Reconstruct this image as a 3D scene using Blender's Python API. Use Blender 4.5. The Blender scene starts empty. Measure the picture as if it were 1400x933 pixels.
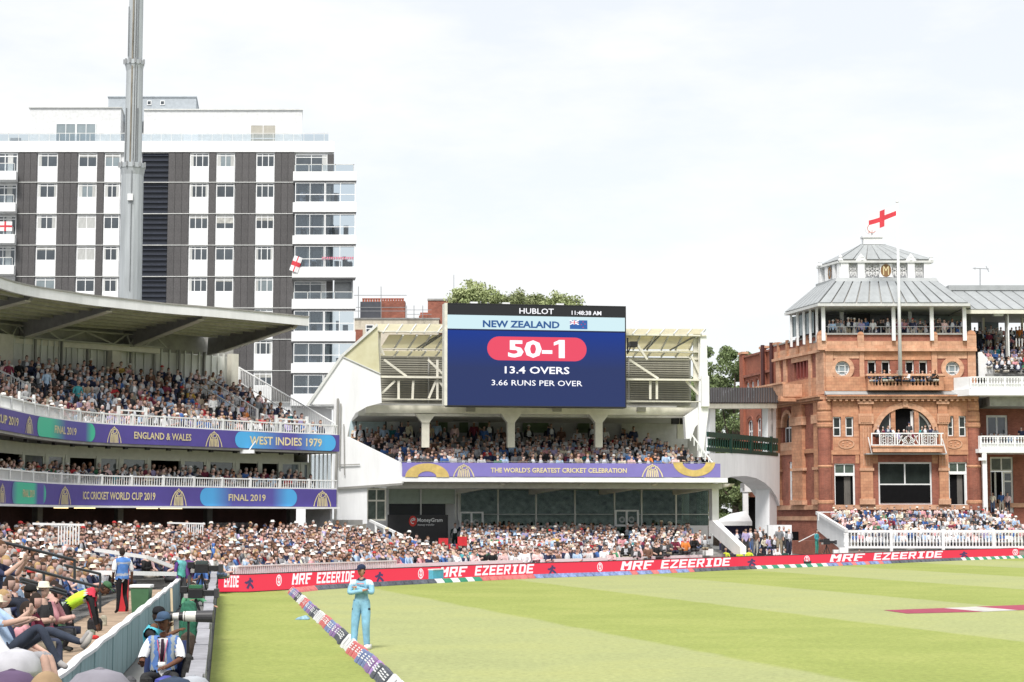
import bpy, bmesh, math, random
import numpy as np
from mathutils import Vector, Matrix
R = random.Random(7)
NR = np.random.RandomState(11)
PI = math.pi
scn = bpy.context.scene
C = scn.collection

# ------------------------------------------------------------------ camera, sky, sun
H = 2.85                      # eye height: a seat a few rows up
F = 2600.0                    # focal length in photo pixels (1400 wide)
TILT = math.atan(241.5 / F)
cam = bpy.data.cameras.new('camera'); camo = bpy.data.objects.new('camera', cam); C.objects.link(camo)
cam.sensor_width = 36; cam.lens = F / 1400 * 36
cam.clip_start = 0.5; cam.clip_end = 6000
camo.location = (0, 0, H); camo.rotation_euler = (PI / 2 + TILT, 0, 0)
scn.camera = camo

SUN_EL, SUN_AZ = math.radians(52), math.radians(-168)   # high, behind the left shoulder
w = bpy.data.worlds.new('World'); scn.world = w; w.use_nodes = True
nt = w.node_tree; nt.nodes.clear()
def N(nt, t, **k):
    n = nt.nodes.new(t)
    for a, b in k.items(): setattr(n, a, b)
    return n
out = N(nt, 'ShaderNodeOutputWorld'); bg = N(nt, 'ShaderNodeBackground'); bg.inputs[1].default_value = 0.09
sky = N(nt, 'ShaderNodeTexSky', sky_type='NISHITA'); sky.sun_disc = False
sky.sun_elevation = SUN_EL; sky.sun_rotation = SUN_AZ
tc = N(nt, 'ShaderNodeTexCoord'); mp = N(nt, 'ShaderNodeMapping'); mp.inputs['Scale'].default_value = (2.2, 2.2, 7.0)
n1 = N(nt, 'ShaderNodeTexNoise'); n1.inputs['Scale'].default_value = 1.7; n1.inputs['Detail'].default_value = 6; n1.inputs['Roughness'].default_value = .6
rp = N(nt, 'ShaderNodeValToRGB'); rp.color_ramp.elements[0].position = .40; rp.color_ramp.elements[1].position = .56
rp.color_ramp.elements[0].color = (.80, .80, .80, 1); rp.color_ramp.elements[1].color = (1, 1, 1, 1)
mx = N(nt, 'ShaderNodeMixRGB'); mx.inputs[2].default_value = (6.2, 6.3, 6.38, 1)   # overcast cloud deck over the clear-sky model
nt.links.new(tc.outputs['Generated'], mp.inputs[0]); nt.links.new(mp.outputs[0], n1.inputs['Vector'])
nt.links.new(n1.outputs[0], rp.inputs[0]); nt.links.new(rp.outputs[0], mx.inputs[0]); nt.links.new(sky.outputs[0], mx.inputs[1])
nt.links.new(mx.outputs[0], bg.inputs[0]); nt.links.new(bg.outputs[0], out.inputs[0])

sl = bpy.data.lights.new('sun', 'SUN'); sl.energy = 2.3; sl.angle = math.radians(17); sl.color = (1, .96, .9)
so = bpy.data.objects.new('sun', sl); C.objects.link(so)
sd = Vector((math.sin(SUN_AZ) * math.cos(SUN_EL), math.cos(SUN_AZ) * math.cos(SUN_EL), math.sin(SUN_EL)))
so.rotation_euler = sd.to_track_quat('Z', 'Y').to_euler(); so.location = (0, -20, 60)
scn.view_settings.view_transform = 'Standard'; scn.view_settings.look = 'None'
scn.view_settings.exposure = 0.87; scn.view_settings.gamma = 1

# ------------------------------------------------------------------ photo geometry
ct, st = math.cos(TILT), math.sin(TILT)
def ray(u, v):
    a, b = (u - 700) / F, (466.5 - v) / F
    return np.array([a, ct - b * st, st + b * ct])
def at(u, v, Y):
    r = ray(u, v); k = Y / r[1]
    return Vector((r[0] * k, Y, H + r[2] * k))
def atz(u, v, z):
    r = ray(u, v); k = (z - H) / r[2]
    return Vector((r[0] * k, r[1] * k, z))
def proj(x, y, z):
    d = y * ct + (z - H) * st
    return 700 + F * x / d, 466.5 - F * (-y * st + (z - H) * ct) / d
def zat(u, v, x, y):            # height at plan point (x, y) seen at row v
    d0 = (466.5 - v) / F
    return H + y * (st + d0 * ct) / (ct - d0 * st)

# ------------------------------------------------------------------ materials
def srgb(r, g, b):
    f = lambda c: (c / 255 / 12.92) if c / 255 <= .04045 else ((c / 255 + .055) / 1.055) ** 2.4
    return (f(r), f(g), f(b))
MATS = {}
def mat(name, col, rough=.7, metal=0, var=.08, scale=3.0, bump=0, emit=0, col2=None, stretch=None, spec=.4, thr=.5, fine=None):
    if name in MATS: return MATS[name]
    m = bpy.data.materials.new(name); MATS[name] = m; m.use_nodes = True
    t = m.node_tree; p = t.nodes['Principled BSDF']
    p.inputs['Roughness'].default_value = rough; p.inputs['Metallic'].default_value = metal
    p.inputs['Specular IOR Level'].default_value = spec
    c = tuple(col) + (1,)
    if emit:
        p.inputs['Specular IOR Level'].default_value = 0; p.inputs['Roughness'].default_value = 1
        p.inputs['Base Color'].default_value = (.02, .02, .02, 1)
        p.inputs['Emission Color'].default_value = c; p.inputs['Emission Strength'].default_value = emit
        return m
    tcn = N(t, 'ShaderNodeTexCoord'); ns = N(t, 'ShaderNodeTexNoise'); ns.inputs['Scale'].default_value = scale; ns.inputs['Detail'].default_value = 8
    ns.inputs['Roughness'].default_value = .65
    src = tcn.outputs['Object']
    if stretch:
        mpn = N(t, 'ShaderNodeMapping'); mpn.inputs['Scale'].default_value = stretch
        t.links.new(src, mpn.inputs[0]); src = mpn.outputs[0]
    t.links.new(src, ns.inputs['Vector'])
    rm = N(t, 'ShaderNodeValToRGB'); rm.color_ramp.elements[0].position = .3; rm.color_ramp.elements[1].position = .7
    c2 = col2 or tuple(x * (1 - 2.2 * var) for x in col)
    c1 = col if col2 else tuple(min(1, x * (1 + var)) for x in col)
    rm.color_ramp.elements[0].color = tuple(c2) + (1,); rm.color_ramp.elements[1].color = tuple(c1) + (1,)
    t.links.new(ns.outputs[0], rm.inputs[0]); o = rm.outputs[0]
    if var:
        oi = N(t, 'ShaderNodeObjectInfo'); mr = N(t, 'ShaderNodeMapRange'); mr.inputs[3].default_value = 1 - var; mr.inputs[4].default_value = 1 + var * .6
        t.links.new(oi.outputs['Random'], mr.inputs[0])
        hs = N(t, 'ShaderNodeHueSaturation'); t.links.new(mr.outputs[0], hs.inputs['Value']); t.links.new(o, hs.inputs['Color']); o = hs.outputs[0]
    t.links.new(o, p.inputs['Base Color'])
    if bump:
        b = N(t, 'ShaderNodeBump'); b.inputs['Strength'].default_value = bump; b.inputs['Distance'].default_value = .05
        t.links.new(ns.outputs[0], b.inputs['Height']); t.links.new(b.outputs[0], p.inputs['Normal'])
    return m
def brickmat(name, c1, c2, mortar, scale=1.0, bw=.225, rh=.075, ms=.006, lo=.72, hi=1.18, ns_=.9):
    m = bpy.data.materials.new(name); MATS[name] = m; m.use_nodes = True
    t = m.node_tree; p = t.nodes['Principled BSDF']; p.inputs['Roughness'].default_value = .85
    tcn = N(t, 'ShaderNodeTexCoord'); sx = N(t, 'ShaderNodeSeparateXYZ'); ad = N(t, 'ShaderNodeMath', operation='ADD'); cb = N(t, 'ShaderNodeCombineXYZ')
    t.links.new(tcn.outputs['Object'], sx.inputs[0]); t.links.new(sx.outputs[0], ad.inputs[0]); t.links.new(sx.outputs[1], ad.inputs[1])
    t.links.new(ad.outputs[0], cb.inputs[0]); t.links.new(sx.outputs[2], cb.inputs[1])
    br = N(t, 'ShaderNodeTexBrick'); br.inputs['Scale'].default_value = scale; br.inputs['Brick Width'].default_value = bw; br.inputs['Row Height'].default_value = rh
    br.inputs['Mortar Size'].default_value = ms; br.inputs['Color1'].default_value = c1 + (1,); br.inputs['Color2'].default_value = c2 + (1,); br.inputs['Mortar'].default_value = mortar + (1,)
    t.links.new(cb.outputs[0], br.inputs['Vector'])
    ns = N(t, 'ShaderNodeTexNoise'); ns.inputs['Scale'].default_value = ns_; ns.inputs['Detail'].default_value = 9; ns.inputs['Roughness'].default_value = .7; t.links.new(tcn.outputs['Object'], ns.inputs['Vector'])
    mr = N(t, 'ShaderNodeMapRange'); mr.inputs[1].default_value = .3; mr.inputs[2].default_value = .7; mr.inputs[3].default_value = lo; mr.inputs[4].default_value = hi
    t.links.new(ns.outputs[0], mr.inputs[0]); hs = N(t, 'ShaderNodeHueSaturation'); t.links.new(mr.outputs[0], hs.inputs['Value']); t.links.new(br.outputs[0], hs.inputs['Color'])
    t.links.new(hs.outputs[0], p.inputs['Base Color']); return m
def clearglass(name, tint, refl=.18, rough=.02):
    m = bpy.data.materials.new(name); MATS[name] = m; m.use_nodes = True
    t = m.node_tree; t.nodes.clear(); o = N(t, 'ShaderNodeOutputMaterial')
    tr = N(t, 'ShaderNodeBsdfTransparent'); tr.inputs[0].default_value = tint + (1,)
    gl = N(t, 'ShaderNodeBsdfGlossy'); gl.inputs['Roughness'].default_value = rough; gl.inputs[0].default_value = (.9, .95, 1, 1)
    mi = N(t, 'ShaderNodeMixShader'); lw = N(t, 'ShaderNodeLayerWeight'); lw.inputs[0].default_value = .15
    mr = N(t, 'ShaderNodeMapRange'); mr.inputs[3].default_value = refl * .4; mr.inputs[4].default_value = .8
    t.links.new(lw.outputs[0], mr.inputs[0]); t.links.new(mr.outputs[0], mi.inputs[0])
    t.links.new(tr.outputs[0], mi.inputs[1]); t.links.new(gl.outputs[0], mi.inputs[2]); t.links.new(mi.outputs[0], o.inputs[0]); return m
def colmat(name, rough=.8):
    m = bpy.data.materials.new(name); MATS[name] = m; m.use_nodes = True
    t = m.node_tree; p = t.nodes['Principled BSDF']; p.inputs['Roughness'].default_value = rough; p.inputs['Specular IOR Level'].default_value = .25
    a = N(t, 'ShaderNodeAttribute'); a.attribute_name = 'Col'
    tcn = N(t, 'ShaderNodeTexCoord'); ns = N(t, 'ShaderNodeTexNoise'); ns.inputs['Scale'].default_value = 9; ns.inputs['Detail'].default_value = 4
    t.links.new(tcn.outputs['Object'], ns.inputs['Vector'])
    mr = N(t, 'ShaderNodeMapRange'); mr.inputs[1].default_value = .3; mr.inputs[2].default_value = .7; mr.inputs[3].default_value = .78; mr.inputs[4].default_value = 1.12
    t.links.new(ns.outputs[0], mr.inputs[0]); hs = N(t, 'ShaderNodeHueSaturation'); t.links.new(mr.outputs[0], hs.inputs['Value']); t.links.new(a.outputs[0], hs.inputs['Color'])
    t.links.new(hs.outputs[0], p.inputs['Base Color']); return m

white = mat('white_paint', (.78, .79, .80), .5, var=.05, scale=1.2)
whitew = mat('weathered_white_render', (.77, .78, .80), .75, var=.065, scale=.9, stretch=(1.2, 1.2, .2), bump=.1)
cream = mat('cream_painted_steel', (.66, .64, .56), .55, var=.08, scale=2)
offw = mat('off_white_metal', (.62, .63, .62), .5, var=.08, scale=2)
conc = mat('grey_concrete', (.36, .36, .35), .9, var=.14, scale=2, bump=.2)
dconc = mat('dark_concrete', (.14, .14, .135), .9, var=.14, scale=2)
tanm = mat('tan_walkway', (.42, .31, .22), .9, var=.14, scale=3)
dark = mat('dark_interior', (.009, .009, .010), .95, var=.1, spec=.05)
black = mat('black_plastic', (.02, .02, .022), .45, var=.1)
steel = mat('grey_steel', (.30, .31, .32), .45, .5, var=.08)
dsteel = mat('dark_underside_steel', (.33, .325, .31), .7, var=.12, scale=2)
panelb = mat('brown_black_mosaic', (.092, .088, .09), .6, var=.16, scale=6, bump=.1)
terra = brickmat('orange_terracotta', (.56, .29, .17), (.48, .225, .13), (.36, .18, .11), bw=.38, rh=.24, ms=.010, lo=.66, hi=1.16, ns_=1.3)
terra2 = brickmat('pale_terracotta', (.64, .38, .25), (.54, .29, .18), (.42, .23, .15), bw=.45, rh=.28, ms=.010, lo=.66, hi=1.14, ns_=1.5)
brick = brickmat('red_brick', (.33, .11, .07), (.24, .075, .05), (.30, .16, .12), lo=.6, hi=1.25)
brick2 = brickmat('orange_red_brick', (.36, .11, .06), (.29, .085, .05), (.28, .14, .10))
leadr = mat('lead_grey_roof', (.36, .38, .39), .45, .1, var=.07, scale=1.5)
stone = mat('grey_stone', (.30, .28, .26), .85, var=.15, scale=2, bump=.3)
tile = mat('dark_roof_tile', (.045, .042, .045), .6, var=.2, scale=3)
greenp = mat('dark_green_paint', (.012, .05, .038), .4, var=.1)
winm = mat('window_glass_dark', (.09, .105, .12), .06, .2, var=.25, scale=.7, col2=(.04, .05, .06), spec=.8)
curt = mat('net_curtain', (.55, .56, .55), .9, var=.15, scale=4, stretch=(6, 6, .5))
winp = mat('pavilion_glass', (.035, .045, .042), .08, .0, var=.3, scale=.7, col2=(.015, .02, .018), spec=.35)
winl = mat('window_glass_pale', (.30, .35, .37), .08, .1, var=.25, scale=.7, col2=(.16, .20, .22), spec=.8)
glass = clearglass('clear_glass', (.62, .72, .70), .12)
glassd = clearglass('tinted_glass', (.50, .62, .57), .8)
[q for q in MATS['tinted_glass'].node_tree.nodes if q.type == 'BSDF_GLOSSY'][0].inputs[0].default_value = (.62, .80, .74, 1)
glassb = clearglass('balcony_glass', (.80, .84, .86), .2)
purple = mat('banner_purple', (.085, .062, .30), .5, var=.06, scale=.7)
purple2 = mat('banner_violet', (.22, .19, .52), .5, var=.06, scale=.7)
gold = mat('banner_gold', (.62, .46, .16), .5, var=.12, scale=3)
goldl = mat('banner_pale_gold', (.72, .62, .36), .5, var=.1, scale=3)
red = mat('red_paint', (.55, .03, .04), .5)
bin_g = mat('green_bin_plastic', (.06, .15, .075), .5, var=.08)
bluew = mat('pale_blue_painted_board', (.30, .45, .47), .6, var=.12, scale=2.5, stretch=(2, 2, .5))
PM = colmat('clothing_and_skin')

# ------------------------------------------------------------------ objects and tags
WL = {}
def tag(o, label=None, cat=None, group=None, kind=None):
    if label: o['label'] = label
    if cat: o['category'] = cat
    if group: o['group'] = group
    if kind: o['kind'] = kind
    return o
def thing(name, loc, label=None, cat=None, group=None, kind=None):
    o = bpy.data.objects.new(name, None); C.objects.link(o); o.location = loc; o.empty_display_size = .3
    WL[o] = Vector(loc); return tag(o, label, cat, group, kind)
def linkm(name, me, worldloc, parent=None):
    o = bpy.data.objects.new(name, me); C.objects.link(o); WL[o] = Vector(worldloc)
    if parent is not None:
        o.parent = parent; o.location = WL[o] - WL[parent]
    else: o.location = WL[o]
    return o
class MB:
    def __init__(s): s.v = []; s.f = []; s.m = []; s.mi = 0
    def add(s, vs, fs):
        b = len(s.v); s.v += [tuple(x) for x in vs]
        for q in fs: s.f.append(tuple(b + i for i in q)); s.m.append(s.mi)
        return s
    def hexa(s, p):   # 8 corners: bottom ring 0-3, top ring 4-7
        return s.add(p, [(3, 2, 1, 0), (4, 5, 6, 7), (0, 1, 5, 4), (1, 2, 6, 5), (2, 3, 7, 6), (3, 0, 4, 7)])
    def box(s, x0, x1, y0, y1, z0, z1):
        return s.hexa([(x0, y0, z0), (x1, y0, z0), (x1, y1, z0), (x0, y1, z0), (x0, y0, z1), (x1, y0, z1), (x1, y1, z1), (x0, y1, z1)])
    def bar(s, a, b, w, h=None, up=(0, 0, 1)):
        a, b = Vector(a), Vector(b); d = (b - a).normalized(); h = h or w
        u = Vector(up)
        if abs(d.dot(u)) > .98: u = Vector((0, 1, 0))
        x = d.cross(u).normalized(); y = x.cross(d).normalized()
        q = [(-1, -1), (1, -1), (1, 1), (-1, 1)]
        return s.hexa([a + x * i * w / 2 + y * j * h / 2 for i, j in q] + [b + x * i * w / 2 + y * j * h / 2 for i, j in q])
    def tube(s, pts, r, n=8, cap=True):
        pts = [Vector(p) for p in pts]; rr = r if isinstance(r, (list, tuple)) else [r] * len(pts)
        vs = []; fs = []
        for i, p in enumerate(pts):
            d = (pts[min(i + 1, len(pts) - 1)] - pts[max(i - 1, 0)]).normalized()
            u = Vector((0, 0, 1)) if abs(d.z) < .9 else Vector((0, 1, 0))
            x = d.cross(u).normalized(); y = x.cross(d)
            for k in range(n):
                a = 2 * PI * k / n; vs.append(p + x * rr[i] * math.cos(a) + y * rr[i] * math.sin(a))
        for i in range(len(pts) - 1):
            for k in range(n):
                fs.append((i * n + k, i * n + (k + 1) % n, (i + 1) * n + (k + 1) % n, (i + 1) * n + k))
        if cap: fs.append(tuple(range(n))[::-1]); fs.append(tuple((len(pts) - 1) * n + k for k in range(n)))
        return s.add(vs, fs)
    def prism(s, poly, off):   # planar 3D polygon pushed along off
        n = len(poly); off = Vector(off); a = [Vector(p) for p in poly]; b = [p + off for p in a]
        fs = [tuple(range(n)), tuple(range(2 * n - 1, n - 1, -1))] + [(i, (i + 1) % n, n + (i + 1) % n, n + i) for i in range(n)]
        return s.add(a + b, fs)
    def lathe(s, c, prof, n=12):
        c = Vector(c); vs = []; fs = []
        for (r, z) in prof:
            for k in range(n):
                a = 2 * PI * k / n; vs.append(c + Vector((r * math.cos(a), r * math.sin(a), z)))
        for i in range(len(prof) - 1):
            for k in range(n): fs.append((i * n + k, i * n + (k + 1) % n, (i + 1) * n + (k + 1) % n, (i + 1) * n + k))
        fs.append(tuple(range(n))[::-1]); fs.append(tuple((len(prof) - 1) * n + k for k in range(n)))
        return s.add(vs, fs)
    def build(s, name, mats, parent=None, label=None, cat=None, group=None, kind=None, smooth=False, bevel=0):
        V = np.array(s.v, dtype=float); lo, hi = V.min(0), V.max(0)
        o = np.array([(lo[0] + hi[0]) / 2, (lo[1] + hi[1]) / 2, lo[2]])
        me = bpy.data.meshes.new(name); me.from_pydata((V - o).tolist(), [], s.f)
        ms = mats if isinstance(mats, (list, tuple)) else [mats]
        for q in ms: me.materials.append(q)
        if len(ms) > 1: me.polygons.foreach_set('material_index', s.m)
        bm = bmesh.new(); bm.from_mesh(me); bmesh.ops.recalc_face_normals(bm, faces=bm.faces); bm.to_mesh(me); bm.free()
        if smooth:
            me.polygons.foreach_set('use_smooth', [True] * len(me.polygons))
        me.update()
        ob = linkm(name, me, o, parent)
        if bevel:
            b = ob.modifiers.new('bevel', 'BEVEL'); b.width = bevel; b.segments = 2; b.limit_method = 'ANGLE'
        return tag(ob, label, cat, group, kind)
def copytree(o, dloc, parent=None, label=None):
    c = o.copy(); C.objects.link(c)
    WL[c] = WL[o] + Vector(dloc)
    if parent is None: c.location = WL[c]
    else: c.parent = parent; c.location = WL[c] - WL[parent]
    for ch in list(o.children): copytree(ch, dloc, c)
    if label: c['label'] = label
    return c

class Facade:
    """vertical plane through plan points p0 -> p1; s runs along it, d goes back behind it"""
    def __init__(s, p0, p1):
        s.p = np.array(p0, float); q = np.array(p1, float) - s.p; s.L = np.hypot(*q); s.t = q / s.L
        s.n = np.array([-s.t[1], s.t[0]])          # points back, away from the viewer
        if s.n[1] < 0 and abs(s.t[1]) < .9: s.n = -s.n
        s.m = s.n.copy()
    def W(s, a, d, z): p = s.p + s.t * a + s.n * d; return Vector((p[0], p[1], z))
    def px(s, u, v, d=0):
        r = ray(u, v); p = s.p + s.n * d
        k = np.dot(p, s.m) / np.dot(r[:2], s.m); q = r[:2] * k
        return float(np.dot(q - s.p, s.t)), float(H + r[2] * k)
    def S(s, u, v=600, d=0): return s.px(u, v, d)[0]
    def Z(s, v, u=None, d=0): return s.px(u if u is not None else s.uc, v, d)[1]
    def box(s, mb, s0, s1, z0, z1, d0, d1):
        return mb.hexa([s.W(s0, d0, z0), s.W(s1, d0, z0), s.W(s1, d1, z0), s.W(s0, d1, z0), s.W(s0, d0, z1), s.W(s1, d0, z1), s.W(s1, d1, z1), s.W(s0, d1, z1)])
    def pbox(s, mb, u0, v0, u1, v1, d0, d1):
        a, z1 = s.px(u0, v0, d0); b, z0 = s.px(u1, v1, d0); s.box(mb, a, b, z0, z1, d0, d1); return mb
    def poly(s, mb, pts, d0, d1):   # pixel outline in the plane, thickness d0..d1
        q = [s.px(u, v, d0) for u, v in pts]; mb.prism([s.W(a, d0, z) for a, z in q], s.W(0, d1, 0) - s.W(0, d0, 0)); return mb
    def bar(s, mb, a, b, w, d=0, h=None, d2=None):
        p = s.px(a[0], a[1], d); q = s.px(b[0], b[1], d if d2 is None else d2)
        mb.bar(s.W(p[0], d, p[1]), s.W(q[0], d if d2 is None else d2, q[1]), w, h); return mb
    def holes(s, mb, s0, s1, z0, z1, hl, d0, d1):
        xs = sorted(set([s0, s1] + [x for h in hl for x in h[:2] if s0 < x < s1])); zs = sorted(set([z0, z1] + [x for h in hl for x in h[2:4] if z0 < x < z1]))
        for j in range(len(zs) - 1):
            zc = (zs[j] + zs[j + 1]) / 2; run = None
            for i in range(len(xs) - 1):
                xc = (xs[i] + xs[i + 1]) / 2
                solid = not any(h[0] < xc < h[1] and h[2] < zc < h[3] for h in hl)
                if solid and run is None: run = xs[i]
                if not solid and run is not None: s.box(mb, run, xs[i], zs[j], zs[j + 1], d0, d1); run = None
            if run is not None: s.box(mb, run, xs[-1], zs[j], zs[j + 1], d0, d1)
        return mb
    def ring(s, mb, cs, cz, rs, rz, ws, a0, a1, d0, d1, n=20):     # flat arch or ring, extruded
        for k in range(n):
            p, q = a0 + (a1 - a0) * k / n, a0 + (a1 - a0) * (k + 1) / n
            P = [(cs + math.cos(g) * (rs + e), cz + math.sin(g) * (rz + e)) for g in (p, q) for e in (0, ws)]
            i = [P[0], P[1], P[3], P[2]]
            mb.hexa([s.W(x, d0, z) for x, z in i] + [s.W(x, d1, z) for x, z in i])
        return mb
    def spandrel(s, mb, cs, cz, rs, rz, top, x0, x1, d0, d1, a0=0, a1=PI, n=20, bot=None):  # fills a rectangle around an arch
        def edge(g):
            dx, dz = math.cos(g), math.sin(g); k = 1e9
            if dx > 1e-6: k = min(k, (x1 - cs) / dx)
            if dx < -1e-6: k = min(k, (x0 - cs) / dx)
            if dz > 1e-6: k = min(k, (top - cz) / dz)
            if dz < -1e-6: k = min(k, ((bot if bot is not None else cz) - cz) / dz)
            return cs + dx * k, cz + dz * k
        for k in range(n):
            p, q = a0 + (a1 - a0) * k / n, a0 + (a1 - a0) * (k + 1) / n
            A = (cs + math.cos(p) * rs, cz + math.sin(p) * rz); B = (cs + math.cos(q) * rs, cz + math.sin(q) * rz)
            i = [A, edge(p), edge(q), B]
            mb.hexa([s.W(x, d0, z) for x, z in i] + [s.W(x, d1, z) for x, z in i])
        return mb
def window(Fc, parent, s0, s1, z0, z1, d, nx=2, zs=(), fw=.07, fm=None, pm=None, name='window', dep=.08, curtain=None, label=None, blind=0):
    fm = fm or white; mb = MB(); fb = lambda a, b, c, e: Fc.box(mb, a, b, c, e, d, d + dep)
    fb(s0, s1, z0, z0 + fw); fb(s0, s1, z1 - fw, z1); fb(s0, s0 + fw, z0 + fw, z1 - fw); fb(s1 - fw, s1, z0 + fw, z1 - fw)
    zz = [z0 + fw] + sorted(z0 + (z1 - z0) * q for q in zs) + [z1 - fw]
    for q in zs: z = z0 + (z1 - z0) * q; fb(s0 + fw, s1 - fw, z - fw / 2, z + fw / 2)
    for i in range(1, nx):
        x = s0 + (s1 - s0) * i / nx
        for j in range(len(zz) - 1):
            fb(x - fw * .4, x + fw * .4, zz[j] + (fw / 2 if j else 0), zz[j + 1] - (fw / 2 if j < len(zz) - 2 else 0))
    wobj = mb.build(name, fm, parent, label=label)
    p = MB(); Fc.box(p, s0 + fw * .6, s1 - fw * .6, z0 + fw * .6, z1 - fw * .6, d + dep * .35, d + dep * .6); p.build('pane', pm or winm, wobj)
    if blind: c = MB(); Fc.box(c, s0 + fw, s1 - fw, z1 - fw - (z1 - z0 - 2 * fw) * blind, z1 - fw, d + dep * .22, d + dep * .28); c.build('blind', mat('pale_blind', (.50, .50, .47), .8, var=.25), wobj)
    if curtain:
        c = MB(); W_ = s1 - s0
        for ci, (a, b) in enumerate(curtain):
          if ci: c.build('curtain', curt, wobj); c = MB()
          Fc.box(c, s0 + fw + (W_ - 2 * fw) * a, s0 + fw + (W_ - 2 * fw) * b, z0 + fw, z1 - fw, d + dep * .2, d + dep * .3)
        c.build('curtain', curt, wobj)
    return wobj

# lettering: flat glyph meshes, mapped onto any surface by a function (x, y) -> point
def textgeo(txt, bold=.0, shear=0):
    cu = bpy.data.curves.new('t', 'FONT'); cu.body = txt; cu.size = 1; cu.offset = bold; cu.shear = shear; cu.resolution_u = 2; cu.fill_mode = 'FRONT'
    o = bpy.data.objects.new('t', cu); C.objects.link(o); dg = bpy.context.evaluated_depsgraph_get(); me = bpy.data.meshes.new_from_object(o.evaluated_get(dg))
    vs = np.array([v.co[:2] for v in me.vertices]); fs = [tuple(p.vertices) for p in me.polygons]
    bpy.data.objects.remove(o); bpy.data.curves.remove(cu); bpy.data.meshes.remove(me)
    lo, hi = vs.min(0), vs.max(0); return (vs - lo) / (hi - lo), fs
def lettering(txt, fn, mats, parent, bold=.0, shear=0, name='lettering', geo=None, label=None):
    vs, fs = geo or textgeo(txt, bold, shear)
    mb = MB(); mb.add([fn(x, y) for x, y in vs], fs)
    V = np.array(mb.v); 
    me = bpy.data.meshes.new(name); o = V.mean(0); me.from_pydata((V - o).tolist(), [], mb.f); me.materials.append(mats); me.update()
    ob = linkm(name, me, o, parent)
    if label: ob['label'] = label
    return ob
GL = {'M': [(0, 0, .28, 1), (.72, 0, 1, 1), 'd', (.14, 1, .5, .45, .26), (.86, 1, .5, .45, .26), (0, 0, .4, .13), (.6, 0, 1, .13)],
      'R': [(0, 0, .27, 1), (.0, .8, .95, 1), (.7, .45, .97, 1), (.27, .38, .85, .56), 'd', (.55, .45, .86, 0, .26)],
      'F': [(0, 0, .28, 1), (0, .8, 1, 1), (.28, .4, .8, .6), (0, 0, .45, .13)],
      'E': [(0, 0, .3, 1), (.3, .8, 1, 1), (.3, .41, .88, .6), (.3, 0, 1, .2)],
      'Z': [(0, .8, 1, 1), (0, 0, 1, .2), 'd', (.84, .85, .16, .15, .3)],
      'I': [(.3, .15, .7, .85), (.08, .82, .92, 1), (.08, 0, .92, .18)],
      'D': [(0, 0, .3, 1), (.3, .8, .85, 1), (.3, 0, .85, .2), (.7, .1, 1, .9)]}
def blocktext(txt, shear=.18):
    vs = []; fs = []; n = len(txt)
    for i, ch in enumerate(txt):
        d = False
        for g in GL[ch]:
            if g == 'd': d = True; continue
            if d and len(g) == 5:
                a, b, c, e, w_ = g; q = [(a - w_ / 2, b), (a + w_ / 2, b), (c + w_ / 2, e), (c - w_ / 2, e)]
            else: q = [(g[0], g[1]), (g[2], g[1]), (g[2], g[3]), (g[0], g[3])]
            b0 = len(vs)
            # split each block so it can bend along the board
            vs += [((i + .06 + x * .86 + y * shear) / (n + shear), y) for x, y in q]; fs.append((b0, b0 + 1, b0 + 2, b0 + 3))
    return np.array(vs), fs
def discgeo(n=24, r0=0, a0=0, a1=2 * PI):
    vs = []; fs = []
    for k in range(n + 1):
        a = a0 + (a1 - a0) * k / n
        vs += [(.5 + .5 * r0 * math.cos(a), .5 + .5 * r0 * math.sin(a)), (.5 + .5 * math.cos(a), .5 + .5 * math.sin(a))]
    for k in range(n): fs.append((2 * k, 2 * k + 1, 2 * k + 3, 2 * k + 2))
    return np.array(vs), fs
def strokes(lines, w):
    vs = []; fs = []
    for ln in lines:
        P = [Vector((x, y)) for x, y in ln]
        b = len(vs)
        for i, p in enumerate(P):
            d = (P[min(i + 1, len(P) - 1)] - P[max(0, i - 1)]).normalized(); n_ = Vector((-d.y, d.x)) * w / 2
            vs += [tuple(p + n_), tuple(p - n_)]
        for i in range(len(P) - 1): fs.append((b + 2 * i, b + 2 * i + 1, b + 2 * i + 3, b + 2 * i + 2))
    return np.array(vs), fs
def arc(cx, cy, r, a0, a1, n=10, ry=None):
    return [(cx + r * math.cos(math.radians(a0 + (a1 - a0) * k / n)), cy + (ry or r) * math.sin(math.radians(a0 + (a1 - a0) * k / n))) for k in range(n + 1)]
TROPHY = strokes([arc(.5, .72, .17, 0, 360, 16, .17), arc(.5, .72, .08, 20, 250, 8), [(.5, .98), (.5, .9)],
                  [(.3, .8), (.16, .55), (.05, .25), (.0, .0)], [(.7, .8), (.84, .55), (.95, .25), (1, .0)],
                  [(.3, .62), (.24, .3), (.22, 0)], [(.7, .62), (.76, .3), (.78, 0)], [(.42, .52), (.4, 0)], [(.58, .52), (.6, 0)], [(.5, .5), (.5, .0)],
                  [(.34, .5), (.31, 0)], [(.66, .5), (.69, 0)]], .055)
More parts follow.
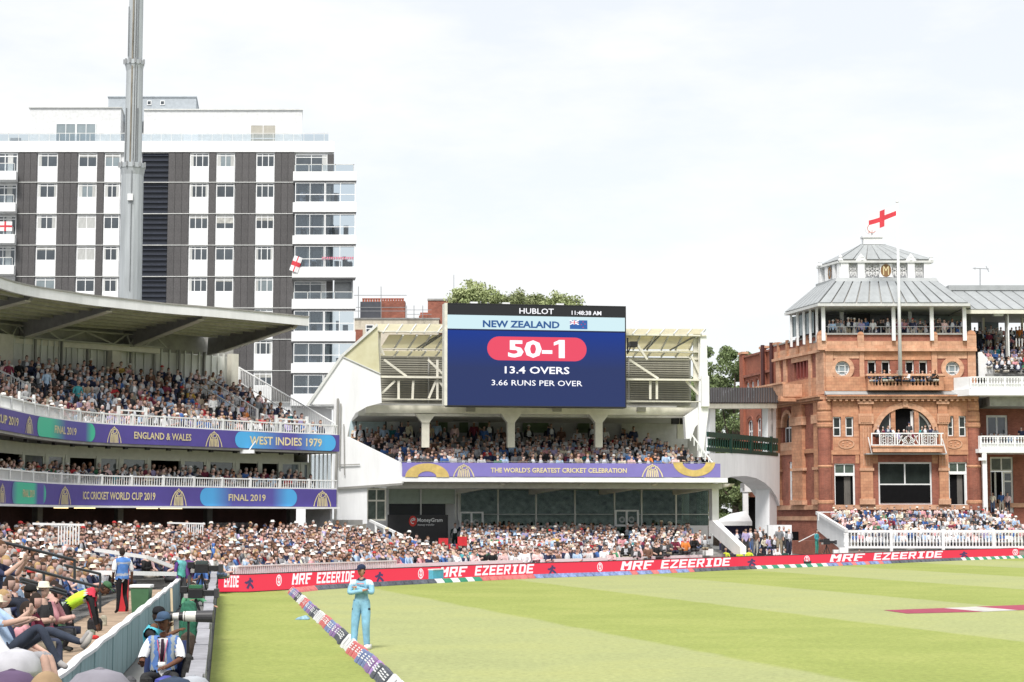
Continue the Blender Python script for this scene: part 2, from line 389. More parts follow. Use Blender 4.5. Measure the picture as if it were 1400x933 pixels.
# ------------------------------------------------------------------ people
def LRd(**k):
    P = {}
    for n, (x, y, z) in k.items():
        if n[0] in 'psebcnh' and n in ('pelvis', 'belly', 'chest', 'neck0', 'neck1', 'head'): P[n] = (x, y, z)
        else: P[n + 'L'] = (-x, y, z); P[n + 'R'] = (x, y, z)
    return P
SEAT = LRd(pelvis=(0, 0, .52), belly=(0, .03, .68), chest=(0, .04, .88), neck0=(0, .02, 1.04), neck1=(0, 0, 1.13), head=(0, -.02, 1.25),
           sh=(.175, .03, 1.0), el=(.23, -.06, .75), wr=(.11, -.28, .66), ha=(.06, -.36, .66), hip=(.1, -.03, .5), kn=(.12, -.44, .53), an=(.12, -.47, .1), to=(.13, -.6, .05))
def var(P, **k): Q = dict(P); Q.update(k); return Q
SEAT2 = var(SEAT, chest=(0, -.03, .87), neck0=(0, -.09, 1.02), neck1=(0, -.13, 1.1), head=(0, -.17, 1.2), shL=(-.17, -.07, .98), shR=(.17, -.07, .98), elL=(-.22, -.22, .73), elR=(.22, -.22, .73), wrL=(-.07, -.42, .78), wrR=(.07, -.42, .78), haL=(-.03, -.46, .86), haR=(.03, -.46, .86))
SEAT3 = var(SEAT, elL=(-.26, -.05, .77), wrL=(-.05, -.24, .9), haL=(-.02, -.2, 1.0), head=(.02, -.03, 1.25))
SEAT4 = var(SEAT, elR=(.24, .0, .76), wrR=(-.05, -.2, .82), haR=(-.12, -.18, .84), elL=(-.24, 0, .76), wrL=(.03, -.22, .78), haL=(.11, -.2, .8))
STAND = LRd(pelvis=(0, 0, .95), belly=(0, -.01, 1.1), chest=(0, .0, 1.3), neck0=(0, .0, 1.46), neck1=(0, -.02, 1.54), head=(0, -.03, 1.66),
            sh=(.185, 0, 1.42), el=(.24, .02, 1.13), wr=(.23, -.08, .9), ha=(.22, -.11, .81), hip=(.095, 0, .92), kn=(.11, -.02, .5), an=(.12, .02, .09), to=(.14, -.12, .04))
STAND2 = var(STAND, elR=(.25, -.02, 1.15), wrR=(.1, -.2, 1.18), haR=(.03, -.24, 1.2), elL=(-.25, 0, 1.14), wrL=(-.12, -.22, 1.1), haL=(-.04, -.25, 1.1))
RAD = dict(pelvis=(.15, .115), belly=(.145, .105), chest=(.165, .115), neck0=(.09, .07), neck1=(.055, .055), sh=.068, el=.045, wr=.03, ha=.038, hip=.095, kn=.062, an=.042, to=.035)
SEG = [('pelvis', 'belly', 1), ('belly', 'chest', 1), ('chest', 'neck0', 1), ('neck0', 'neck1', 0)]
for k in 'LR':
    SEG += [('chest', 'sh' + k, 1), ('sh' + k, 'el' + k, 1), ('el' + k, 'wr' + k, 5), ('wr' + k, 'ha' + k, 0), ('pelvis', 'hip' + k, 2), ('hip' + k, 'kn' + k, 2), ('kn' + k, 'an' + k, 7), ('an' + k, 'to' + k, 3)]
def headgeo(c, yaw=0, pitch=0, nu=8, nv=6, face=False, s=1.0):
    vs = []; fs = []
    for j in range(nv + 1):
        th = PI * j / nv
        for i in range(nu):
            ph = 2 * PI * i / nu
            x, y, z = math.sin(th) * math.sin(ph), -math.sin(th) * math.cos(ph), math.cos(th)
            w_ = .078 * (1 - .18 * max(0, -z)); X, Y, Z = x * w_, y * .098 * (1 - .06 * max(0, -z)), z * .122
            if z < -.2 and y < 0: Y -= .012 * (-z)                      # chin
            if face and y < -.5:
                g = math.exp(-(X / .014) ** 2)
                Y -= .026 * g * max(0, 1 - abs((Z + .018) / .034)) + .004 * g * (Z > 0)   # nose
                e = math.exp(-((abs(X) - .031) / .014) ** 2 - ((Z - .008) / .013) ** 2); Y += .010 * e     # sockets
                Y -= .006 * math.exp(-((Z + .058) / .012) ** 2 - (X / .03) ** 2)                          # lips
                Y -= .006 * math.exp(-((Z - .032) / .01) ** 2) * (abs(X) < .055)                          # brow
            vs.append((X, Y, Z))
    for j in range(nv):
        for i in range(nu): fs.append((j * nu + i, j * nu + (i + 1) % nu, (j + 1) * nu + (i + 1) % nu, (j + 1) * nu + i))
    V = np.array(vs); cen = np.array([V[list(f)].mean(0) for f in fs]); reg = np.zeros(len(fs), int)
    X, Y, Z = cen.T
    reg[(Z > .062) | ((Y > -.012) & (Z > -.07)) | ((Z > .035) & (np.abs(X) > .05) & (Y > -.06))] = 4
    if face:
        reg[(Y < -.05) & (np.abs(np.abs(X) - .031) < .011) & (np.abs(Z - .007) < .007)] = 8
        reg[(Y < -.05) & (np.abs(np.abs(X) - .031) < .018) & (np.abs(Z - .033) < .006)] = 4
        reg[(Y < -.05) & (np.abs(X) < .026) & (np.abs(Z + .058) < .009)] = 9
        b = len(V)       # ears
        for sx in (-1, 1):
            E = []
            for k in range(8):
                a = 2 * PI * k / 8
                for t_ in (0, 1): E.append((sx * (.070 + .011 * t_), .006 + .013 * math.cos(a) * (1 + .15 * t_), -.008 + .026 * math.sin(a)))
            q = len(V); V = np.vstack([V, E])
            for k in range(8): fs.append((q + 2 * k, q + 2 * k + 1, q + (2 * k + 3) % 16, q + (2 * k + 2) % 16))
            fs.append(tuple(q + 2 * k + 1 for k in range(8)))
        reg = np.concatenate([reg, np.zeros(18, int)])
    V = V * s
    cp, sp, cy, sy = math.cos(pitch), math.sin(pitch), math.cos(yaw), math.sin(yaw)
    V = V @ np.array([[1, 0, 0], [0, cp, -sp], [0, sp, cp]]).T @ np.array([[cy, -sy, 0], [sy, cy, 0], [0, 0, 1]]).T
    return V + np.array(c), fs, reg
def hatgeo(c, kind, yaw=0, pitch=0, n=8, s=1.0):
    mb = MB()
    if kind == 'brim':
        mb.lathe((0, 0, 0), [(.145, .045), (.15, .052), (.092, .06), (.088, .12), (.07, .14), (.01, .145)], n)
    elif kind == 'cap':
        mb.lathe((0, .004, 0), [(.092, .038), (.095, .06), (.086, .1), (.06, .128), (.02, .14)], n)
        mb.hexa([(-.07, -.07, .045), (.07, -.07, .045), (.05, -.18, .035), (-.05, -.18, .035), (-.07, -.07, .056), (.07, -.07, .056), (.05, -.18, .045), (-.05, -.18, .045)])
    V = np.array(mb.v) * s
    cp, sp, cy, sy = math.cos(pitch), math.sin(pitch), math.cos(yaw), math.sin(yaw)
    V = V @ np.array([[1, 0, 0], [0, cp, -sp], [0, sp, cp]]).T @ np.array([[cy, -sy, 0], [sy, cy, 0], [0, 0, 1]]).T
    return V + np.array(c), mb.f, np.full(len(mb.f), 10)
def hand_chain(bm, lay, wr, el, ha, side, grip=.5):
    wr, el, ha = Vector(wr), Vector(el), Vector(ha)
    d = (ha - wr).normalized(); up = Vector((0, 0, 1)) if abs(d.z) < .8 else Vector((0, -1, 0))
    x = d.cross(up).normalized() * side; nrm = x.cross(d) * side
    chains = []
    for i, (off, ln) in enumerate(((-.03, .062), (-.01, .075), (.01, .07), (.029, .055))):
        p0 = wr + d * .075 + x * off; p1 = p0 + d * ln * .5 - nrm * .01 * grip * 2; p2 = p1 + d * ln * .4 * (1 - grip * .6) - nrm * ln * .45 * grip * 1.4
        chains.append([p0, p1, p2])
    t0 = wr + d * .03 - x * .035; chains.append([t0, t0 + d * .03 - x * .015 - nrm * .012, t0 + d * .058 - x * .008 - nrm * .02])
    return wr + d * .045, chains
def body_mesh(P, sub=0, scale=1.0, fingers=False, face=False, yaw=0, pitch=0, hat=None, nu=8, nv=6, sleeve=False, shorts=False, jacket=False, headscale=1.05, wide=1.0, belly=1.0):
    bm = bmesh.new(); lay = bm.verts.layers.skin.verify(); V = {}
    def rad(n):
        r = RAD[n if n in RAD else n[:-1]]
        r = r if isinstance(r, tuple) else (r, r)
        if n in ('chest', 'belly', 'pelvis'): r = (r[0] * wide * (belly if n == 'belly' else 1), r[1] * (belly if n == 'belly' else 1))
        return r
    names = [n for n in P if n != 'head']
    for n in names:
        v = bm.verts.new(P[n]); v[lay].radius = rad(n); V[n] = v
    V['pelvis'][lay].use_root = True
    extra = []
    for a, b, r in SEG:
        if a in V and b in V: bm.edges.new((V[a], V[b]))
    if fingers:
        for k in 'LR':
            pc, chs = hand_chain(bm, lay, P['wr' + k], P['el' + k], P['ha' + k], 1 if k == 'R' else -1)
            V['ha' + k].co = pc + (Vector(P['ha' + k]) - Vector(P['wr' + k])).normalized() * .02; V['ha' + k][lay].radius = (.034, .016)
            for ch in chs:
                prev = V['ha' + k]
                for i, q in enumerate(ch):
                    v = bm.verts.new(q); v[lay].radius = ((.0105, .0105), (.0095, .0095), (.008, .008))[i]; bm.edges.new((prev, v)); prev = v
                extra.append((ch[0], ch[-1]))
    me = bpy.data.meshes.new('b'); bm.to_mesh(me); bm.free(); o = bpy.data.objects.new('b', me); C.objects.link(o)
    sk = o.modifiers.new('s', 'SKIN'); sk.branch_smoothing = .3
    if sub: ss = o.modifiers.new('u', 'SUBSURF'); ss.levels = sub; ss.render_levels = sub
    dg = bpy.context.evaluated_depsgraph_get(); m2 = bpy.data.meshes.new_from_object(o.evaluated_get(dg))
    VV = np.array([v.co[:] for v in m2.vertices]); fs = [tuple(p.vertices) for p in m2.polygons]
    bpy.data.objects.remove(o); bpy.data.meshes.remove(me); bpy.data.meshes.remove(m2)
    cen = np.array([VV[list(f)].mean(0) for f in fs])
    best = np.full(len(fs), 1e9); reg = np.zeros(len(fs), int)
    for a, b, r in SEG:
        if a not in P or b not in P: continue
        A, B = np.array(P[a]), np.array(P[b]); t_ = np.clip(((cen - A) @ (B - A)) / max(1e-9, (B - A) @ (B - A)), 0, 1)
        d = np.linalg.norm(cen - (A + t_[:, None] * (B - A)), axis=1)
        ra, rb = min(rad(a)), min(rad(b)); d = d / (ra + (rb - ra) * t_)
        k = d < best; best[k] = d[k]; reg[k] = r
    reg[reg == 5] = 1 if sleeve else 0
    reg[reg == 7] = 0 if shorts else 2
    if jacket:
        ch = np.array(P['chest']); k = (reg == 1) & (np.abs(cen[:, 0] - ch[0]) < .07) & (cen[:, 1] < ch[1] - .05) & (cen[:, 2] > ch[2] - .12); reg[k] = 6
    hc = np.array(P['head'])
    hv, hf, hr = headgeo(hc, yaw, pitch, nu, nv, face, headscale)
    b = len(VV); VV = np.vstack([VV, hv]); fs += [tuple(b + i for i in f) for f in hf]; reg = np.concatenate([reg, hr])
    if hat:
        hv, hf, hr = hatgeo(hc, hat, yaw, pitch, max(8, nu), headscale); b = len(VV); VV = np.vstack([VV, hv]); fs += [tuple(b + i for i in f) for f in hf]; reg = np.concatenate([reg, hr])
    return VV * scale, fs, reg
def colour_mesh(name, V, fs, cols, smooth=True):
    me = bpy.data.meshes.new(name); me.from_pydata(V.tolist(), [], fs)
    ca = me.color_attributes.new('Col', 'FLOAT_COLOR', 'CORNER')
    ln = np.array([len(f) for f in fs]); cc = np.ones((ln.sum(), 4), np.float32); cc[:, :3] = np.repeat(cols, ln, axis=0)
    ca.data.foreach_set('color', cc.ravel())
    if smooth: me.polygons.foreach_set('use_smooth', [True] * len(fs))
    me.materials.append(PM); me.update(); return me
CLN = {'white': (.80, .80, .82), 'pale blue': (.42, .56, .76), 'light grey': (.5, .5, .52), 'navy': (.030, .038, .085), 'black': (.02, .02, .022), 'pink': (.72, .34, .38),
       'pale pink': (.80, .56, .56), 'blue': (.07, .16, .42), 'red': (.55, .05, .06), 'charcoal': (.06, .06, .065), 'beige': (.58, .47, .34), 'lilac': (.44, .38, .62),
       'maroon': (.19, .03, .06), 'green': (.08, .26, .14), 'orange': (.78, .25, .06), 'teal': (.06, .30, .34), 'mustard': (.62, .42, .10), 'cream': (.76, .70, .56), 'brown': (.18, .10, .07), 'grey': (.24, .25, .27)}
CN = list(CLN)
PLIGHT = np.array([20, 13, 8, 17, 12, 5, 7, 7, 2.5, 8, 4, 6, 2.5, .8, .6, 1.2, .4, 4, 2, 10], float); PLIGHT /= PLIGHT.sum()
PDARK = np.array([8, 7, 4, 22, 17, 2.5, 3.5, 4, 2, 14, 5, 2.5, 3.5, 1, .8, 1, .5, 3, 5, 10], float); PDARK /= PDARK.sum()  # dark suits, and darker clothes standing in for shade under the roofs
SKIN = [(.54, .36, .29), (.58, .39, .33), (.46, .29, .23), (.62, .44, .38), (.58, .36, .31), (.26, .13, .08), (.36, .19, .12)]
HAIR = {'dark hair': (.03, .02, .016), 'brown hair': (.11, .055, .03), 'fair hair': (.42, .28, .14), 'grey hair': (.34, .33, .32), 'white hair': (.62, .6, .57), 'ginger hair': (.34, .13, .05)}
HN = list(HAIR); HP = [.40, .28, .07, .16, .07, .02]
TROU = [(.03, .035, .06), (.05, .05, .055), (.32, .27, .2), (.10, .14, .24), (.5, .47, .42)]
HATC = {'white': (.8, .79, .76), 'straw': (.62, .53, .39), 'navy': (.03, .04, .09), 'black': (.02, .02, .02), 'pale blue': (.42, .55, .66), 'red': (.5, .05, .05), 'cream': (.76, .7, .56), 'grey': (.35, .35, .37)}
HTN = list(HATC)
def palette(sh, skin, hair, tr=(.05, .05, .06), inner=(.8, .8, .8), hat=(.8, .8, .8), shoe=(.04, .04, .04)):
    p = np.zeros((11, 3)); p[0] = skin; p[1] = sh; p[2] = tr; p[3] = shoe; p[4] = hair; p[6] = inner; p[8] = (.03, .02, .02); p[9] = np.array(skin) * (.85, .55, .55); p[10] = hat; p[5] = skin; p[7] = tr
    return p
TPL = {}
def template(pose, hat, jac, slv, lod):
    k = (pose, hat, jac, slv, lod)
    if k not in TPL:
        P = {'a': SEAT, 'b': SEAT2, 'c': SEAT3, 'd': SEAT4, 's': STAND, 't': STAND2}[pose]
        if lod == 0: P = {n: q for n, q in P.items() if n[:2] not in ('an', 'to', 'ha')} if pose in 'abcd' else {n: q for n, q in P.items() if n[:2] not in ('to', 'ha')}
        TPL[k] = body_mesh(P, sub=1 if lod else 0, hat=hat, jacket=jac, sleeve=slv, nu=14 if lod else 8, nv=10 if lod else 5, face=bool(lod), headscale=1.0)
        V, f, r = TPL[k]; ln = np.array([len(q) for q in f]); TPL[k] = (V, f, r, ln, np.concatenate([np.array(q) for q in f]))
    return TPL[k]
CROWD = []   # dict(x, y, z, heading, ...)
def spectator(x, y, z, head, light=1, stand=None, hatp=.3, zone='', row=0):
    u, v = proj(x, y, z + 1.1)
    if u < -25 or u > 1430 or v > 1010: return
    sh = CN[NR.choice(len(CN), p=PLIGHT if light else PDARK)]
    jac = sh in ('navy', 'charcoal', 'black', 'grey', 'beige') and R.random() < .6
    hat = None
    if R.random() < hatp: hat = 'brim' if R.random() < .6 else 'cap'
    hc = R.choice(['white', 'white', 'white', 'white', 'white', 'cream', 'grey', 'straw'] if hat == 'brim' else ['navy', 'black', 'white', 'white', 'grey', 'grey', 'navy', 'red', 'pale blue'])
    pose = stand if stand else R.choice('aaabbccd')
    CROWD.append(dict(x=x, y=y, z=z, h=head + R.gauss(0, .22), sh=sh, jac=jac, slv=jac or R.random() < .4, hat=hat, hc=hc, hair=HN[NR.choice(6, p=HP)], skin=R.choice(SKIN[:5] if R.random() < .88 else SKIN[5:]),
                      tr=R.choice(TROU), pose=pose, s=R.uniform(.93, 1.06), zone=zone, row=row, shade=R.uniform(.8, 1.15), u=u, v=v))
def rowpeople(fn, a0, a1, dens=.52, fill=.93, **k):   # fn(a) -> x, y, z, heading
    a = a0 + R.random() * dens
    while a < a1:
        if R.random() < fill:
            q = fn(a)
            if q: spectator(q[0] + R.gauss(0, .04), q[1] + R.gauss(0, .06), q[2], q[3], **k)
        a += dens * R.uniform(.88, 1.14)
def person_cols(c):
    pal = palette(np.array(CLN[c['sh']]) * c['shade'], c['skin'], HAIR[c['hair']], c['tr'], hat=HATC[c['hc']] , inner=(.7, .72, .78))
    return pal
def flush_crowd():
    CROWD.sort(key=lambda c: math.hypot(c['x'], c['y']))
    near = CROWD[:285]; far = CROWD[285:]
    used = {}
    for i, c in enumerate(near):
        T = template(c['pose'], c['hat'], c['jac'], c['slv'], 1)
        pal = person_cols(c); me = colour_mesh('person', T[0] * c['s'], T[1], np.clip(pal[T[2]], 0, 1))
        o = linkm('person', me, (c['x'], c['y'], c['z'])); o.rotation_euler = (0, 0, c['h'])
        # neighbour used to single the person out
        nb = sorted((d for d in near if d is not c), key=lambda d: (d['x'] - c['x']) ** 2 + (d['y'] - c['y']) ** 2)
        head = (c['hc'] + (' sunhat' if c['hat'] == 'brim' else ' cap')) if c['hat'] else c['hair']
        def desc(d): return (d['hc'] + (' sunhat' if d['hat'] == 'brim' else ' cap')) if d['hat'] else d['sh'] + ' top'
        top = c['sh'] + (' jacket' if c['jac'] else ' shirt')
        posed = {'a': 'hands in lap', 'b': 'leaning forward', 'c': 'hand at chin', 'd': 'arms folded', 's': 'standing', 't': 'standing'}[c['pose']]
        for lab in (f"{head}, {top}, {posed}, {c['zone']}",
                    f"{head}, {top}, {posed}, {c['zone']}, by {desc(nb[0])}",
                    f"{head}, {top}, {posed}, {c['zone']}, between {desc(nb[0])} and {desc(nb[1])}",
                    f"{head}, {top}, {posed}, {c['zone']}, between {desc(nb[1])} and {desc(nb[2])}",
                    f"{head}, {top}, {posed}, {c['zone']}, amid {desc(nb[2])} and {desc(nb[3])}", f"{head}, {top}, {posed}, {c['zone']}, near {desc(nb[4])} and {desc(nb[5])}"):
            if lab not in used and len(lab.split()) <= 13: break
        else:
            lab = f"{head}, {top}, {c['zone']}, between {desc(nb[0])} and {desc(nb[1])}"
            if lab in used or len(lab.split()) > 14: lab = f"{head}, {top}, {posed}, beside {desc(nb[0])}, behind {desc(nb[1])}"
        used[lab] = 1
        tag(o, 'spectator, ' + lab if len(lab.split()) < 16 else lab, 'person', 'spectators seated in the lower tier')
    Vs, LV, LN, CC, b = [], [], [], [], 0
    for c in far:
        V, f, r, ln, lv = template(c['pose'], c['hat'], c['jac'], c['slv'], 0)
        ch, sh = math.cos(c['h']), math.sin(c['h']); s = c['s']
        W_ = np.empty_like(V); W_[:, 0] = (V[:, 0] * ch - V[:, 1] * sh) * s + c['x']; W_[:, 1] = (V[:, 0] * sh + V[:, 1] * ch) * s + c['y']; W_[:, 2] = V[:, 2] * s + c['z']
        Vs.append(W_); LV.append(lv + b); LN.append(ln); b += len(V)
        CC.append(np.repeat(np.clip(person_cols(c)[r], 0, 1), ln, axis=0))
    V = np.vstack(Vs); lv = np.concatenate(LV); ln = np.concatenate(LN); cc = np.ones((len(lv), 4), np.float32); cc[:, :3] = np.vstack(CC)
    me = bpy.data.meshes.new('spectator_crowd'); me.vertices.add(len(V)); me.vertices.foreach_set('co', V.astype(np.float32).ravel())
    me.loops.add(len(lv)); me.loops.foreach_set('vertex_index', lv.astype(np.int32)); me.polygons.add(len(ln))
    me.polygons.foreach_set('loop_start', np.concatenate([[0], np.cumsum(ln)[:-1]]).astype(np.int32)); me.polygons.foreach_set('loop_total', ln.astype(np.int32))
    me.polygons.foreach_set('use_smooth', np.ones(len(ln), bool))
    ca = me.color_attributes.new('Col', 'FLOAT_COLOR', 'CORNER'); ca.data.foreach_set('color', cc.ravel())
    me.materials.append(PM); me.update(calc_edges=True)
    tag(linkm('spectator_crowd', me, (0, 0, 0)), 'packed crowd of spectators filling the far tiers, decks and terraces', 'crowd', kind='stuff')
    print('crowd', len(CROWD), 'faces', len(ln))
def figure(P, loc, heading, label, sh, skin=SKIN[0], hair='dark hair', tr=(.03, .03, .035), inner=(.8, .8, .8), shoe=(.03, .03, .03), scale=1.0, group=None, **k):
    """a singled-out person: empty > body, plus caps, vests and the like as parts"""
    k.setdefault('sub', 2); k.setdefault('fingers', True)
    V, fs, reg = body_mesh(P, face=True, nu=36, nv=30, scale=scale, headscale=1.0, **k)
    t_ = thing('person', loc, label, 'person', group)
    me = colour_mesh('body', V, fs, palette(CLN[sh] if isinstance(sh, str) else sh, skin, HAIR[hair] if isinstance(hair, str) else hair, tr, inner, shoe=shoe)[reg])
    o = linkm('body', me, loc, t_); t_.rotation_euler = (0, 0, heading)
    t_['_'] = 0; del t_['_']
    return t_, V, fs, reg
def shell(t_, name, V, fs, reg, cond, off, col, thick=True):
    """a garment worn over the body: the chosen faces pushed outwards"""
    cen = np.array([V[list(f)].mean(0) for f in fs]); sel = [f for f, c, r in zip(fs, cen, reg) if cond(c, r)]
    nm = np.zeros_like(V)
    for f in sel:
        a = V[f[1]] - V[f[0]]; b = V[f[2]] - V[f[1]]; n_ = np.cross(a, b); n_ /= (np.linalg.norm(n_) + 1e-9)
        for i in f: nm[i] += n_
    nm /= (np.linalg.norm(nm, axis=1)[:, None] + 1e-9)
    ids = sorted(set(i for f in sel for i in f)); mp_ = {j: i for i, j in enumerate(ids)}
    W_ = V[ids] + nm[ids] * off; f2 = [tuple(mp_[i] for i in f) for f in sel]
    c2 = np.array([W_[list(f)].mean(0) for f in f2]); cols = np.array([col(c) for c in c2]) if callable(col) else np.tile(np.array(col), (len(f2), 1))
    me = colour_mesh(name, W_, f2, cols)
    o = linkm(name, me, WL[t_], t_); return o
def addpart(t_, mb, name, col, smooth=True):
    V = np.array(mb.v); me = colour_mesh(name, V, mb.f, np.tile(np.array(col), (len(mb.f), 1)), smooth)
    return linkm(name, me, WL[t_], t_)
def cap(t_, P, kind, col, yaw=0, pitch=0, s=1.0, scale=1.0, name=None):
    hv, hf, hr = hatgeo(np.array(P['head']), kind, yaw, pitch, 24, s); me = colour_mesh(name or ('cap' if kind == 'cap' else 'sunhat'), hv * scale, hf, np.tile(np.array(col), (len(hf), 1)))
    return linkm(me.name.split('.')[0], me, WL[t_], t_)
# ------------------------------------------------------------------ ground, field, boards
class Curve:
    def __init__(s, pts, side=1, n=400):
        P = [np.array(p, float) for p in pts]; P = [2 * P[0] - P[1]] + P + [2 * P[-1] - P[-2]]; q = []
        for i in range(1, len(P) - 2):
            for k in range(24):
                t = k / 24; q.append(.5 * (2 * P[i] + (P[i + 1] - P[i - 1]) * t + (2 * P[i - 1] - 5 * P[i] + 4 * P[i + 1] - P[i + 2]) * t * t + (3 * P[i] - P[i - 1] - 3 * P[i + 1] + P[i + 2]) * t ** 3))
        q.append(P[-2]); s.q = np.array(q); d = np.hypot(*np.diff(s.q, axis=0).T); s.a = np.concatenate([[0], np.cumsum(d)]); s.L = s.a[-1]; s.side = side
    def pt(s, a):
        return np.array([np.interp(a, s.a, s.q[:, 0]), np.interp(a, s.a, s.q[:, 1])])
    def tn(s, a):
        p, q = s.pt(max(0, a - .4)), s.pt(min(s.L, a + .4)); t = q - p; t /= np.hypot(*t); return t, np.array([-t[1], t[0]]) * s.side
    def W(s, a, d, z):
        t, n = s.tn(a); p = s.pt(min(max(a, 0), s.L)) + n * d + t * (a - min(max(a, 0), s.L)); return Vector((p[0], p[1], z))
    def S(s, u, z=0, d=0, lo=0, hi=None):
        lo, hi = lo, hi or s.L
        for _ in range(40):
            m = (lo + hi) / 2
            if proj(*s.W(m, d, z))[0] < u: lo = m
            else: hi = m
        return (lo + hi) / 2
    def box(s, mb, s0, s1, z0, z1, d0, d1, step=1.5, ends=None):
        n = max(1, int(math.ceil((s1 - s0) / step))); vs = []; fs = []
        for k in range(n + 1):
            a = s0 + (s1 - s0) * k / n; zz = lambda z: z(a) if callable(z) else z
            vs += [s.W(a, d0, zz(z0)), s.W(a, d1, zz(z0)), s.W(a, d1, zz(z1)), s.W(a, d0, zz(z1))]
        for k in range(n):
            b = 4 * k
            for i in range(4): fs.append((b + i, b + (i + 1) % 4, b + 4 + (i + 1) % 4, b + 4 + i))
        fs += [(0, 1, 2, 3), (4 * n + 3, 4 * n + 2, 4 * n + 1, 4 * n)]
        mb.add(vs, fs); return mb
BH = .70
bp = []
for u, v, z in ((298, 788, .62), (334, 786.5, .66), (366, 784.5, .68), (480, 779, BH), (560, 775.7, BH), (700, 770.5, BH), (860, 766, BH), (1000, 761.2, BH), (1120, 757.6, BH), (1260, 753.0, BH), (1400, 749, BH)):
    p = atz(u, v, z); bp.append((p.x, p.y))
bp.append((bp[-1][0] * 2 - bp[-2][0], bp[-1][1] * 2 - bp[-2][1]))
BC = Curve(bp, side=1)
wl = lambda Y: -2.4 - .134 * Y        # plan line of the pale blue wall
fl = lambda Y: -.32 - .1505 * Y       # plan line of the pit fence next to the grass
ground = MB(); ground.add([(-3000, -300, -.03), (3000, -300, -.03), (3000, 5000, -.03), (-3000, 5000, -.03)], [(0, 1, 2, 3)])
ground.build('ground', mat('pale_tarmac', (.20, .20, .195), .95, var=.12, scale=.3), kind='structure')
gm = bpy.data.materials.new('mown_grass'); gm.use_nodes = True; t = gm.node_tree; p = t.nodes['Principled BSDF']; p.inputs['Roughness'].default_value = .9; p.inputs['Specular IOR Level'].default_value = .15
g = N(t, 'ShaderNodeNewGeometry'); sx = N(t, 'ShaderNodeSeparateXYZ'); t.links.new(g.outputs['Position'], sx.inputs[0])
def mth(op, a, b=None, c=None):
    n = N(t, 'ShaderNodeMath', operation=op)
    for i, q in enumerate((a, b, c)):
        if q is None: continue
        if isinstance(q, (int, float)): n.inputs[i].default_value = q
        else: t.links.new(q, n.inputs[i])
    return n.outputs[0]
def mrange(x, a, b, c, d, sm=True):
    n = N(t, 'ShaderNodeMapRange'); n.interpolation_type = 'SMOOTHSTEP' if sm else 'LINEAR'
    for i, q in enumerate((a, b, c, d)): n.inputs[i + 1].default_value = q
    t.links.new(x, n.inputs[0]); return n.outputs[0]
nz = N(t, 'ShaderNodeTexNoise'); nz.inputs['Scale'].default_value = .5; nz.inputs['Detail'].default_value = 5
wob = mth('MULTIPLY', mth('SUBTRACT', nz.outputs[0], .5), .5)
pp = mth('ADD', mth('ADD', mth('MULTIPLY', sx.outputs[0], .967), mth('MULTIPLY', sx.outputs[1], .255)), wob)
saw = mth('PINGPONG', mth('SUBTRACT', pp, 10.25), 8.3)            # mower stripes, 8.3 m apart
band = mrange(saw, 3.95, 4.35, 0, 1)                               # 1 = dark stripe
outer = mrange(mth('ADD', sx.outputs[0], mth('MULTIPLY', sx.outputs[1], .159)), 2.9, 3.2, 1, 0)
band = mth('MAXIMUM', band, outer)
mot = N(t, 'ShaderNodeTexNoise'); mot.inputs['Scale'].default_value = .22; mot.inputs['Detail'].default_value = 9; mot.inputs['Roughness'].default_value = .7
fin = N(t, 'ShaderNodeTexNoise'); fin.inputs['Scale'].default_value = 7; fin.inputs['Detail'].default_value = 8; fin.inputs['Roughness'].default_value = .8
t.links.new(g.outputs['Position'], mot.inputs['Vector']); t.links.new(g.outputs['Position'], fin.inputs['Vector']); t.links.new(g.outputs['Position'], nz.inputs['Vector'])
mixb = N(t, 'ShaderNodeMixRGB'); t.links.new(band, mixb.inputs[0])
mixb.inputs[1].default_value = (.345, .372, .168, 1); mixb.inputs[2].default_value = (.285, .33, .092, 1)
m2 = N(t, 'ShaderNodeMixRGB', blend_type='MIX'); t.links.new(mrange(mot.outputs[0], .42, .68, 0, .32), m2.inputs[0]); t.links.new(mixb.outputs[0], m2.inputs[1]); m2.inputs[2].default_value = (.37, .37, .13, 1)
hs = N(t, 'ShaderNodeHueSaturation'); t.links.new(mth('MULTIPLY', mrange(fin.outputs[0], .3, .7, .68, 1.22, False), mrange(mot.outputs[0], .3, .6, .94, 1.04)), hs.inputs['Value']); t.links.new(m2.outputs[0], hs.inputs['Color'])
t.links.new(hs.outputs[0], p.inputs['Base Color'])
bmp = N(t, 'ShaderNodeBump'); bmp.inputs['Strength'].default_value = .5; bmp.inputs['Distance'].default_value = .03; t.links.new(fin.outputs[0], bmp.inputs['Height']); t.links.new(bmp.outputs[0], p.inputs['Normal'])
poly = [(fl(6) + .1, 6), (fl(40) + .1, 40)] + [tuple(BC.pt(a)) for a in np.linspace(0, BC.L, 40)] + [(70, 120), (70, 6)]
fld = MB(); fld.add([(x, y, -.004) for x, y in poly], [tuple(range(len(poly)))]); fld.build('cricket_field', gm, kind='structure')
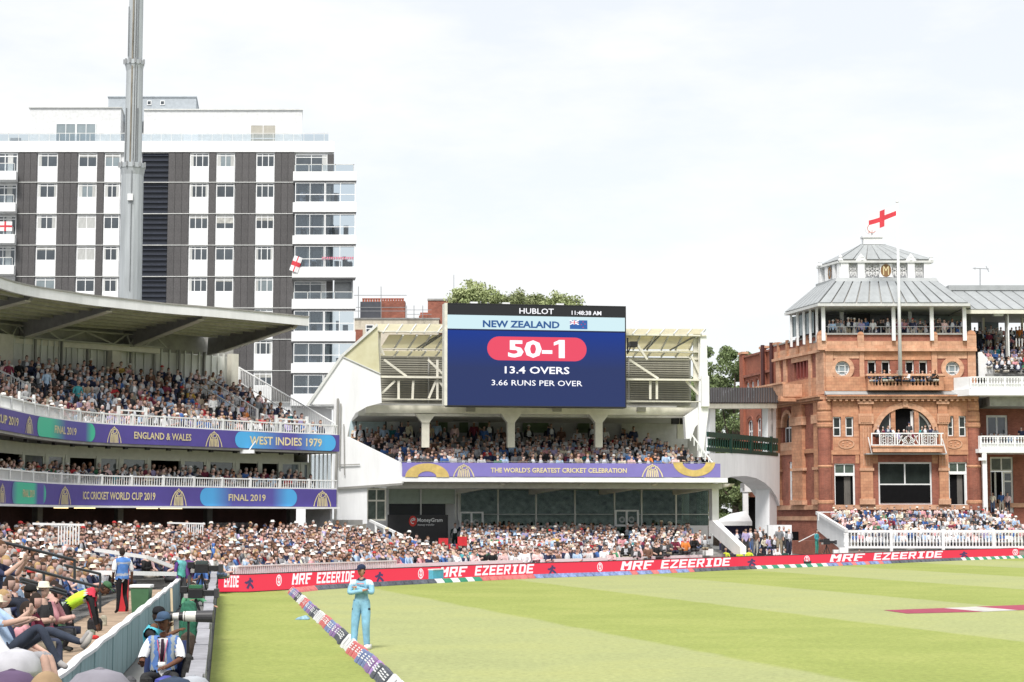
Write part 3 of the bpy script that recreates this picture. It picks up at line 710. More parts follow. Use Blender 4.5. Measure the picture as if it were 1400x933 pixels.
# painted sponsor block on the outfield
pk = mat('maroon_field_paint', (.36, .055, .10), .9, var=.15, scale=2, col2=(.26, .04, .075)); wk = mat('white_field_paint', (.62, .60, .56), .9, var=.15, scale=2)
def gpoly(pts, z): return [tuple(atz(u, v, z)) for u, v in pts]
root = thing('painted_field_logo', tuple(atz(1330, 833, 0)), 'maroon and white sponsor block painted on the grass at right', 'field marking')
q = MB(); q.add(gpoly([(1208, 834.5), (1290, 831.5), (1345, 836.5), (1240, 839)], .004), [(0, 1, 2, 3)]); q.build('paint_block', pk, root)
q = MB(); q.add(gpoly([(1290, 831.5), (1335, 829.5), (1392, 834.5), (1345, 836.5)], .004), [(0, 1, 2, 3)]); q.build('paint_block', wk, root)
q = MB(); q.add(gpoly([(1335, 829.5), (1430, 826), (1500, 831), (1392, 834.5)], .004), [(0, 1, 2, 3)]); q.build('paint_block', pk, root)

led = mat('lit_red_panel', srgb(238, 62, 84), emit=.6); ledw = mat('lit_white_letters', srgb(252, 246, 248), emit=.62); ledd = mat('lit_dark_figure', srgb(90, 70, 110), emit=.5); ledb = mat('lit_blue_block', srgb(90, 185, 215), emit=.55)
ufirst = [298, 390, 590, 838, 1120, 1410]
words = ['far left', 'left of the fielder', 'below the dark sponsor hoarding', 'below the glass fronted stand', 'beneath the white stairway', 'in front of the pavilion fence']
sed = [BC.S(u, .3) for u in ufirst]; sed[0] = 0; sed.append(BC.L)
def bfn(u0, u1, z0, z1, d=-.012):
    a, b = BC.S(u0, .3), BC.S(u1, .3); return lambda x, y: BC.W(a + (b - a) * x, d, z0 + (z1 - z0) * y)
BT = {0: [('E', 306, 327, 'ERIDE'), ('P', 341), ('G', 381)], 1: [('E', 398, 427, 'MRF'), ('E', 432, 485, 'EZEERIDE'), ('P', 519), ('G', 575)],
      2: [('E', 600, 640, 'MRF'), ('E', 648, 731, 'EZEERIDE'), ('P', 755), ('G', 820)], 3: [('E', 847, 895, 'MRF'), ('E', 902, 1000, 'EZEERIDE'), ('P', 1028), ('G', 1103)],
      4: [('E', 1133, 1184, 'MRF'), ('E', 1193, 1290, 'EZEERIDE'), ('P', 1318), ('G', 1388)], 5: [('E', 1412, 1466, 'MRF')]}
PLAYER = strokes([[(.5, .98), (.5, .8)], [(.5, .8), (.42, .4)], [(.42, .45), (.2, .0)], [(.45, .45), (.75, .2), (.9, 0)], [(.5, .75), (.85, .6)], [(.48, .72), (.12, .5), (.0, .62)]], .24)
CREST = strokes([arc(.5, .5, .42, 0, 360, 20, .46), arc(.5, .55, .2, 200, 500, 12, .26), [(.5, .8), (.35, .4), (.65, .4), (.5, .1)]], .1)
for i in range(6):
    a, b = sed[i] + .012, sed[i + 1] - .012; c = BC.W((a + b) / 2, 0, 0)
    r = thing('advertising_board', tuple(c), f'lit red perimeter advertising board, {words[i]}', 'advertising board', 'red perimeter boards round the field')
    m = MB(); BC.box(m, a, b, .03, BH - .035, 0, .12); m.build('panel', led, r)
    m = MB(); BC.box(m, a, b, BH - .035, BH, -.02, .14); m.build('top_rail', black, r)
    m = MB(); BC.box(m, a, b, 0, .03, -.02, .14); m.build('base_rail', black, r)
    for e in BT[i]:
        if e[0] == 'E': lettering(None, bfn(e[1], e[2], .2, .64), ledw, r, geo=blocktext(e[3]))
        elif e[0] == 'P': lettering(None, bfn(e[1] - 6, e[1] + 6, .14, .56), ledd, r, geo=PLAYER, name='cricketer_silhouette')
        else: lettering(None, bfn(e[1] - 4, e[1] + 4, .18, .62), ledw, r, geo=CREST, name='crest')
m = MB(); a, b = BC.S(579, .3), BC.S(594, .3); BC.box(m, a, b, 0, .55, -.5, -.25); bb = m.build('cool_box', mat('sky_blue_plastic', (.10, .45, .62), .5), label='light blue cool box standing against the red board left of centre', cat='cool box', bevel=.03)
m = MB(); BC.box(m, a, b, .55, .6, -.52, -.23); m.build('lid', white, bb)

# boundary cushions
cc = {'dark': mat('cushion_dark', (.10, .11, .14), .6, var=.3, scale=5), 'white': mat('cushion_white', (.72, .72, .74), .6, var=.08, scale=4), 'red': mat('cushion_red', (.66, .17, .17), .6, var=.15, scale=4),
      'purple': mat('cushion_purple', (.46, .20, .42), .6, var=.3, scale=4, col2=(.20, .18, .42)), 'blue': mat('cushion_blue', (.25, .32, .60), .6, var=.3, scale=5), 'green': mat('cushion_green', (.03, .24, .14), .6)}
rp_ = [(tuple(atz(u, v, 0))[:2]) for u, v in ((556, 960), (530, 934), (494, 899), (461, 867), (433, 842), (411, 820.5), (400, 810.5))]
n0 = len(rp_)
for u in (430, 480, 560, 700, 860, 1000, 1120, 1260, 1400, 1470):
    q = BC.W(BC.S(u, .3), -.75, 0); rp_.append((q.x, q.y))
RC1 = Curve(rp_[:n0], 1); RC2 = Curve([rp_[n0 - 1], ((rp_[n0 - 1][0] + .5 * (rp_[n0][0] - rp_[n0 - 1][0])), rp_[n0 - 1][1] + .62 * (rp_[n0][1] - rp_[n0 - 1][1]))] + rp_[n0:], -1)
def cushion(Cv, a, ln, colr, marks, label, wdt=.40, hgt=.235):
    J = R.uniform(-.03, .03); A, B = a + .012, a + ln - .012; tri = [(-wdt / 2 + J, 0), (wdt / 2 + J, 0), (wdt / 2 - .04 + J, .07), (J + .02, hgt), (J - .02, hgt), (-wdt / 2 + .04 + J, .07)]
    m = MB(); m.add([Cv.W(A, d, z) for d, z in tri] + [Cv.W(B, d, z) for d, z in tri], [tuple(range(5, -1, -1)), tuple(range(6, 12))] + [(i, (i + 1) % 6, 6 + (i + 1) % 6, 6 + i) for i in range(6)])
    o = m.build('boundary_cushion', cc[colr], label=label, cat='boundary cushion', group='triangular foam cushions round the boundary')
    if marks:
        m = MB(); sgn = 1
        for (x0, x1, y0, y1) in marks:
            def pt(x, y):
                for s_ in (0,):
                    d = (J + .02 * MS) + ((wdt / 2 - .04) * MS + J - (J + .02 * MS)) * (1 - y); z = .07 + (hgt - .07) * y
                    return Cv.W(A + (B - A) * x, d + .008 * MS, z + .006)
            m.add([pt(x0, y0), pt(x1, y0), pt(x1, y1), pt(x0, y1)], [(0, 1, 2, 3)])
        m.build('printed_band', white if colr != 'white' else cc['dark'], o)
MS = -1  # cushions beside the near rope show their field or wall side
pat = ['dark'] * 4 + ['purple'] * 3 + ['blue'] * 3 + ['red'] * 4 + ['white'] * 4
a = 0; k = 14; MS = 1
nm_ = {'dark': 'black cushion with white print', 'purple': 'purple and pink printed cushion', 'blue': 'blue cushion with white print', 'red': 'red cushion with white print', 'white': 'white cushion with dark edge stripe', 'green': 'green cushion'}
while a < RC1.L - .3:
    colr = pat[k % len(pat)]
    mk = [(0, .10, .02, .98)] if colr == 'white' else [(.08, .92, .22, .34), (.15, .85, .45, .55), (.08, .75, .68, .8)]
    sec = 'in the foreground rope' if a < 12 else 'in the rope beside the fielder' if a < 24 else 'far along the rope towards the corner'
    cushion(RC1, a, .62, colr, mk, nm_[colr] + ' ' + sec); a += .62; k += 1
a = 0; MS = -1
us = [(0, 'red'), (422, 'dark'), (583, 'gw'), (655, 'red'), (728, 'blue'), (845, 'br'), (945, 'dark'), (1030, 'gw'), (1128, 'br'), (1215, 'dark'), (1312, 'gw'), (1402, 'dark')]
k = 0
while a < RC2.L - .3:
    u = proj(*RC2.W(a, 0, .1))[0]; ty = [c for s_, c in us if u >= s_][-1]
    colr = {'gw': ('green', 'white')[k % 2], 'br': ('blue', 'red')[k % 3 == 2]}.get(ty, ty); k += 1
    sec = [q for e, q in ((430, 'near the rope corner'), (480, 'left of the fielder'), (560, 'right of the fielder'), (600, 'by the cool box'), (660, 'under the letters MRF left of centre'), (740, 'under EZEERIDE left of centre'), (845, 'below the scoreboard'), (900, 'below the right white banner end'), (1005, 'below the bridge stair'), (1130, 'below the bridge arch'), (1220, 'below the pavilion stair'), (1320, 'below the pavilion fence'), (9999, 'at the right edge')) if u < e][0]
    cushion(RC2, a, .62, colr, None if ty == 'gw' else [(.12, .88, .35, .6)], nm_[colr].replace(' with dark edge stripe', '') + ' ' + sec, .36, .185); a += .62

# pit fence beside the grass, pale blue wall beside the walkway
pit = thing('pit_fence', (fl(40), 40, 0), 'weathered grey boarded fence between the photographers and the grass', 'fence')
grw = mat('weathered_grey_board', (.30, .30, .33), .85, var=.15, scale=1.5, stretch=(1, 1, .3), bump=.2)
Y = 17.0
while Y < 68:
    y1 = min(Y + 2.4, 70.2); m = MB(); j = R.uniform(-.02, .02); x0, x1 = fl(Y) + j, fl(y1) + j
    m.hexa([(x0, Y + .02, 0), (x0 + .05, Y + .02, 0), (x1 + .05, y1 - .02, 0), (x1, y1 - .02, 0), (x0, Y + .02, .84), (x0 + .05, Y + .02, .84), (x1 + .05, y1 - .02, .84), (x1, y1 - .02, .84)]); m.build('panel', grw, pit)
    m = MB(); h = .845 + R.uniform(0, .015); m.hexa([(x0 - .12, Y, h), (x0 + .09, Y, h), (x1 + .09, y1 - .01, h), (x1 - .12, y1 - .01, h), (x0 - .12, Y, h + .05), (x0 + .09, Y, h + .05), (x1 + .09, y1 - .01, h + .05), (x1 - .12, y1 - .01, h + .05)]); m.build('capping_board', mat('pale_weathered_board', (.34, .34, .37), .85, var=.15, scale=3, bump=.2), pit)
    m = MB(); m.box(x0 - .1, x0 - .01, Y, Y + .08, 0, .84); m.build('post', grw, pit)
    Y += 2.4
bw = thing('blue_wall', (wl(40), 40, 0), 'pale blue boarded wall running along the edge of the walkway', 'wall')
Y = 17.0
while Y < 68:
    y1 = Y + 1.2; m = MB(); j = R.uniform(-.012, .012); x0, x1 = wl(Y) + j, wl(y1) + j
    m.hexa([(x0 - .05, Y + .008, 0), (x0, Y + .008, 0), (x1, y1 - .008, 0), (x1 - .05, y1 - .008, 0), (x0 - .05, Y + .008, .87), (x0, Y + .008, .87), (x1, y1 - .008, .87), (x1 - .05, y1 - .008, .87)]); m.build('board', bluew, bw)
    Y += 1.2
Y = 17.0
while Y < 68:
    y1 = Y + 1.2; h0, h1 = .87 + .018 * math.sin(Y * 1.7), .87 + .018 * math.sin(y1 * 1.7); x0, x1 = wl(Y), wl(y1)
    m = MB(); m.hexa([(x0 - .1, Y, h0), (x0 + .03, Y, h0), (x1 + .03, y1, h1), (x1 - .1, y1, h1), (x0 - .1, Y, h0 + .05), (x0 + .03, Y, h0 + .05), (x1 + .03, y1, h1 + .05), (x1 - .1, y1, h1 + .05)])
    m.build('capping_board', white, bw); Y += 1.2
m = MB(); m.hexa([(wl(16) - 1.9, 16, 0), (wl(16) - .06, 16, 0), (wl(69) - .06, 69, 0), (wl(69) - 2.1, 69, 0), (wl(16) - 1.9, 16, .27), (wl(16) - .06, 16, .27), (wl(69) - .06, 69, .27), (wl(69) - 2.1, 69, .27)])
wk_ = m.build('walkway', tanm, kind='structure')
for Y in range(18, 68, 3):
    m = MB(); m.box(wl(Y) - 1.9, wl(Y) - .1, Y, Y + .02, .27, .274); m.build('slab_joint', dconc, wk_)
# low white picket wall behind the red board
r = thing('picket_wall', tuple(BC.W(BC.S(400, .3), .7, 0)), 'low white picket wall between the red boards and the left crowd', 'fence')
m = MB(); a, b = BC.S(300, .3), BC.S(560, .3); BC.box(m, a, b, .95, 1.0, .7, .78); m.build('top_rail', white, r)
m = MB(); BC.box(m, a, b, 0, .6, .72, .76); m.build('base_board', whitew, r)
m = MB(); s_ = a
while s_ < b: BC.box(m, s_, s_ + .07, .6, .98, .72, .75, step=1); s_ += .13
m.build('pickets', white, r, kind='stuff')
for u0, u1, lb in ((560, 735, 'left'), (760, 980, 'right')):
    m = MB(); a, b = BC.S(u0, .3), BC.S(u1, .3); BC.box(m, a, b, 0, .82, .9, 1.0); m.build('low_white_wall', white, label=f'low white wall just behind the red boards, {lb} half below glass stand', cat='wall', group='low white walls')

# ------------------------------------------------------------------ trees
leafm = mat('leaf_green', (.27, .34, .15), .6, var=.3, scale=.35, col2=(.13, .19, .07)); leafy = mat('leaf_pale_green', (.42, .46, .23), .6, var=.3, scale=.35, col2=(.20, .26, .10)); bark = mat('bark', (.12, .09, .07), .9, var=.2, scale=4)
def tree(x, y, z0, zt, rad_, n, m_, label, lf=.3, seed=1, flat=0):
    rs = np.random.RandomState(seed); h = zt - z0; r = thing('leafy_tree', (x, y, z0), label, 'tree', 'trees behind the stands')
    m = MB(); m.tube([(x, y, z0), (x + .1, y, z0 + h * .3), (x, y + .1, z0 + h * .6), (x + .2, y, z0 + h * .85)], [.35, .28, .17, .05]); m.build('trunk', bark, r, smooth=True)
    cl = []
    if flat: rs2 = 1
    for k in range(80):
        a = rs.rand() * 2 * PI; q = rs.rand() ** .5 * rad_ * .85; zz = z0 + h * (.25 + .72 * rs.rand() ** .8); q *= (1.15 - .7 * abs((zz - z0) / h - .55)) if not flat else 1.0
        cl.append((x + q * math.cos(a), y + q * math.sin(a), zz, rad_ * rs.uniform(.12, .26)))
        if flat: q_ = math.sqrt((cl[-1][0] - x) ** 2 + (cl[-1][1] - y) ** 2) / rad_; zz = zt - .35 - 1.6 * q_ ** 2 - abs(rs.randn()) * .9 + .25 * rs.randn(); cl[-1] = (cl[-1][0], cl[-1][1], zz, rs.uniform(.2, .6))
    for c in cl[:9]:
        m = MB(); m.tube([(x, y, z0 + h * .35 + .1 * (c[2] - z0)), ((x + c[0]) / 2, (y + c[1]) / 2, (z0 + h * .35 + c[2]) / 2 + .3), c[:3]], [.12, .08, .03], n=6); m.build('limb', bark, r)
    ci = rs.randint(0, len(cl), n); cl = np.array(cl)[ci]; d = rs.randn(n, 3); d /= np.linalg.norm(d, axis=1)[:, None]
    P = cl[:, :3] + d * cl[:, 3:4] * (rs.rand(n, 1) ** (.35 if not flat else .8)) * (1 if not flat else 1.5) * [1, 1, .8]
    a = rs.randn(n, 3); a /= np.linalg.norm(a, axis=1)[:, None]; b = np.cross(a, rs.randn(n, 3)); b /= np.linalg.norm(b, axis=1)[:, None]
    s_ = lf * rs.uniform(.5, 1.1, (n, 1)); V = np.stack([P - a * s_ * .5, P + b * s_ * .3, P + a * s_ * .5, P - b * s_ * .3], 1).reshape(-1, 3)
    me = bpy.data.meshes.new('crown'); me.from_pydata((V - [x, y, z0]).tolist(), [], np.arange(4 * n).reshape(-1, 4).tolist()); me.materials.append(m_); linkm('crown', me, (x, y, z0), r)
p = at(648, 440, 175); tree(p.x, p.y, 14, 24.7, 2.6, 8500, leafy, 'pale green treetop showing above the left end of the scoreboard', seed=3, flat=1)
p = at(706, 440, 178); tree(p.x, p.y, 14, 24.2, 3.9, 10500, leafy, 'pale green treetop above the middle of the scoreboard', seed=4, flat=1)
p = at(766, 440, 176); tree(p.x, p.y, 14, 23.7, 2.6, 7500, leafy, 'pale green treetop above the right end of the scoreboard', seed=5, flat=1)
p = at(1003, 560, 182); tree(p.x, p.y, 0, 19.6, 4.4, 42000, leafm, 'dark green tree seen between the white stand and the brick pavilion', seed=6)
p = at(978, 600, 195); tree(p.x, p.y, 0, 17.5, 4.6, 34000, leafm, 'dark green tree hard against the right end of the white stand', seed=8)
p = at(1010, 680, 170); tree(p.x, p.y, 0, 9.5, 4.2, 26000, leafm, 'low bushy tree seen through the white bridge arch', seed=9)
p = at(612, 600, 140); tree(p.x, p.y, 0, 11.2, 3.0, 12000, leafm, 'tree glimpsed behind the upper deck of the white stand, left of centre', seed=10)

# ------------------------------------------------------------------ floodlight mast
p = at(178, 410, 112); mx_, my = p.x, 112.0
mast = thing('floodlight_mast', (mx_, my, 0), 'tall grey telescopic floodlight mast rising behind the left stand roof', 'mast')
galv = mat('galvanised_steel', (.44, .47, .49), .5, .25, var=.12, scale=1.5, stretch=(2, 2, .15)); rust = mat('stained_steel', (.30, .27, .22), .7, .1, var=.3, scale=3, stretch=(3, 3, .3)); dg_ = mat('dark_joint_steel', (.16, .17, .18), .6, .3)
zz = lambda v: at(178, v, 112).z
m = MB(); m.tube([(mx_, my, 0), (mx_, my, zz(232))], [.72, .66], n=16); m.build('lower_section', galv, mast, smooth=False)
m = MB(); m.tube([(mx_, my, zz(232)), (mx_ + .02, my, zz(88))], [.53, .50], n=16); m.build('middle_section', galv, mast)
m = MB(); m.tube([(mx_ + .02, my, zz(88)), (mx_ + .06, my, zz(-120))], [.44, .40], n=16); m.build('upper_section', galv, mast)
for v, r_, h in ((228, .74, .3), (87, .56, .28)):
    m = MB(); m.lathe((mx_, my, zz(v) - h / 2), [(r_ - .1, -.5), (r_, 0), (r_ + .03, .02), (r_ + .03, h), (r_ - .12, h + .02)], 16); m.build('collar', galv, mast)
    for k in range(6):
        a = PI + PI * (k + .5) / 6; m = MB(); m.box(mx_ + (r_ + .05) * math.cos(a) - .05, mx_ + (r_ + .05) * math.cos(a) + .05, my + (r_ + .05) * math.sin(a) - .05, my + (r_ + .05) * math.sin(a) + .05, zz(v) - h / 2 + .06, zz(v) + h / 2 + .06); m.build('bolt_lug', steel, mast)
for dx, v0, v1, w_, mm in ((-.05, 226, -120, .09, rust), (.12, 226, -100, .05, dg_), (.24, 226, -60, .04, dg_), (-.36, 226, 150, .05, dg_), (-.3, 80, 12, .05, dg_), (.1, 400, 236, .03, dg_), (.34, 226, 150, .05, dg_)):
    yy = my - math.sqrt(max(.01, .53 ** 2 - dx * dx)) - .02 if v0 < 230 else my - .70
    m = MB(); m.bar((mx_ + dx, yy, zz(v0)), (mx_ + dx + (.04 if v1 < 0 else 0), yy + (.1 if v1 < 0 else 0), zz(v1)), w_, .05, up=(0, 1, 0)); m.build('cable_rail', mm, mast)
m = MB(); m.box(mx_ - .12, mx_ + .2, my - .8, my - .66, zz(277), zz(268)); m.build('junction_box', white, mast)
# ------------------------------------------------------------------ apartment block (far left)
A = Facade((at(0, 400, 175).x, 175), (at(400, 400, 175).x, 175)); A.uc = 200; A.n = np.array([-.125, 1.0])
apt = thing('apartment_building', tuple(A.W(10, 8, 0)), 'tall white and dark panelled apartment block with stacked balconies, behind left stand', 'building')
S = lambda u: A.S(u, 300); Z = lambda v: A.Z(v)
s0, s1 = S(-60), S(456)
m = MB(); A.box(m, s0, s1, 0, Z(196), .35, 14); m.build('wall', whitew, apt)
m = MB(); A.box(m, s0, s1 + .0, Z(208), Z(193), .0, 14.2); m.build('parapet', white, apt)
offp = mat('penthouse_off_white', (.70, .71, .72), .7)
# penthouse storeys and plant room
m = MB(); A.box(m, S(34), S(160), Z(193), A.Z(148, 200, 2), 2, 12); m.build('penthouse_wall', offp, apt); m = MB(); A.box(m, S(34) - .15, S(160) + .1, A.Z(148, 200, 2), A.Z(147, 200, 2), 1.85, 12.1); m.build('penthouse_coping', offw, apt)
m = MB(); A.box(m, S(192), S(412), Z(193), A.Z(151, 200, 2), 2, 12); m.build('penthouse_wall', offp, apt); m = MB(); A.box(m, S(192), S(413), A.Z(151, 200, 2), A.Z(149.5, 200, 2), 1.85, 12.1); m.build('penthouse_coping', offw, apt)
z5 = lambda v: A.Z(v, 200, 5); m = MB(); A.box(m, A.S(157, 140, 5), A.S(277, 140, 5), Z(151), z5(133.5), 5, 11); A.box(m, A.S(156, 140, 5), A.S(278, 140, 5), z5(133.5), z5(132), 4.9, 11.1); m.build('plant_room', mat('plant_room_grey_blue', (.40, .44, .48), .7), apt)
for u in (213, 231): window(A, apt, A.S(u - 3, 140, 5), A.S(u + 3, 140, 5), z5(144), z5(138), 4.92, nx=1, fw=.06, dep=.07)
for a, b, c in ((70, 98, 2), (98.3, 126, 2)): window(A, apt, S(a), S(b), Z(191), Z(163), 1.92, nx=c, pm=winl)
window(A, apt, S(340), S(376), Z(194), Z(165), 1.92, nx=2, zs=(.35,), pm=mat('blind_beige', (.42, .40, .35), .8))
m = MB(); A.box(m, S(248), S(268), Z(193), Z(165), 1.95, 2.0); m.build('flat_door', whitew, apt)
rail = MB()
for u in range(-20, 448, 14): A.box(rail, S(u), S(u) + .04, Z(193), Z(182), .25, .29)
A.box(rail, S(-30), S(448), Z(182), Z(181.3), .24, .30); rail.build('roof_railing', offw, apt)
g = MB(); A.box(g, S(-30), S(448), Z(192.5), Z(183), .265, .275); g.build('railing_glass', glassb, apt)
aer = MB(); A.box(aer, S(60), S(61), Z(148), Z(141), 4, 4.1); A.box(aer, S(5), S(20), Z(190), Z(180), 3, 3.1); aer.build('aerial', steel, apt)
for u0, u1 in ((0, 12), (14, 30)): m = MB(); A.box(m, S(u0), S(u1), Z(192), Z(177 + u0 / 4), 4, 5); m.build('planter', offw, apt)
lines = [249.3, 292.3, 335.3, 378.2, 421.2, 464.1, 507.0, 550]
tops = [208.5] + lines[:-1]
m = MB()
for v in lines: A.box(m, S(24), S(403), Z(v) - .03, Z(v) + .035, .02, .33)
m.build('floor_edge_strip', offw, apt)
dk = [(22.5, 48.5, 3), (77, 104, 3), (131, 140.5, 1), (229, 257.5, 3), (285, 294, 1), (321, 348.5, 3), (375, 402, 3)]
wn = [(50, 77, 2), (105.5, 131, 2), (141.5, 163, 2), (258.5, 284.5, 3), (295, 320, 2), (349.5, 374.5, 3)]
mesh0 = {}
for k, v in enumerate(tops):
    vb = lines[k]
    if vb > 470 and True: pass
    for (a, b, n) in dk:
        for j in range(n):
            x0, x1 = S(a) + (S(b) - S(a)) * j / n, S(a) + (S(b) - S(a)) * (j + 1) / n
            key = (a, j, round(vb - v, 1)); zb, zt = Z(vb) + .055, Z(v) - (.05 if k else .0)
            if key in mesh0:
                o0, z00 = mesh0[key]; o = o0.copy(); C.objects.link(o); WL[o] = WL[o0] + Vector((0, 0, zb - z00)); o.location = WL[o] - WL[apt]
            else:
                m = MB(); A.box(m, x0 + .012, x1 - .012, zb, zt, .08 + .01 * (j % 2), .345); o = m.build('mosaic_panel', panelb, apt); mesh0[key] = (o, zb)
    for (a, b, n) in wn:
        zt, zs_ = Z(v) - .06, Z(v + .49 * (vb - v))
        cu = R.choice([None, None, [(0, .12), (.88, 1)], [(0, .2), (.8, 1)], [(0, 1)] if R.random() < .5 else None, [(0, .15)]])
        window(A, apt, S(a), S(b), zs_, zt, .18, nx=n if a > 200 else 2, zs=(.82,), fw=.09, dep=.1, curtain=cu, blind=R.choice([0, 0, 0, .25, .4, .6]) if not cu else 0, pm=R.choice([winm, winm, winm, winl]))
        m = MB(); A.box(m, S(a), S(b), Z(vb) + .055, zs_, .12, .345); m.build('spandrel_panel', white, apt)
# louvred shaft
nav = mat('navy_black_louvre', (.025, .03, .045), .5)
m = MB(); A.box(m, S(192.5), S(229), 0, Z(209), .3, .36); m.build('shaft_wall', nav, apt)
v = 213; 
while v < 560:
    m = MB(); a = Z(v); m.hexa([A.W(S(193), .12, a), A.W(S(228.5), .12, a), A.W(S(228.5), .3, a + .12), A.W(S(193), .3, a + .12), A.W(S(193), .12, a + .05), A.W(S(228.5), .12, a + .05), A.W(S(228.5), .3, a + .17), A.W(S(193), .3, a + .17)]); m.build('louvre', nav, apt); v += 7.15
# right hand balcony stack
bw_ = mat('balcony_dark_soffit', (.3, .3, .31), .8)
bal = [(232, 249, 'open'), (276, 292.5, 'glazed'), (320.5, 336, 'glazedw'), (363, 382, 'glazedf'), (410, 424.5, 'open'), (457.5, 469, 'glazed'), (502, 516, 'glazed'), (545, 560, 'glazed')]
prev = 209
for v0, v1, ty in [(238, 250.5, 'open'), (280, 293, 'g'), (325, 336.5, 'gw'), (368.5, 382, 'gf'), (411, 424.5, 'open'), (455.5, 468.5, 'g'), (498.5, 511.5, 'g'), (541, 556, 'g')]:
    m = MB(); A.box(m, S(400), S(486.5), Z(v1), Z(v0), -1.3, .3); m.build('balcony', white, apt)
    b = apt.children[-1]
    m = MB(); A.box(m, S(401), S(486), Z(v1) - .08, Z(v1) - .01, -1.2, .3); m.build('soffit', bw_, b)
    if ty == 'open':
        window(A, apt, S(403), S(447), Z(v0), Z(prev + 2), .2, nx=2, zs=(.86,), pm=winm, curtain=[(.85, 1)])
        m = MB(); A.box(m, S(447.5), S(456), Z(v0), Z(prev + 2), .1, .34); m.build('mosaic_panel', panelb, apt)
        m = MB(); A.box(m, S(402), S(483), Z(v0 - 10), Z(v0 - 9), -1.22, -1.17)
        for u in (402, 421, 439, 457, 482): A.box(m, S(u), S(u) + .06, Z(v0), Z(v0 - 10), -1.22, -1.17)
        rr = m.build('railing', offw, b); g = MB(); A.box(g, S(402.5), S(482.5), Z(v0) + .05, Z(v0 - 9.6), -1.20, -1.19); g.build('railing_glass', glassb, rr)
    else:
        for a, c in ((403, 443.5), (444, 485)):
            window(A, apt, S(a), S(c), Z(v0) + .02, Z(prev + 1.5), -1.15, nx=2, zs=(.40,), fw=.07, pm=glassb if ty != 'g' else glassb)
        m = MB(); A.box(m, S(402), S(455), Z(v0), Z(prev), .05, .3); m.build('room_wall', winm, apt)
        m = MB(); A.box(m, S(420), S(426), Z(v0), Z(prev + 3), -.05, .02); A.box(m, S(440), S(452), Z(v0), Z(prev + 3), -.05, .02); m.build('curtain', curt, apt)
        if ty == 'gf':
            m = MB()
            for i in range(14):
                x = S(440 + i * 3.1); m.prism([A.W(x, -1.25, Z(354)), A.W(x + .19, -1.25, Z(354)), A.W(x + .09, -1.25, Z(358.5))], (0, .02, 0))
            m.build('bunting', mat('pink_bunting', (.6, .2, .28), .7), apt)
        if ty != 'open' :
            m = MB()
            for i in range(16 if ty in ('gw', 'gf') else 6):
                x = S(406) + R.random() * (S(482) - S(406)); h = R.uniform(.5, 1.1); A.box(m, x, x + R.uniform(.2, .5), Z(v0), Z(v0) + h, -.9, -.6)
            m.build('furniture', mat('balcony_clutter', (.22, .24, .30), .8, var=.4, scale=3), apt)
    prev = v1 + .8
m = MB(); A.box(m, S(458), S(482), Z(411), Z(386), .5, .55); A.box(m, S(458), S(483), Z(386), Z(384), -.4, .6); A.box(m, S(481), S(483), Z(411), Z(384), -.5, .5); m.build('escape_stair', steel, apt)
# left hand balconies
for v1 in (249, 292, 335, 377):
    m = MB(); A.box(m, S(-60), S(23), Z(v1), Z(v1 - 12), -1.2, .3); m.build('balcony', white, apt); b = apt.children[-1]
    m = MB(); A.box(m, S(-60), S(20), Z(v1 - 23), Z(v1 - 22), -1.1, -1.06)
    for u in (-20, -6, 8, 20): A.box(m, S(u), S(u) + .05, Z(v1 - 12), Z(v1 - 22), -1.1, -1.06)
    m.build('railing', offw, b); g = MB(); A.box(g, S(-60), S(20), Z(v1 - 12), Z(v1 - 22), -1.085, -1.078); g.build('railing_glass', glassb, b)
    window(A, apt, S(-30), S(22), Z(v1 - 10), Z(v1 - 40), .2, nx=3, zs=(.85,), fw=.1, pm=winm, curtain=[(.75, .9)])
def flag(name, P, dx, dz, nx, ny, label, cf=None, wave=.12, sag=.0, cat='flag', dy=(0, .0)):
    """P = hoist top corner; dx = fly vector, dz = hoist vector; St George's cross in the weave"""
    P, dx, dz = Vector(P), Vector(dx), Vector(dz); n_ = dx.cross(dz).normalized(); vs = []; fs = []; mi = []
    for j in range(ny + 1):
        for i in range(nx + 1):
            x, y = i / nx, j / ny; vs.append(P + dx * x + dz * y + n_ * wave * math.sin(x * 7 + y * 1.2) * x + dz.normalized() * sag * x * x)
    for j in range(ny):
        for i in range(nx):
            fs.append((j * (nx + 1) + i, j * (nx + 1) + i + 1, (j + 1) * (nx + 1) + i + 1, (j + 1) * (nx + 1) + i)); x, y = (i + .5) / nx, (j + .5) / ny
            mi.append(1 if (abs(y - .5) < .11 or abs(x - .5) < .07) else 0)
    o = Vector(vs[0]); me = bpy.data.meshes.new(name); me.from_pydata([tuple(v - o) for v in vs], [], fs); me.materials.append(mat('flag_white', (.76, .76, .78), .8, var=.04)); me.materials.append(mat('flag_red', (.60, .05, .07), .8, var=.05)); me.polygons.foreach_set('material_index', mi)
    ob = linkm(name, me, o); sd_ = ob.modifiers.new('cloth', 'SOLIDIFY'); sd_.thickness = .01
    return tag(ob, label, cat)
p = A.W(S(403), -1.42, Z(352)); q = A.W(S(414), -1.42, Z(356)); r_ = A.W(S(396), -1.42, Z(372))
flag('flag', p, q - p, r_ - p, 14, 14, "St George's cross flag hung from a balcony corner of the apartment block", wave=.05)
p = A.W(S(1), -1.3, Z(306)); flag('flag', p, (1.25, 0, 0), (0, 0, -.9), 14, 10, "St George's cross flag on a balcony at the left edge of the photo", wave=.05)
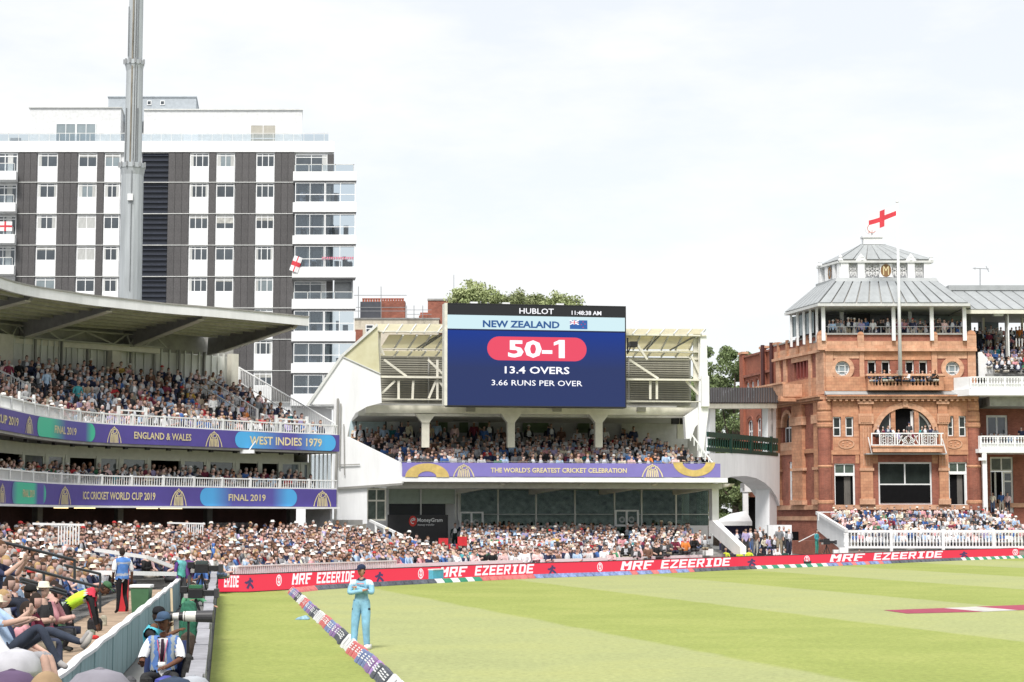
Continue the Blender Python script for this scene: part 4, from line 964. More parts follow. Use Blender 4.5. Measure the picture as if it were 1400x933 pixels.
# ------------------------------------------------------------------ red brick houses behind the white stand
B = Facade((at(480, 400, 205).x, 205), (at(640, 400, 205).x, 205)); B.uc = 560; S = lambda u: B.S(u, 430); Z = lambda v: B.Z(v)
h1 = thing('brick_house', tuple(B.W(3, 3, 0)), 'cream rendered house with a long row of chimney pots, right of the apartments', 'house')
m = MB(); B.box(m, S(484), S(600), 0, Z(437), 0, 9); m.build('wall', mat('cream_render', (.62, .56, .46), .9), h1)
m = MB(); B.box(m, S(483), S(601), Z(437), Z(435), -.1, 9.1); m.build('parapet', dsteel, h1)
m = MB(); B.box(m, S(492), S(521), Z(435), Z(412), .5, 2.2); m.build('roof', mat('slate', (.07, .075, .09), .7), h1)
m = MB(); B.box(m, S(521), S(553), Z(435), Z(411), .4, 2.4); c_ = m.build('chimney', brick, h1)
for i in range(16):
    m = MB(); x = S(495.5 + i * 3.6); m.lathe(B.W(x, 1.3, Z(411.5)), [(.13, 0), (.11, .25), (.14, .3), (.14, .42)], 8); m.build('chimney_pot', mat('pot_clay', (.42, .13, .08), .8), c_)
window(B, h1, S(500), S(511), Z(455), Z(444), -.05, nx=1, zs=(.5,), fw=.1)
m = MB(); B.box(m, S(486), S(496), Z(470), Z(451), -.08, -.01); m.build('brick_pier', brick, h1)
m = MB()
for u in (490, 521, 556, 566, 578): B.bar(m, (u, 437), (u, 392 if u < 530 else 418), .07, d=-.6)
for v in (404, 420.5, 425.5): B.bar(m, (484, v), (556, v), .06, d=-.6)
for v in (424, 430): B.bar(m, (556, v), (590, v), .05, d=-.6)
m.build('scaffold', steel, label='thin scaffold poles and rails in front of the chimney stacks', cat='scaffold')
h2 = thing('brick_house', tuple(B.W(14, 5, 0)), 'tall red brick block with a flat dark coping, left of the scoreboard', 'house')
m = MB(); B.box(m, S(584), S(634), 0, Z(409), 1.5, 9); m.build('wall', brick, h2)
m = MB(); B.box(m, S(583.5), S(635), Z(409), Z(406.5), 1.4, 9.1); m.build('coping', dsteel, h2)
m = MB(); B.box(m, S(572), S(584), 0, Z(430), 1.2, 6); m.build('lower_wall', brick, h2)
for i in range(4): m = MB(); m.lathe(B.W(S(575 + i * 2.6), 1.5, Z(430)), [(.13, 0), (.12, .35)], 8); m.build('chimney_pot', MATS['pot_clay'], h2)
m = MB(); B.bar(m, (620.5, 407), (620.5, 376), .06, d=4); m.build('aerial', steel, h2)
# ------------------------------------------------------------------ left stand (three tiers, curved)
UB = 7.10   # top of the upper banner
tp = [(-16.2, 26), (-18.0, 40), (-19.2, 56), (-19.75, 66)]
for u, v in ((0, 558.3), (60, 570.9), (130, 579.5), (250, 585.7), (350, 590.7), (460, 595.2)):
    p = atz(u, v, UB); tp.append((p.x, p.y))
T = Curve(tp, 1)
sE = T.L; tu = lambda u, z=6.7, d=0: T.S(u, z, d)
sA = T.S(-40, 6.7, lo=20)
stand = thing('grandstand', tuple(T.W(tu(200), 5, 0)), 'curved three tier grandstand with deep cantilever roof and purple banners at left', 'grandstand')
# terraces
def steps(n, d0, dd, z0, dz, a, b, mt=conc, nm='terrace_step', par=stand, base=None):
    for k in range(n):
        m = MB(); T.box(m, a, b, (z0 + dz * k - (.25 if base is None else 0)) if base is None else base, z0 + dz * k, d0 + dd * k, d0 + dd * (k + 1) - .004, step=2); m.build(nm, mt, par)
steps(10, .25, .78, 6.55, .33, sA, sE - .1)
m = MB(); T.box(m, sA, sE, 6.15, 6.45, .05, 8.2, step=2); m.build('upper_deck_slab', dconc, stand)
m = MB(); T.box(m, sA, sE, 3.35, 3.62, .05, 8.2, step=2); m.build('middle_deck_slab', dconc, stand)
# suites: frames, panes, dark rooms
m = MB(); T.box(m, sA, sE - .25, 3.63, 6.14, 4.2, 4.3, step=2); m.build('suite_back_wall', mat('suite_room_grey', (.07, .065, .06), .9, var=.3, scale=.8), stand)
su = [-20, 30, 62, 90, 133, 164, 202, 248, 283, 323, 354, 382, 412, 424]
opn = {0, 3, 6, 9, 10}
fr = mat('cream_window_frame', (.55, .56, .50), .5, var=.06)
m = MB(); T.box(m, sA, sE - 1.4, 5.72, 6.14, 1.75, 1.9, step=2); m.build('suite_lintel', fr, stand)
m = MB(); m.prism([T.W(sE - .35, 1.95, 3.63), T.W(sE - .35, 4.2, 3.63), T.W(sE - .35, 4.2, 6.14), T.W(sE - .35, 1.95, 6.14)], (.05, 0, 0)); m.build('suite_end_wall', whitew, stand)
m = MB(); T.box(m, tu(424, 5, 1.8), sE - .3, 3.63, 6.14, 1.8, 1.86); m.build('end_screen', fr, stand)
for i in range(len(su) - 1):
    a, b = tu(su[i], 5, 1.8), tu(su[i + 1], 5, 1.8)
    m = MB(); T.box(m, a, a + .16, 3.63, 5.72, 1.74, 1.9); T.box(m, b - .10, b - .001, 3.63, 5.72, 1.74, 1.9)
    T.box(m, a + .16, b - .1, 5.6, 5.72, 1.76, 1.88)
    if i not in opn:
        T.box(m, a + .16, b - .1, 3.63, 3.8, 1.76, 1.88); T.box(m, (b - .22), b - .1, 3.8, 5.6, 1.78, 1.86)
    wo = m.build('window', fr, stand)
    if i not in opn: m = MB(); T.box(m, a + .16, b - .22, 3.8, 5.6, 1.81, 1.83); m.build('pane', mat('suite_glass', (.16, .19, .19), .07, .1, var=.4, scale=.6, col2=(.05, .06, .06), spec=.8), wo)
for u in (283 + 16,): m = MB(); T.box(m, tu(u - 14, 5, 2.2), tu(u + 18, 5, 2.2), 4.2, 5.5, 2.1, 2.15); m.build('poster', mat('pink_blue_poster', (.30, .10, .16), .5, var=.3, scale=1.4, col2=(.06, .08, .2)), stand)
# glazed end screens
m = MB()
for k in range(6): p = T.W(sE - .15 - .0 * k, .2 + k * .33, 3.65); m.box(p.x - .03, p.x + .03, p.y - .03, p.y + .03, 3.65, 6.14)
m.build('glazed_end_frame', offw, stand)
m = MB(); a, b = T.W(sE - .15, .2, 0), T.W(sE - .15, 1.9, 0); m.hexa([(a.x, a.y, 3.65), (b.x, b.y, 3.65), (b.x + .02, b.y, 3.65), (a.x + .02, a.y, 3.65), (a.x, a.y, 6.1), (b.x, b.y, 6.1), (b.x + .02, b.y, 6.1), (a.x + .02, a.y, 6.1)]); m.build('glazed_end', glassb, stand)
# ground level recess
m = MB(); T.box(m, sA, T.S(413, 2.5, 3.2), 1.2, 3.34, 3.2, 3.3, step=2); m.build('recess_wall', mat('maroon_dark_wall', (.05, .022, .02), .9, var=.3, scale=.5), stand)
for u in (52, 163, 285, 398):
    a = tu(u, 2.5, 2.5); m = MB(); T.box(m, a - .16, a + .16, 1.3, 3.34, 2.4, 2.7); m.build('column', dconc, stand)
    if u < 290: m = MB(); T.box(m, a + .5, a + 3.2, 1.3, 2.6, 3.1, 3.18); m.build('dark_glazing', mat('dark_blue_glazing', (.02, .025, .035), .1, spec=.7), stand)
tube = mat('lit_strip_lamp', srgb(255, 225, 160), emit=1.6)
for u0, u1 in ((71, 88), (99, 126), (185, 212), (217, 245)):
    m = MB(); T.box(m, tu(u0, 3, 1.2), tu(u1, 3, 1.2), 3.27, 3.33, 1.0, 1.12); m.build('strip_light', tube, stand)
for u in (14, 33, 52, 72, 97, 122, 146, 170, 200, 229, 258, 287, 320, 352, 383, 410):
    m = MB(); a = tu(u, 6.1, .5); T.box(m, a - .1, a + .1, 6.02, 6.14, .35, .5); m.build('downlight', black, stand)
# fascia panels and banners
m = MB(); T.box(m, sA, sE, 6.14, 6.25, -.03, .4, step=1.5); m.build('fascia_trim', dsteel, stand)
m = MB(); T.box(m, sA, sE + .1, 3.30, 3.39, -.22, .4, step=1.5); m.build('fascia_trim', white, stand)
def banner(nm, z0, z1, a, b, label, mt=purple, d=-.1):
    r = thing(nm, tuple(T.W((a + b) / 2, 0, z0)), label, 'banner', 'purple banners on the grandstand fronts')
    m = MB(); T.box(m, a, b, z0, z1, d, d + .04, step=.7); m.build('sheet', mt, r); return r
ub = banner('banner', 6.25, UB, sA, sE + .12, 'upper purple banner on the left stand, reading WEST INDIES 1979 at its end')
lb = banner('banner', 3.40, 4.30, sA, sE - .05, 'lower purple banner on the left stand, reading CRICKET WORLD CUP 2019')
def tfn(a, b, z0, z1, d=-.125): return lambda x, y: T.W(a + (b - a) * x, d, z0 + (z1 - z0) * y)
aqua = mat('banner_aqua_green', (.05, .50, .32), .5); cyan = mat('banner_sky_blue', (.07, .36, .72), .5)
def pill(r, u0, u1, z0, z1, mt, solid, d=-.115):
    a, b = tu(u0, z0), tu(u1, z0); rr = (z1 - z0) * .5; n = 7; vs = []; fs = []
    def add(x0, x1):
        for x in (x0 + (x1 - x0) * (np.linspace(0, 1, n) if not (x0 == a or x1 == b) else (np.linspace(0, 1, n) ** 2 if x0 == a else 1 - np.linspace(1, 0, n) ** 2))):
            e = min(x - a, b - x); h = 1 if e > rr else math.sqrt(max(0, 1 - (1 - e / rr) ** 2))
            zc = (z0 + z1) / 2; vs.extend([T.W(x, d, zc - rr * h), T.W(x, d, zc + rr * h)])
        k = len(vs) - 2 * n
        for i in range(n - 1): fs.append((k + 2 * i, k + 2 * i + 1, k + 2 * i + 3, k + 2 * i + 2))
    if solid:
        add(a, a + rr)
        for q in range(6): L0 = a + rr; L1 = b - rr; add(L0 + (L1 - L0) * q / 6 + .001, L0 + (L1 - L0) * (q + 1) / 6)
        add(b - rr, b)
    else: add(a, a + rr); add(a + rr, a + (b - a) * .27); add(a + (b - a) * .73, b - rr); add(b - rr, b)
    m = MB(); m.add(vs, fs); m.build('colour_block', mt, r)
def gradmat(name, c, edge=.27):   # printed fade: colour at both ends, banner purple in the middle (object space across the block)
    m = bpy.data.materials.new(name); m.use_nodes = True; t = m.node_tree; p = t.nodes['Principled BSDF']; p.inputs['Roughness'].default_value = .5
    tcn = N(t, 'ShaderNodeTexCoord'); sx = N(t, 'ShaderNodeSeparateXYZ'); t.links.new(tcn.outputs['Generated'], sx.inputs[0]); r = N(t, 'ShaderNodeValToRGB'); e = r.color_ramp.elements
    e[0].color = c + (1,); e[1].color = c + (1,); e[0].position = .12; e[1].position = .9
    a = e.new(edge + .05); a.color = (.085, .075, .34, 1); b = e.new(1 - edge); b.color = (.085, .075, .34, 1)
    t.links.new(sx.outputs[0], r.inputs[0]); t.links.new(r.outputs[0], p.inputs['Base Color']); return m
pill(ub, 47, 127, 6.26, UB - .01, gradmat('fade_green', (.05, .50, .32)), True)
pill(ub, 319, 457, 6.27, UB - .02, gradmat('fade_cyan', (.07, .40, .78), .42), True)
pill(lb, 12, 59, 3.41, 4.28, gradmat('fade_green_small', (.05, .50, .32)), True)
pill(lb, 271, 404, 3.41, 4.28, gradmat('fade_cyan_wide', (.07, .36, .72)), True)
for txt, u0, u1, z0, z1, r in (('WORLD CUP 2019', -40, 21, 6.5, 6.85, ub), ('FINAL 2019', 71, 101, 6.48, 6.82, ub), ('ENGLAND & WALES', 181, 259, 6.5, 6.83, ub), ('WEST INDIES 1979', 339, 438, 6.46, 6.88, ub),
                               ('FINAL 2019', 27, 43, 3.68, 4.0, lb), ('ICC CRICKET WORLD CUP 2019', 110, 210, 3.66, 4.02, lb), ('FINAL 2019', 310, 361, 3.66, 4.0, lb)):
    lettering(txt, tfn(tu(u0, z0), tu(u1, z0), z0, z1), goldl, r, bold=.02)
for u0, u1, z0, z1, r in ((31, 41, 6.3, 7.05, ub), (144, 163, 6.27, 7.05, ub), (279, 301, 6.27, 7.05, ub), (-6, 3, 3.43, 4.2, lb), (77, 93, 3.42, 4.25, lb), (231, 252, 3.42, 4.25, lb), (427, 450, 3.42, 4.25, lb)):
    lettering(None, tfn(tu(u0, z0), tu(u1, z0), z0, z1), goldl, r, geo=TROPHY, name='trophy_emblem')
# railings on top of both banners
for z0, z1, gr in ((UB, UB + .52, 'upper'), (4.30, 4.78, 'lower')):
    r = thing('railing', tuple(T.W(tu(250), 0, z0)), f'white baluster railing along the {gr} purple banner of the left stand', 'railing')
    m = MB(); T.box(m, sA, sE, z1 - .06, z1, -.08, .0, step=1); m.build('top_rail', white, r)
    m = MB(); T.box(m, sA, sE, z0 + .0, z0 + .06, -.08, .0, step=1); m.build('bottom_rail', white, r)
    m = MB(); a = sA
    while a < sE: T.box(m, a, a + .035, z0 + .06, z1 - .06, -.06, -.03, step=1); a += .15
    m.build('balusters', white, r, kind='stuff')
    a = sA; k = 0
    while a < sE:
        m = MB(); T.box(m, a, a + .11, z0, z1 + .04, -.1, .02, step=1); m.build('post', white, r); a += 1.9
for u0, u1 in ((20, 40), (157, 194), (373, 415)):
    r = thing('gate_panel', tuple(T.W(tu(u0), .3, UB)), f"raised white {'left' if u0 < 100 else 'middle' if u0 < 300 else 'right'} stair head frame standing above the upper railing", 'railing', 'stair head frames on the upper railing')
    m = MB(); a, b = tu(u0, 7.5, .3), tu(u1, 7.5, .3); T.box(m, a, b, UB + .68, UB + .74, .1, .16); m.build('top_rail', white, r)
    for q in (a, b): m = MB(); T.box(m, q, q + .14, UB - .5, UB + .9, .08, .18); m.build('post', white, r)
# aisle stair rails in the upper tier
def stairrail(a, d0, z0, d1, z1, label, grp='stair rails in the upper tier', fn=None, post=1.2, hgt=.85):
    fn = fn or (lambda d, z: T.W(a, d, z)); r = thing('stair_rail', tuple(fn(d0, z0)), label, 'railing', grp)
    m = MB(); m.bar(fn(d0, z0 + hgt), fn(d1, z1 + hgt), .06); m.build('hand_rail', white, r); m = MB(); m.bar(fn(d0, z0 + .15), fn(d1, z1 + .15), .05); m.build('bottom_rail', white, r)
    m = MB(); n = int(abs(d1 - d0) / .14)
    for k in range(n): d = d0 + (d1 - d0) * k / n; z = z0 + (z1 - z0) * k / n; m.bar(fn(d, z + .15), fn(d, z + hgt), .03)
    m.build('balusters', white, r, kind='stuff')
    for q in (0, 1): d, z = (d0, z0) if q == 0 else (d1, z1); m = MB(); m.bar(fn(d, z), fn(d, z + hgt + .05), .1); m.build('post', white, r)
for u, off, lab in ((40, 3.6, 'white stair rail high in the upper tier at the left edge'), (326, 2.2, 'pair of white stair rails in the upper tier, left rail, right of centre'), (352, 2.2, 'pair of white stair rails in the upper tier, right rail beside the seats')):
    a = tu(u, 8.5, off); stairrail(a, off, 6.6 + off * .42, 6.2, 6.6 + 6.2 * .42, lab)
a = sE - .1; fn = lambda d, z: T.W(sE - .02, d, z)
stairrail(0, .1, 6.75, 8.2, 10.1, 'long sloping white end rail descending at the right end of the upper tier', fn=fn, hgt=.95)
m = MB(); p0, p1 = fn(.1, 6.2), fn(8.2, 9.6); m.prism([fn(.1, 6.2), fn(8.2, 6.2), fn(8.2, 9.9), fn(.1, 6.6)], (.12, 0, 0)); m.build('end_wall', whitew, stand)
m = MB(); m.prism([fn(.4, 1.3), fn(2.4, 1.3), fn(2.4, 3.3), fn(.4, 3.3)], (.1, 0, 0)); m.build('end_wall', whitew, stand)
m = MB()
for k in range(9): p = fn(.5 + k * .25, 0); m.box(p.x + .1, p.x + .14, p.y, p.y + .04, 1.3, 3.3)
m.build('vertical_ribs', offw, stand)
# back wall of corrugated sheet
cor = mat('corrugated_pale_sheet', (.60, .61, .58), .6, var=.12, scale=1.2, stretch=(1, 1, .3))
bs, be = T.S(-30, 11, 8.6, lo=20), T.S(323, 11, 8.6)
m = MB(); T.box(m, bs, be, 9.0, 11.65, 8.75, 8.8, step=1); m.build('back_wall', cor, stand)
m = MB(); a = bs
while a < be: T.box(m, a, a + .07, 9.0, 11.8, 8.66, 8.76, step=1); a += .42
m.build('sheet_ribs', cor, stand, kind='stuff')
for u in (50, 86, 122, 181, 213, 247, 281): a = T.S(u, 11, 8.5); m = MB(); T.box(m, a - .04, a + .04, 9.0, 11.8, 8.55, 8.7); m.build('wall_mullion', dsteel, stand)
for u in (6, 157, 319): a = T.S(u, 11, 8.4); m = MB(); T.box(m, a - .26, a + .26, 9.0, 11.8, 8.25, 8.65); m.build('column', cream, stand)
m = MB(); T.box(m, bs, be, 11.66, 12.75, 8.76, 8.8, step=1); m.build('upper_back_panel', dsteel, stand)
# roof: curve of the eave is separate
rp2 = [(-20.2, 52), (-21.6, 66)]
for u, v in ((0, 381), (100, 401.5), (163, 409.4), (229, 416.8), (300, 422.5), (421, 434.5)):
    p = atz(u, v, 13.05); rp2.append((p.x, p.y))
E = Curve(rp2, 1); e0 = E.S(-60, 13, lo=3)
roof = MB()
zr = lambda d: 12.95 - .03 * d
n = 40; vs = []; fs = []
for k in range(n + 1):
    a = e0 + (E.L - e0) * k / n
    for d, dz in ((0, 0), (9.4, 0), (9.4, .18), (0, .1)): vs.append(E.W(a, d, zr(d) + dz))
for k in range(n):
    for i in range(4): fs.append((4 * k + i, 4 * k + (i + 1) % 4, 4 * k + 4 + (i + 1) % 4, 4 * k + 4 + i))
fs += [(0, 1, 2, 3), (4 * n + 3, 4 * n + 2, 4 * n + 1, 4 * n)]
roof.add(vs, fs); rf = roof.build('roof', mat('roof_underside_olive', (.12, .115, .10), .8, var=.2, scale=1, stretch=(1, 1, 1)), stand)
m = MB(); E.box(m, e0, E.L, 12.62, 13.05, -.06, .12, step=1); m.build('eave_fascia', whitew, rf)
m = MB(); E.box(m, e0, E.L, 13.05, 13.12, -.1, .5, step=1); m.build('roof_edge_flashing', dsteel, rf)
for k in range(7):   # purlins
    d = .9 + k * 1.05; m = MB(); E.box(m, e0, E.L - .15, zr(d) - .26, zr(d) - .01, d, d + .26, step=1.2); m.build('purlin', mat('purlin_cream', (.50, .49, .42), .6, var=.1), rf)
for u in (-46, 52, 160, 283, 410):   # tapered cantilever ribs
    a = E.S(u, 12.7, 0)
    def w_(d, z, a=a): return E.W(a, d, z)
    sk = .2   # ribs run slightly askew of the eave
    f2 = lambda d, z: E.W(a + sk * d * .42, d, z)
    poly_ = [f2(.25, zr(0) - .14), f2(8.5, zr(8.5) - .02), f2(8.6, zr(8.5) - 1.05), f2(7.2, zr(7.2) - 1.0), f2(.6, zr(0) - .42)]
    m = MB(); m.prism(poly_, E.W(a + .22, 0, 0) - E.W(a, 0, 0)); b_ = m.build('cantilever_rib', dsteel, rf)
    m = MB(); m.bar(f2(.6, zr(0) - .44), f2(7.2, zr(7.2) - 1.02), .34, .05); m.build('flange', cream, b_)
# back truss under the roof
tr_ = MB(); a = e0; k = 0
be2 = E.L - 3.4
while a < be2:
    b = a + .75; za, zb = (11.75, 12.3) if k % 2 else (12.3, 11.75)
    tr_.bar(E.W(a, 7.6, za), E.W(b, 7.6, zb), .07); a = b; k += 1
E.box(tr_, e0, be2, 12.26, 12.34, 7.56, 7.64); E.box(tr_, e0, be2, 11.7, 11.78, 7.56, 7.64)
tr_.build('lattice_truss', mat('pale_truss', (.42, .42, .38), .6), rf)
m = MB(); E.box(m, e0, be2, 11.45, 11.75, 7.9, 8.2, step=1.5); m.build('back_beam', cream, stand)
p = at(340, 617, T.W(tu(340), -.2, 0).y); m = MB(); m.box(p.x - .4, p.x + .3, p.y - .25, p.y, p.z - .12, p.z + .06); m.bar((p.x, p.y - .1, p.z), (p.x + .35, p.y - .1, p.z + .5), .05); m.build('floodlight', white, label='small white floodlight bracketed below the upper banner', cat='lamp')

# crowd in the left stand
def hd(t, n): return math.atan2(-n[0], n[1]) if False else 0
def facing(vx, vy): return math.atan2(vx, -vy)     # local -y turned towards (vx, vy)
def trow(a, d, z):
    t_, n = T.tn(a); p = T.W(a, d, z); return p.x, p.y, z, facing(-n[0] - t_[0] * .15 + .25, -n[1] - t_[1] * .15 - .25)
for k in range(10):
    d = .85 + .76 * k; z = 6.5 + .325 * k
    a0, a1 = sA, sE - .45
    if k > 3: a1 = sE - .6
    rowpeople(lambda a: trow(a, d, z), a0, a1 - (k * .12), dens=.50, fill=.92 if k < 9 else .7, light=0 if k > 1 else 1, stand=None, hatp=.12)  # inner rows get the darker clothing mix in place of roof shade
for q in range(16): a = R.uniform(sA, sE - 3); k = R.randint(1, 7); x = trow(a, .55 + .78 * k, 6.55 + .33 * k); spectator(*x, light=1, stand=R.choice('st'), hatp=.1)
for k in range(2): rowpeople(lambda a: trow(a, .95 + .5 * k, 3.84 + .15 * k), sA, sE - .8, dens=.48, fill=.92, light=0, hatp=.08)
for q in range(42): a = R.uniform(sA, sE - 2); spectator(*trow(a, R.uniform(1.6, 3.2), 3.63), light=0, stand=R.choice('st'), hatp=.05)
# lower tier: rows sweep from the red boards / walkway up to the front of the recess
from math import hypot
bq = np.array([BC.W(a, 1.0, 0)[:2] for a in np.linspace(0, BC.S(720, .3), 60)])
def inside(x, y):
    if y < 69.5 and x > wl(y) - 2.25 + (0 if y < 60 else 0): return None
    dd = np.min(np.hypot(bq[:, 0] - x, bq[:, 1] - y)) ; k = np.argmin(np.hypot(bq[:, 0] - x, bq[:, 1] - y))
    if y >= 69.5:
        # must be behind the board
        yb = np.interp(x, bq[:, 0], bq[:, 1]) if x > bq[0, 0] else 66
        if y < yb + .5: return None
        return min(dd, max(.1, (wl(y) - x)) if x < wl(y) and y < 72 else dd)
    return min(dd, abs(wl(y) - 2.0 - x))
AX0 = at(528, 640, 104).x
lowz = {}
def lrow(a, d):
    p = T.W(a, d, 0); w_ = inside(p.x, p.y)
    if w_ is None: return None
    z = .12 + 1.5 * w_ / (w_ + abs(d) + .5)
    if p.y < 55: z += .2
    t_, n = T.tn(a); 
    if 0: pass
    return p.x, p.y, z - .18, facing(-n[0] * .8 + .5, -n[1] * .8 - .35)
for k in range(25):
    d = -.6 - .74 * k
    z0 = 'left of the walkway'
    a = T.S(-60, 1, d, lo=0) if k < 14 else 0; a = 2 + R.random()
    while a < sE + 4.5:
        q = lrow(a, d)
        a += .52 * R.uniform(.9, 1.12)
        if q is None or R.random() > .95: continue
        if q[1] < 30 or (q[1] > 90 and q[0] > AX0 - .4 - (98 - q[1]) * .0 and q[1] > 99): continue
        if abs((a - 18.0) % 13.0) < .5 and q[1] > 45: continue           # aisles
        zone = 'just above the walkway' if q[1] < 50 else 'by the blue wall' if q[1] < 62 else 'left lower tier' if q[1] < 72 else 'behind the red board'
        spectator(q[0] + R.gauss(0, .04), q[1] + R.gauss(0, .05), q[2], q[3], light=1, hatp=.2, zone=zone)
for yy in np.arange(23.2, 36, .78):
    xx = wl(yy) - (.95 if yy < 32 else 2.4)
    while xx > -.285 * yy:
        p_ = proj(xx, yy, 1.4)
        if all(math.hypot(xx - a, yy - b) > .5 for a, b in ((-7.36, 29), (-8.2, 31.5), (-7.3, 27), (-6.9, 25.5), (-6.6, 26.2), (-5.9, 22.5))) and R.random() < .9:
            spectator(xx, yy, .48 + .2 * (wl(yy) - .95 - xx), facing(1, -.25), light=1, hatp=.25, zone='beside the handrails')
        xx -= .56
# sloping terrace under the lower tier
m = MB()
for i in range(0, 60):
    a0, a1 = (sE + 5) * i / 60, (sE + 5) * (i + 1) / 60
    for j in range(9):
        c = []
        for a, d in ((a0, -.2 - 2 * j), (a1, -.2 - 2 * j), (a1, -2.2 - 2 * j), (a0, -2.2 - 2 * j)):
            q = lrow(a, d)
            if q is None: c = None; break
            c.append((q[0], q[1], q[2] - .02))
        if c: m.add(c, [(0, 1, 2, 3)])
m.build('lower_terrace', conc, stand)
# short rails over the vomitories in the lower tier
for u, v, Y, n_ in ((88, 733, 66, 8), (262, 728, 86, 8), (235, 760, 74, 0)):
    if not n_: continue
    p = at(u, v, Y); r = thing('stair_rail', tuple(p), f'short white rail over a stairway in the lower left crowd, {"left" if u < 100 else "right"} one', 'railing', 'rails over the lower stairways')
    m = MB(); m.bar((p.x - 1.1, p.y, p.z + .42), (p.x + .6, p.y, p.z + .38), .07); m.build('top_rail', white, r); m = MB()
    for k in range(n_): m.bar((p.x - .2 + k * .1, p.y, p.z - .3), (p.x - .2 + k * .1, p.y, p.z + .38), .04)
    m.build('balusters', white, r)
# pale sloping parapet walls seen across the lower left crowd
for pts, z, lab in ((((130, 752, 62), (200, 762, 63), (235, 775, 64)), .0, 'upper'), ((((120, 783, 54), (160, 783.5, 54), (240, 785, 56))), 0, 'lower')):
    P = [at(*q) for q in pts]; m = MB()
    for a, b in zip(P, P[1:]): m.bar(a, b, .1, .12)
    m.build('parapet_rail', white, label=f'{lab} white rail crossing the left crowd behind the standing steward', cat='railing')
# ------------------------------------------------------------------ white stand with the scoreboard (centre)
G = Facade((at(550, 640, 105.5).x, 105.5), (at(985, 640, 108).x, 108)); G.uc = 760; gS = lambda u, d=0: G.S(u, 640, d); gZ = lambda v, u=760, d=0: G.Z(v, u, d)
al = thing('grandstand', tuple(G.W(9, 3, 0)), 'white two tier stand with translucent cream roof behind the big scoreboard', 'grandstand')
# end wall on the left, with the seating opening cut into its edge
m = MB(); G.poly(m, [(421, 553), (467, 487), (520, 511), (522, 551), (502, 556), (486, 565), (479, 577), (475, 597), (549, 633), (552, 661), (502, 668), (502, 716), (457, 722), (456, 560)][::1], -.3, .15); m.build('end_wall', whitew, al)
m = MB(); G.poly(m, [(467, 487), (516, 444), (519, 510)], -.28, -.1); m.build('gable_panel', mat('stained_cream_glazing', (.66, .64, .46), .6, var=.15, scale=.8, col2=(.5, .47, .28)), al)
m = MB(); G.bar(m, (420, 555), (467, 487), .14, -.32); G.bar(m, (467, 487), (516, 444), .14, -.32); G.bar(m, (467, 487), (520, 511), .06, -.34); m.build('gable_capping', offw, al)
m = MB(); G.poly(m, [(457, 560), (457, 553), (421, 553)], -.3, .1); m.build('end_wall', whitew, al)
m = MB(); G.bar(m, (462, 545), (458, 720), .12, -.42); G.bar(m, (466, 552), (464, 640), .07, -.4); G.bar(m, (470, 580), (471, 650), .05, -.4); G.bar(m, (462, 668), (550, 662), .12, -.42); G.bar(m, (463, 636), (492, 635), .05, -.4); m.build('service_pipes', dsteel, al)
for v in (556,): m = MB(); G.bar(m, (424, 556), (456, 556), .03, -.33); m.build('wall_joint', steel, al)
# sloping parapet rails either side of the upper seats
for pts, lb, in (([(476, 598), (549, 634)], 'left'), ([(944, 592), (974, 633)], 'right')):
    r = thing('stair_rail', tuple(G.W(gS(pts[0][0]), 0, gZ(pts[0][1]))), f'white sloping rail at the {lb} end of the upper deck of the white stand', 'railing', 'sloping rails of the white stand')
    m = MB(); G.bar(m, pts[0], pts[1], .08, -.2); m.build('top_rail', white, r); m = MB()
    for k in range(7): q = k / 6; u, v = pts[0][0] + (pts[1][0] - pts[0][0]) * q, pts[0][1] + (pts[1][1] - pts[0][1]) * q; G.bar(m, (u, v), (u, v + 11), .05, -.2)
    m.build('posts', white, r)
m = MB(); G.poly(m, [(944, 600), (975, 640), (984, 640), (984, 560), (944, 560)], 5.2, 5.4) if 0 else G.pbox(m, 925, 455, 945, 600, 6.0, 6.2); m.build('side_wall', cream, al)
# right-hand frame
m = MB(); G.pbox(m, 959, 514, 970, 556, -.2, 1.2); m.build('end_block', white, al)
m = MB(); G.poly(m, [(958, 455), (966, 455), (969, 560), (964, 600), (962, 625), (955, 625), (955, 560)], 0, .35); m.build('end_column', white, al)
m = MB(); G.poly(m, [(948, 455), (958, 455), (958, 560), (948, 520)], .4, .5); m.build('end_panel', cream, al)
m = MB(); G.poly(m, [(936, 570), (960, 552), (970, 553), (966, 566), (950, 585), (945, 600), (938, 600)], .2, .7); m.build('haunch', whitew, al)
# deck slab, eave and underside with beams
m = MB(); G.pbox(m, 549, 652.5, 995, 660, -.45, 7.0); m.build('deck_edge', white, al)
m = MB(); G.poly(m, [(512, 667), (552, 652), (552, 660), (524, 667)], -.42, .1); m.build('deck_edge_return', white, al)
m = MB(); G.box(m, gS(530), gS(990), gZ(660) - .32, gZ(660) - .03, .5, 6.8); m.build('soffit', mat('soffit_grey', (.50, .50, .47), .9), al)
for u in (650, 760, 860, 965):
    m = MB(); m.prism([G.W(gS(u) + 1.5 - 0, .3, gZ(660) - .03), G.W(gS(u) - .8, 5, gZ(660) - .03), G.W(gS(u) - .8, 5, gZ(660) - .62), G.W(gS(u) + 1.4, .5, gZ(660) - .18)], (.25, 0, 0)); m.build('deck_beam', cream, al)
# upper terrace
for k in range(8):
    m = MB(); G.box(m, gS(552) - (.35 * k), gS(975) - .25 * k, 4.75, 5.05 + .2 * k, .2 + .85 * k, .2 + .85 * (k + 1) - .004); m.build('terrace_step', conc, al)
m = MB(); G.box(m, gS(470), gS(968), 4.9, 7.1, 7.2, 7.3)
m.build('back_parapet', whitew, al)
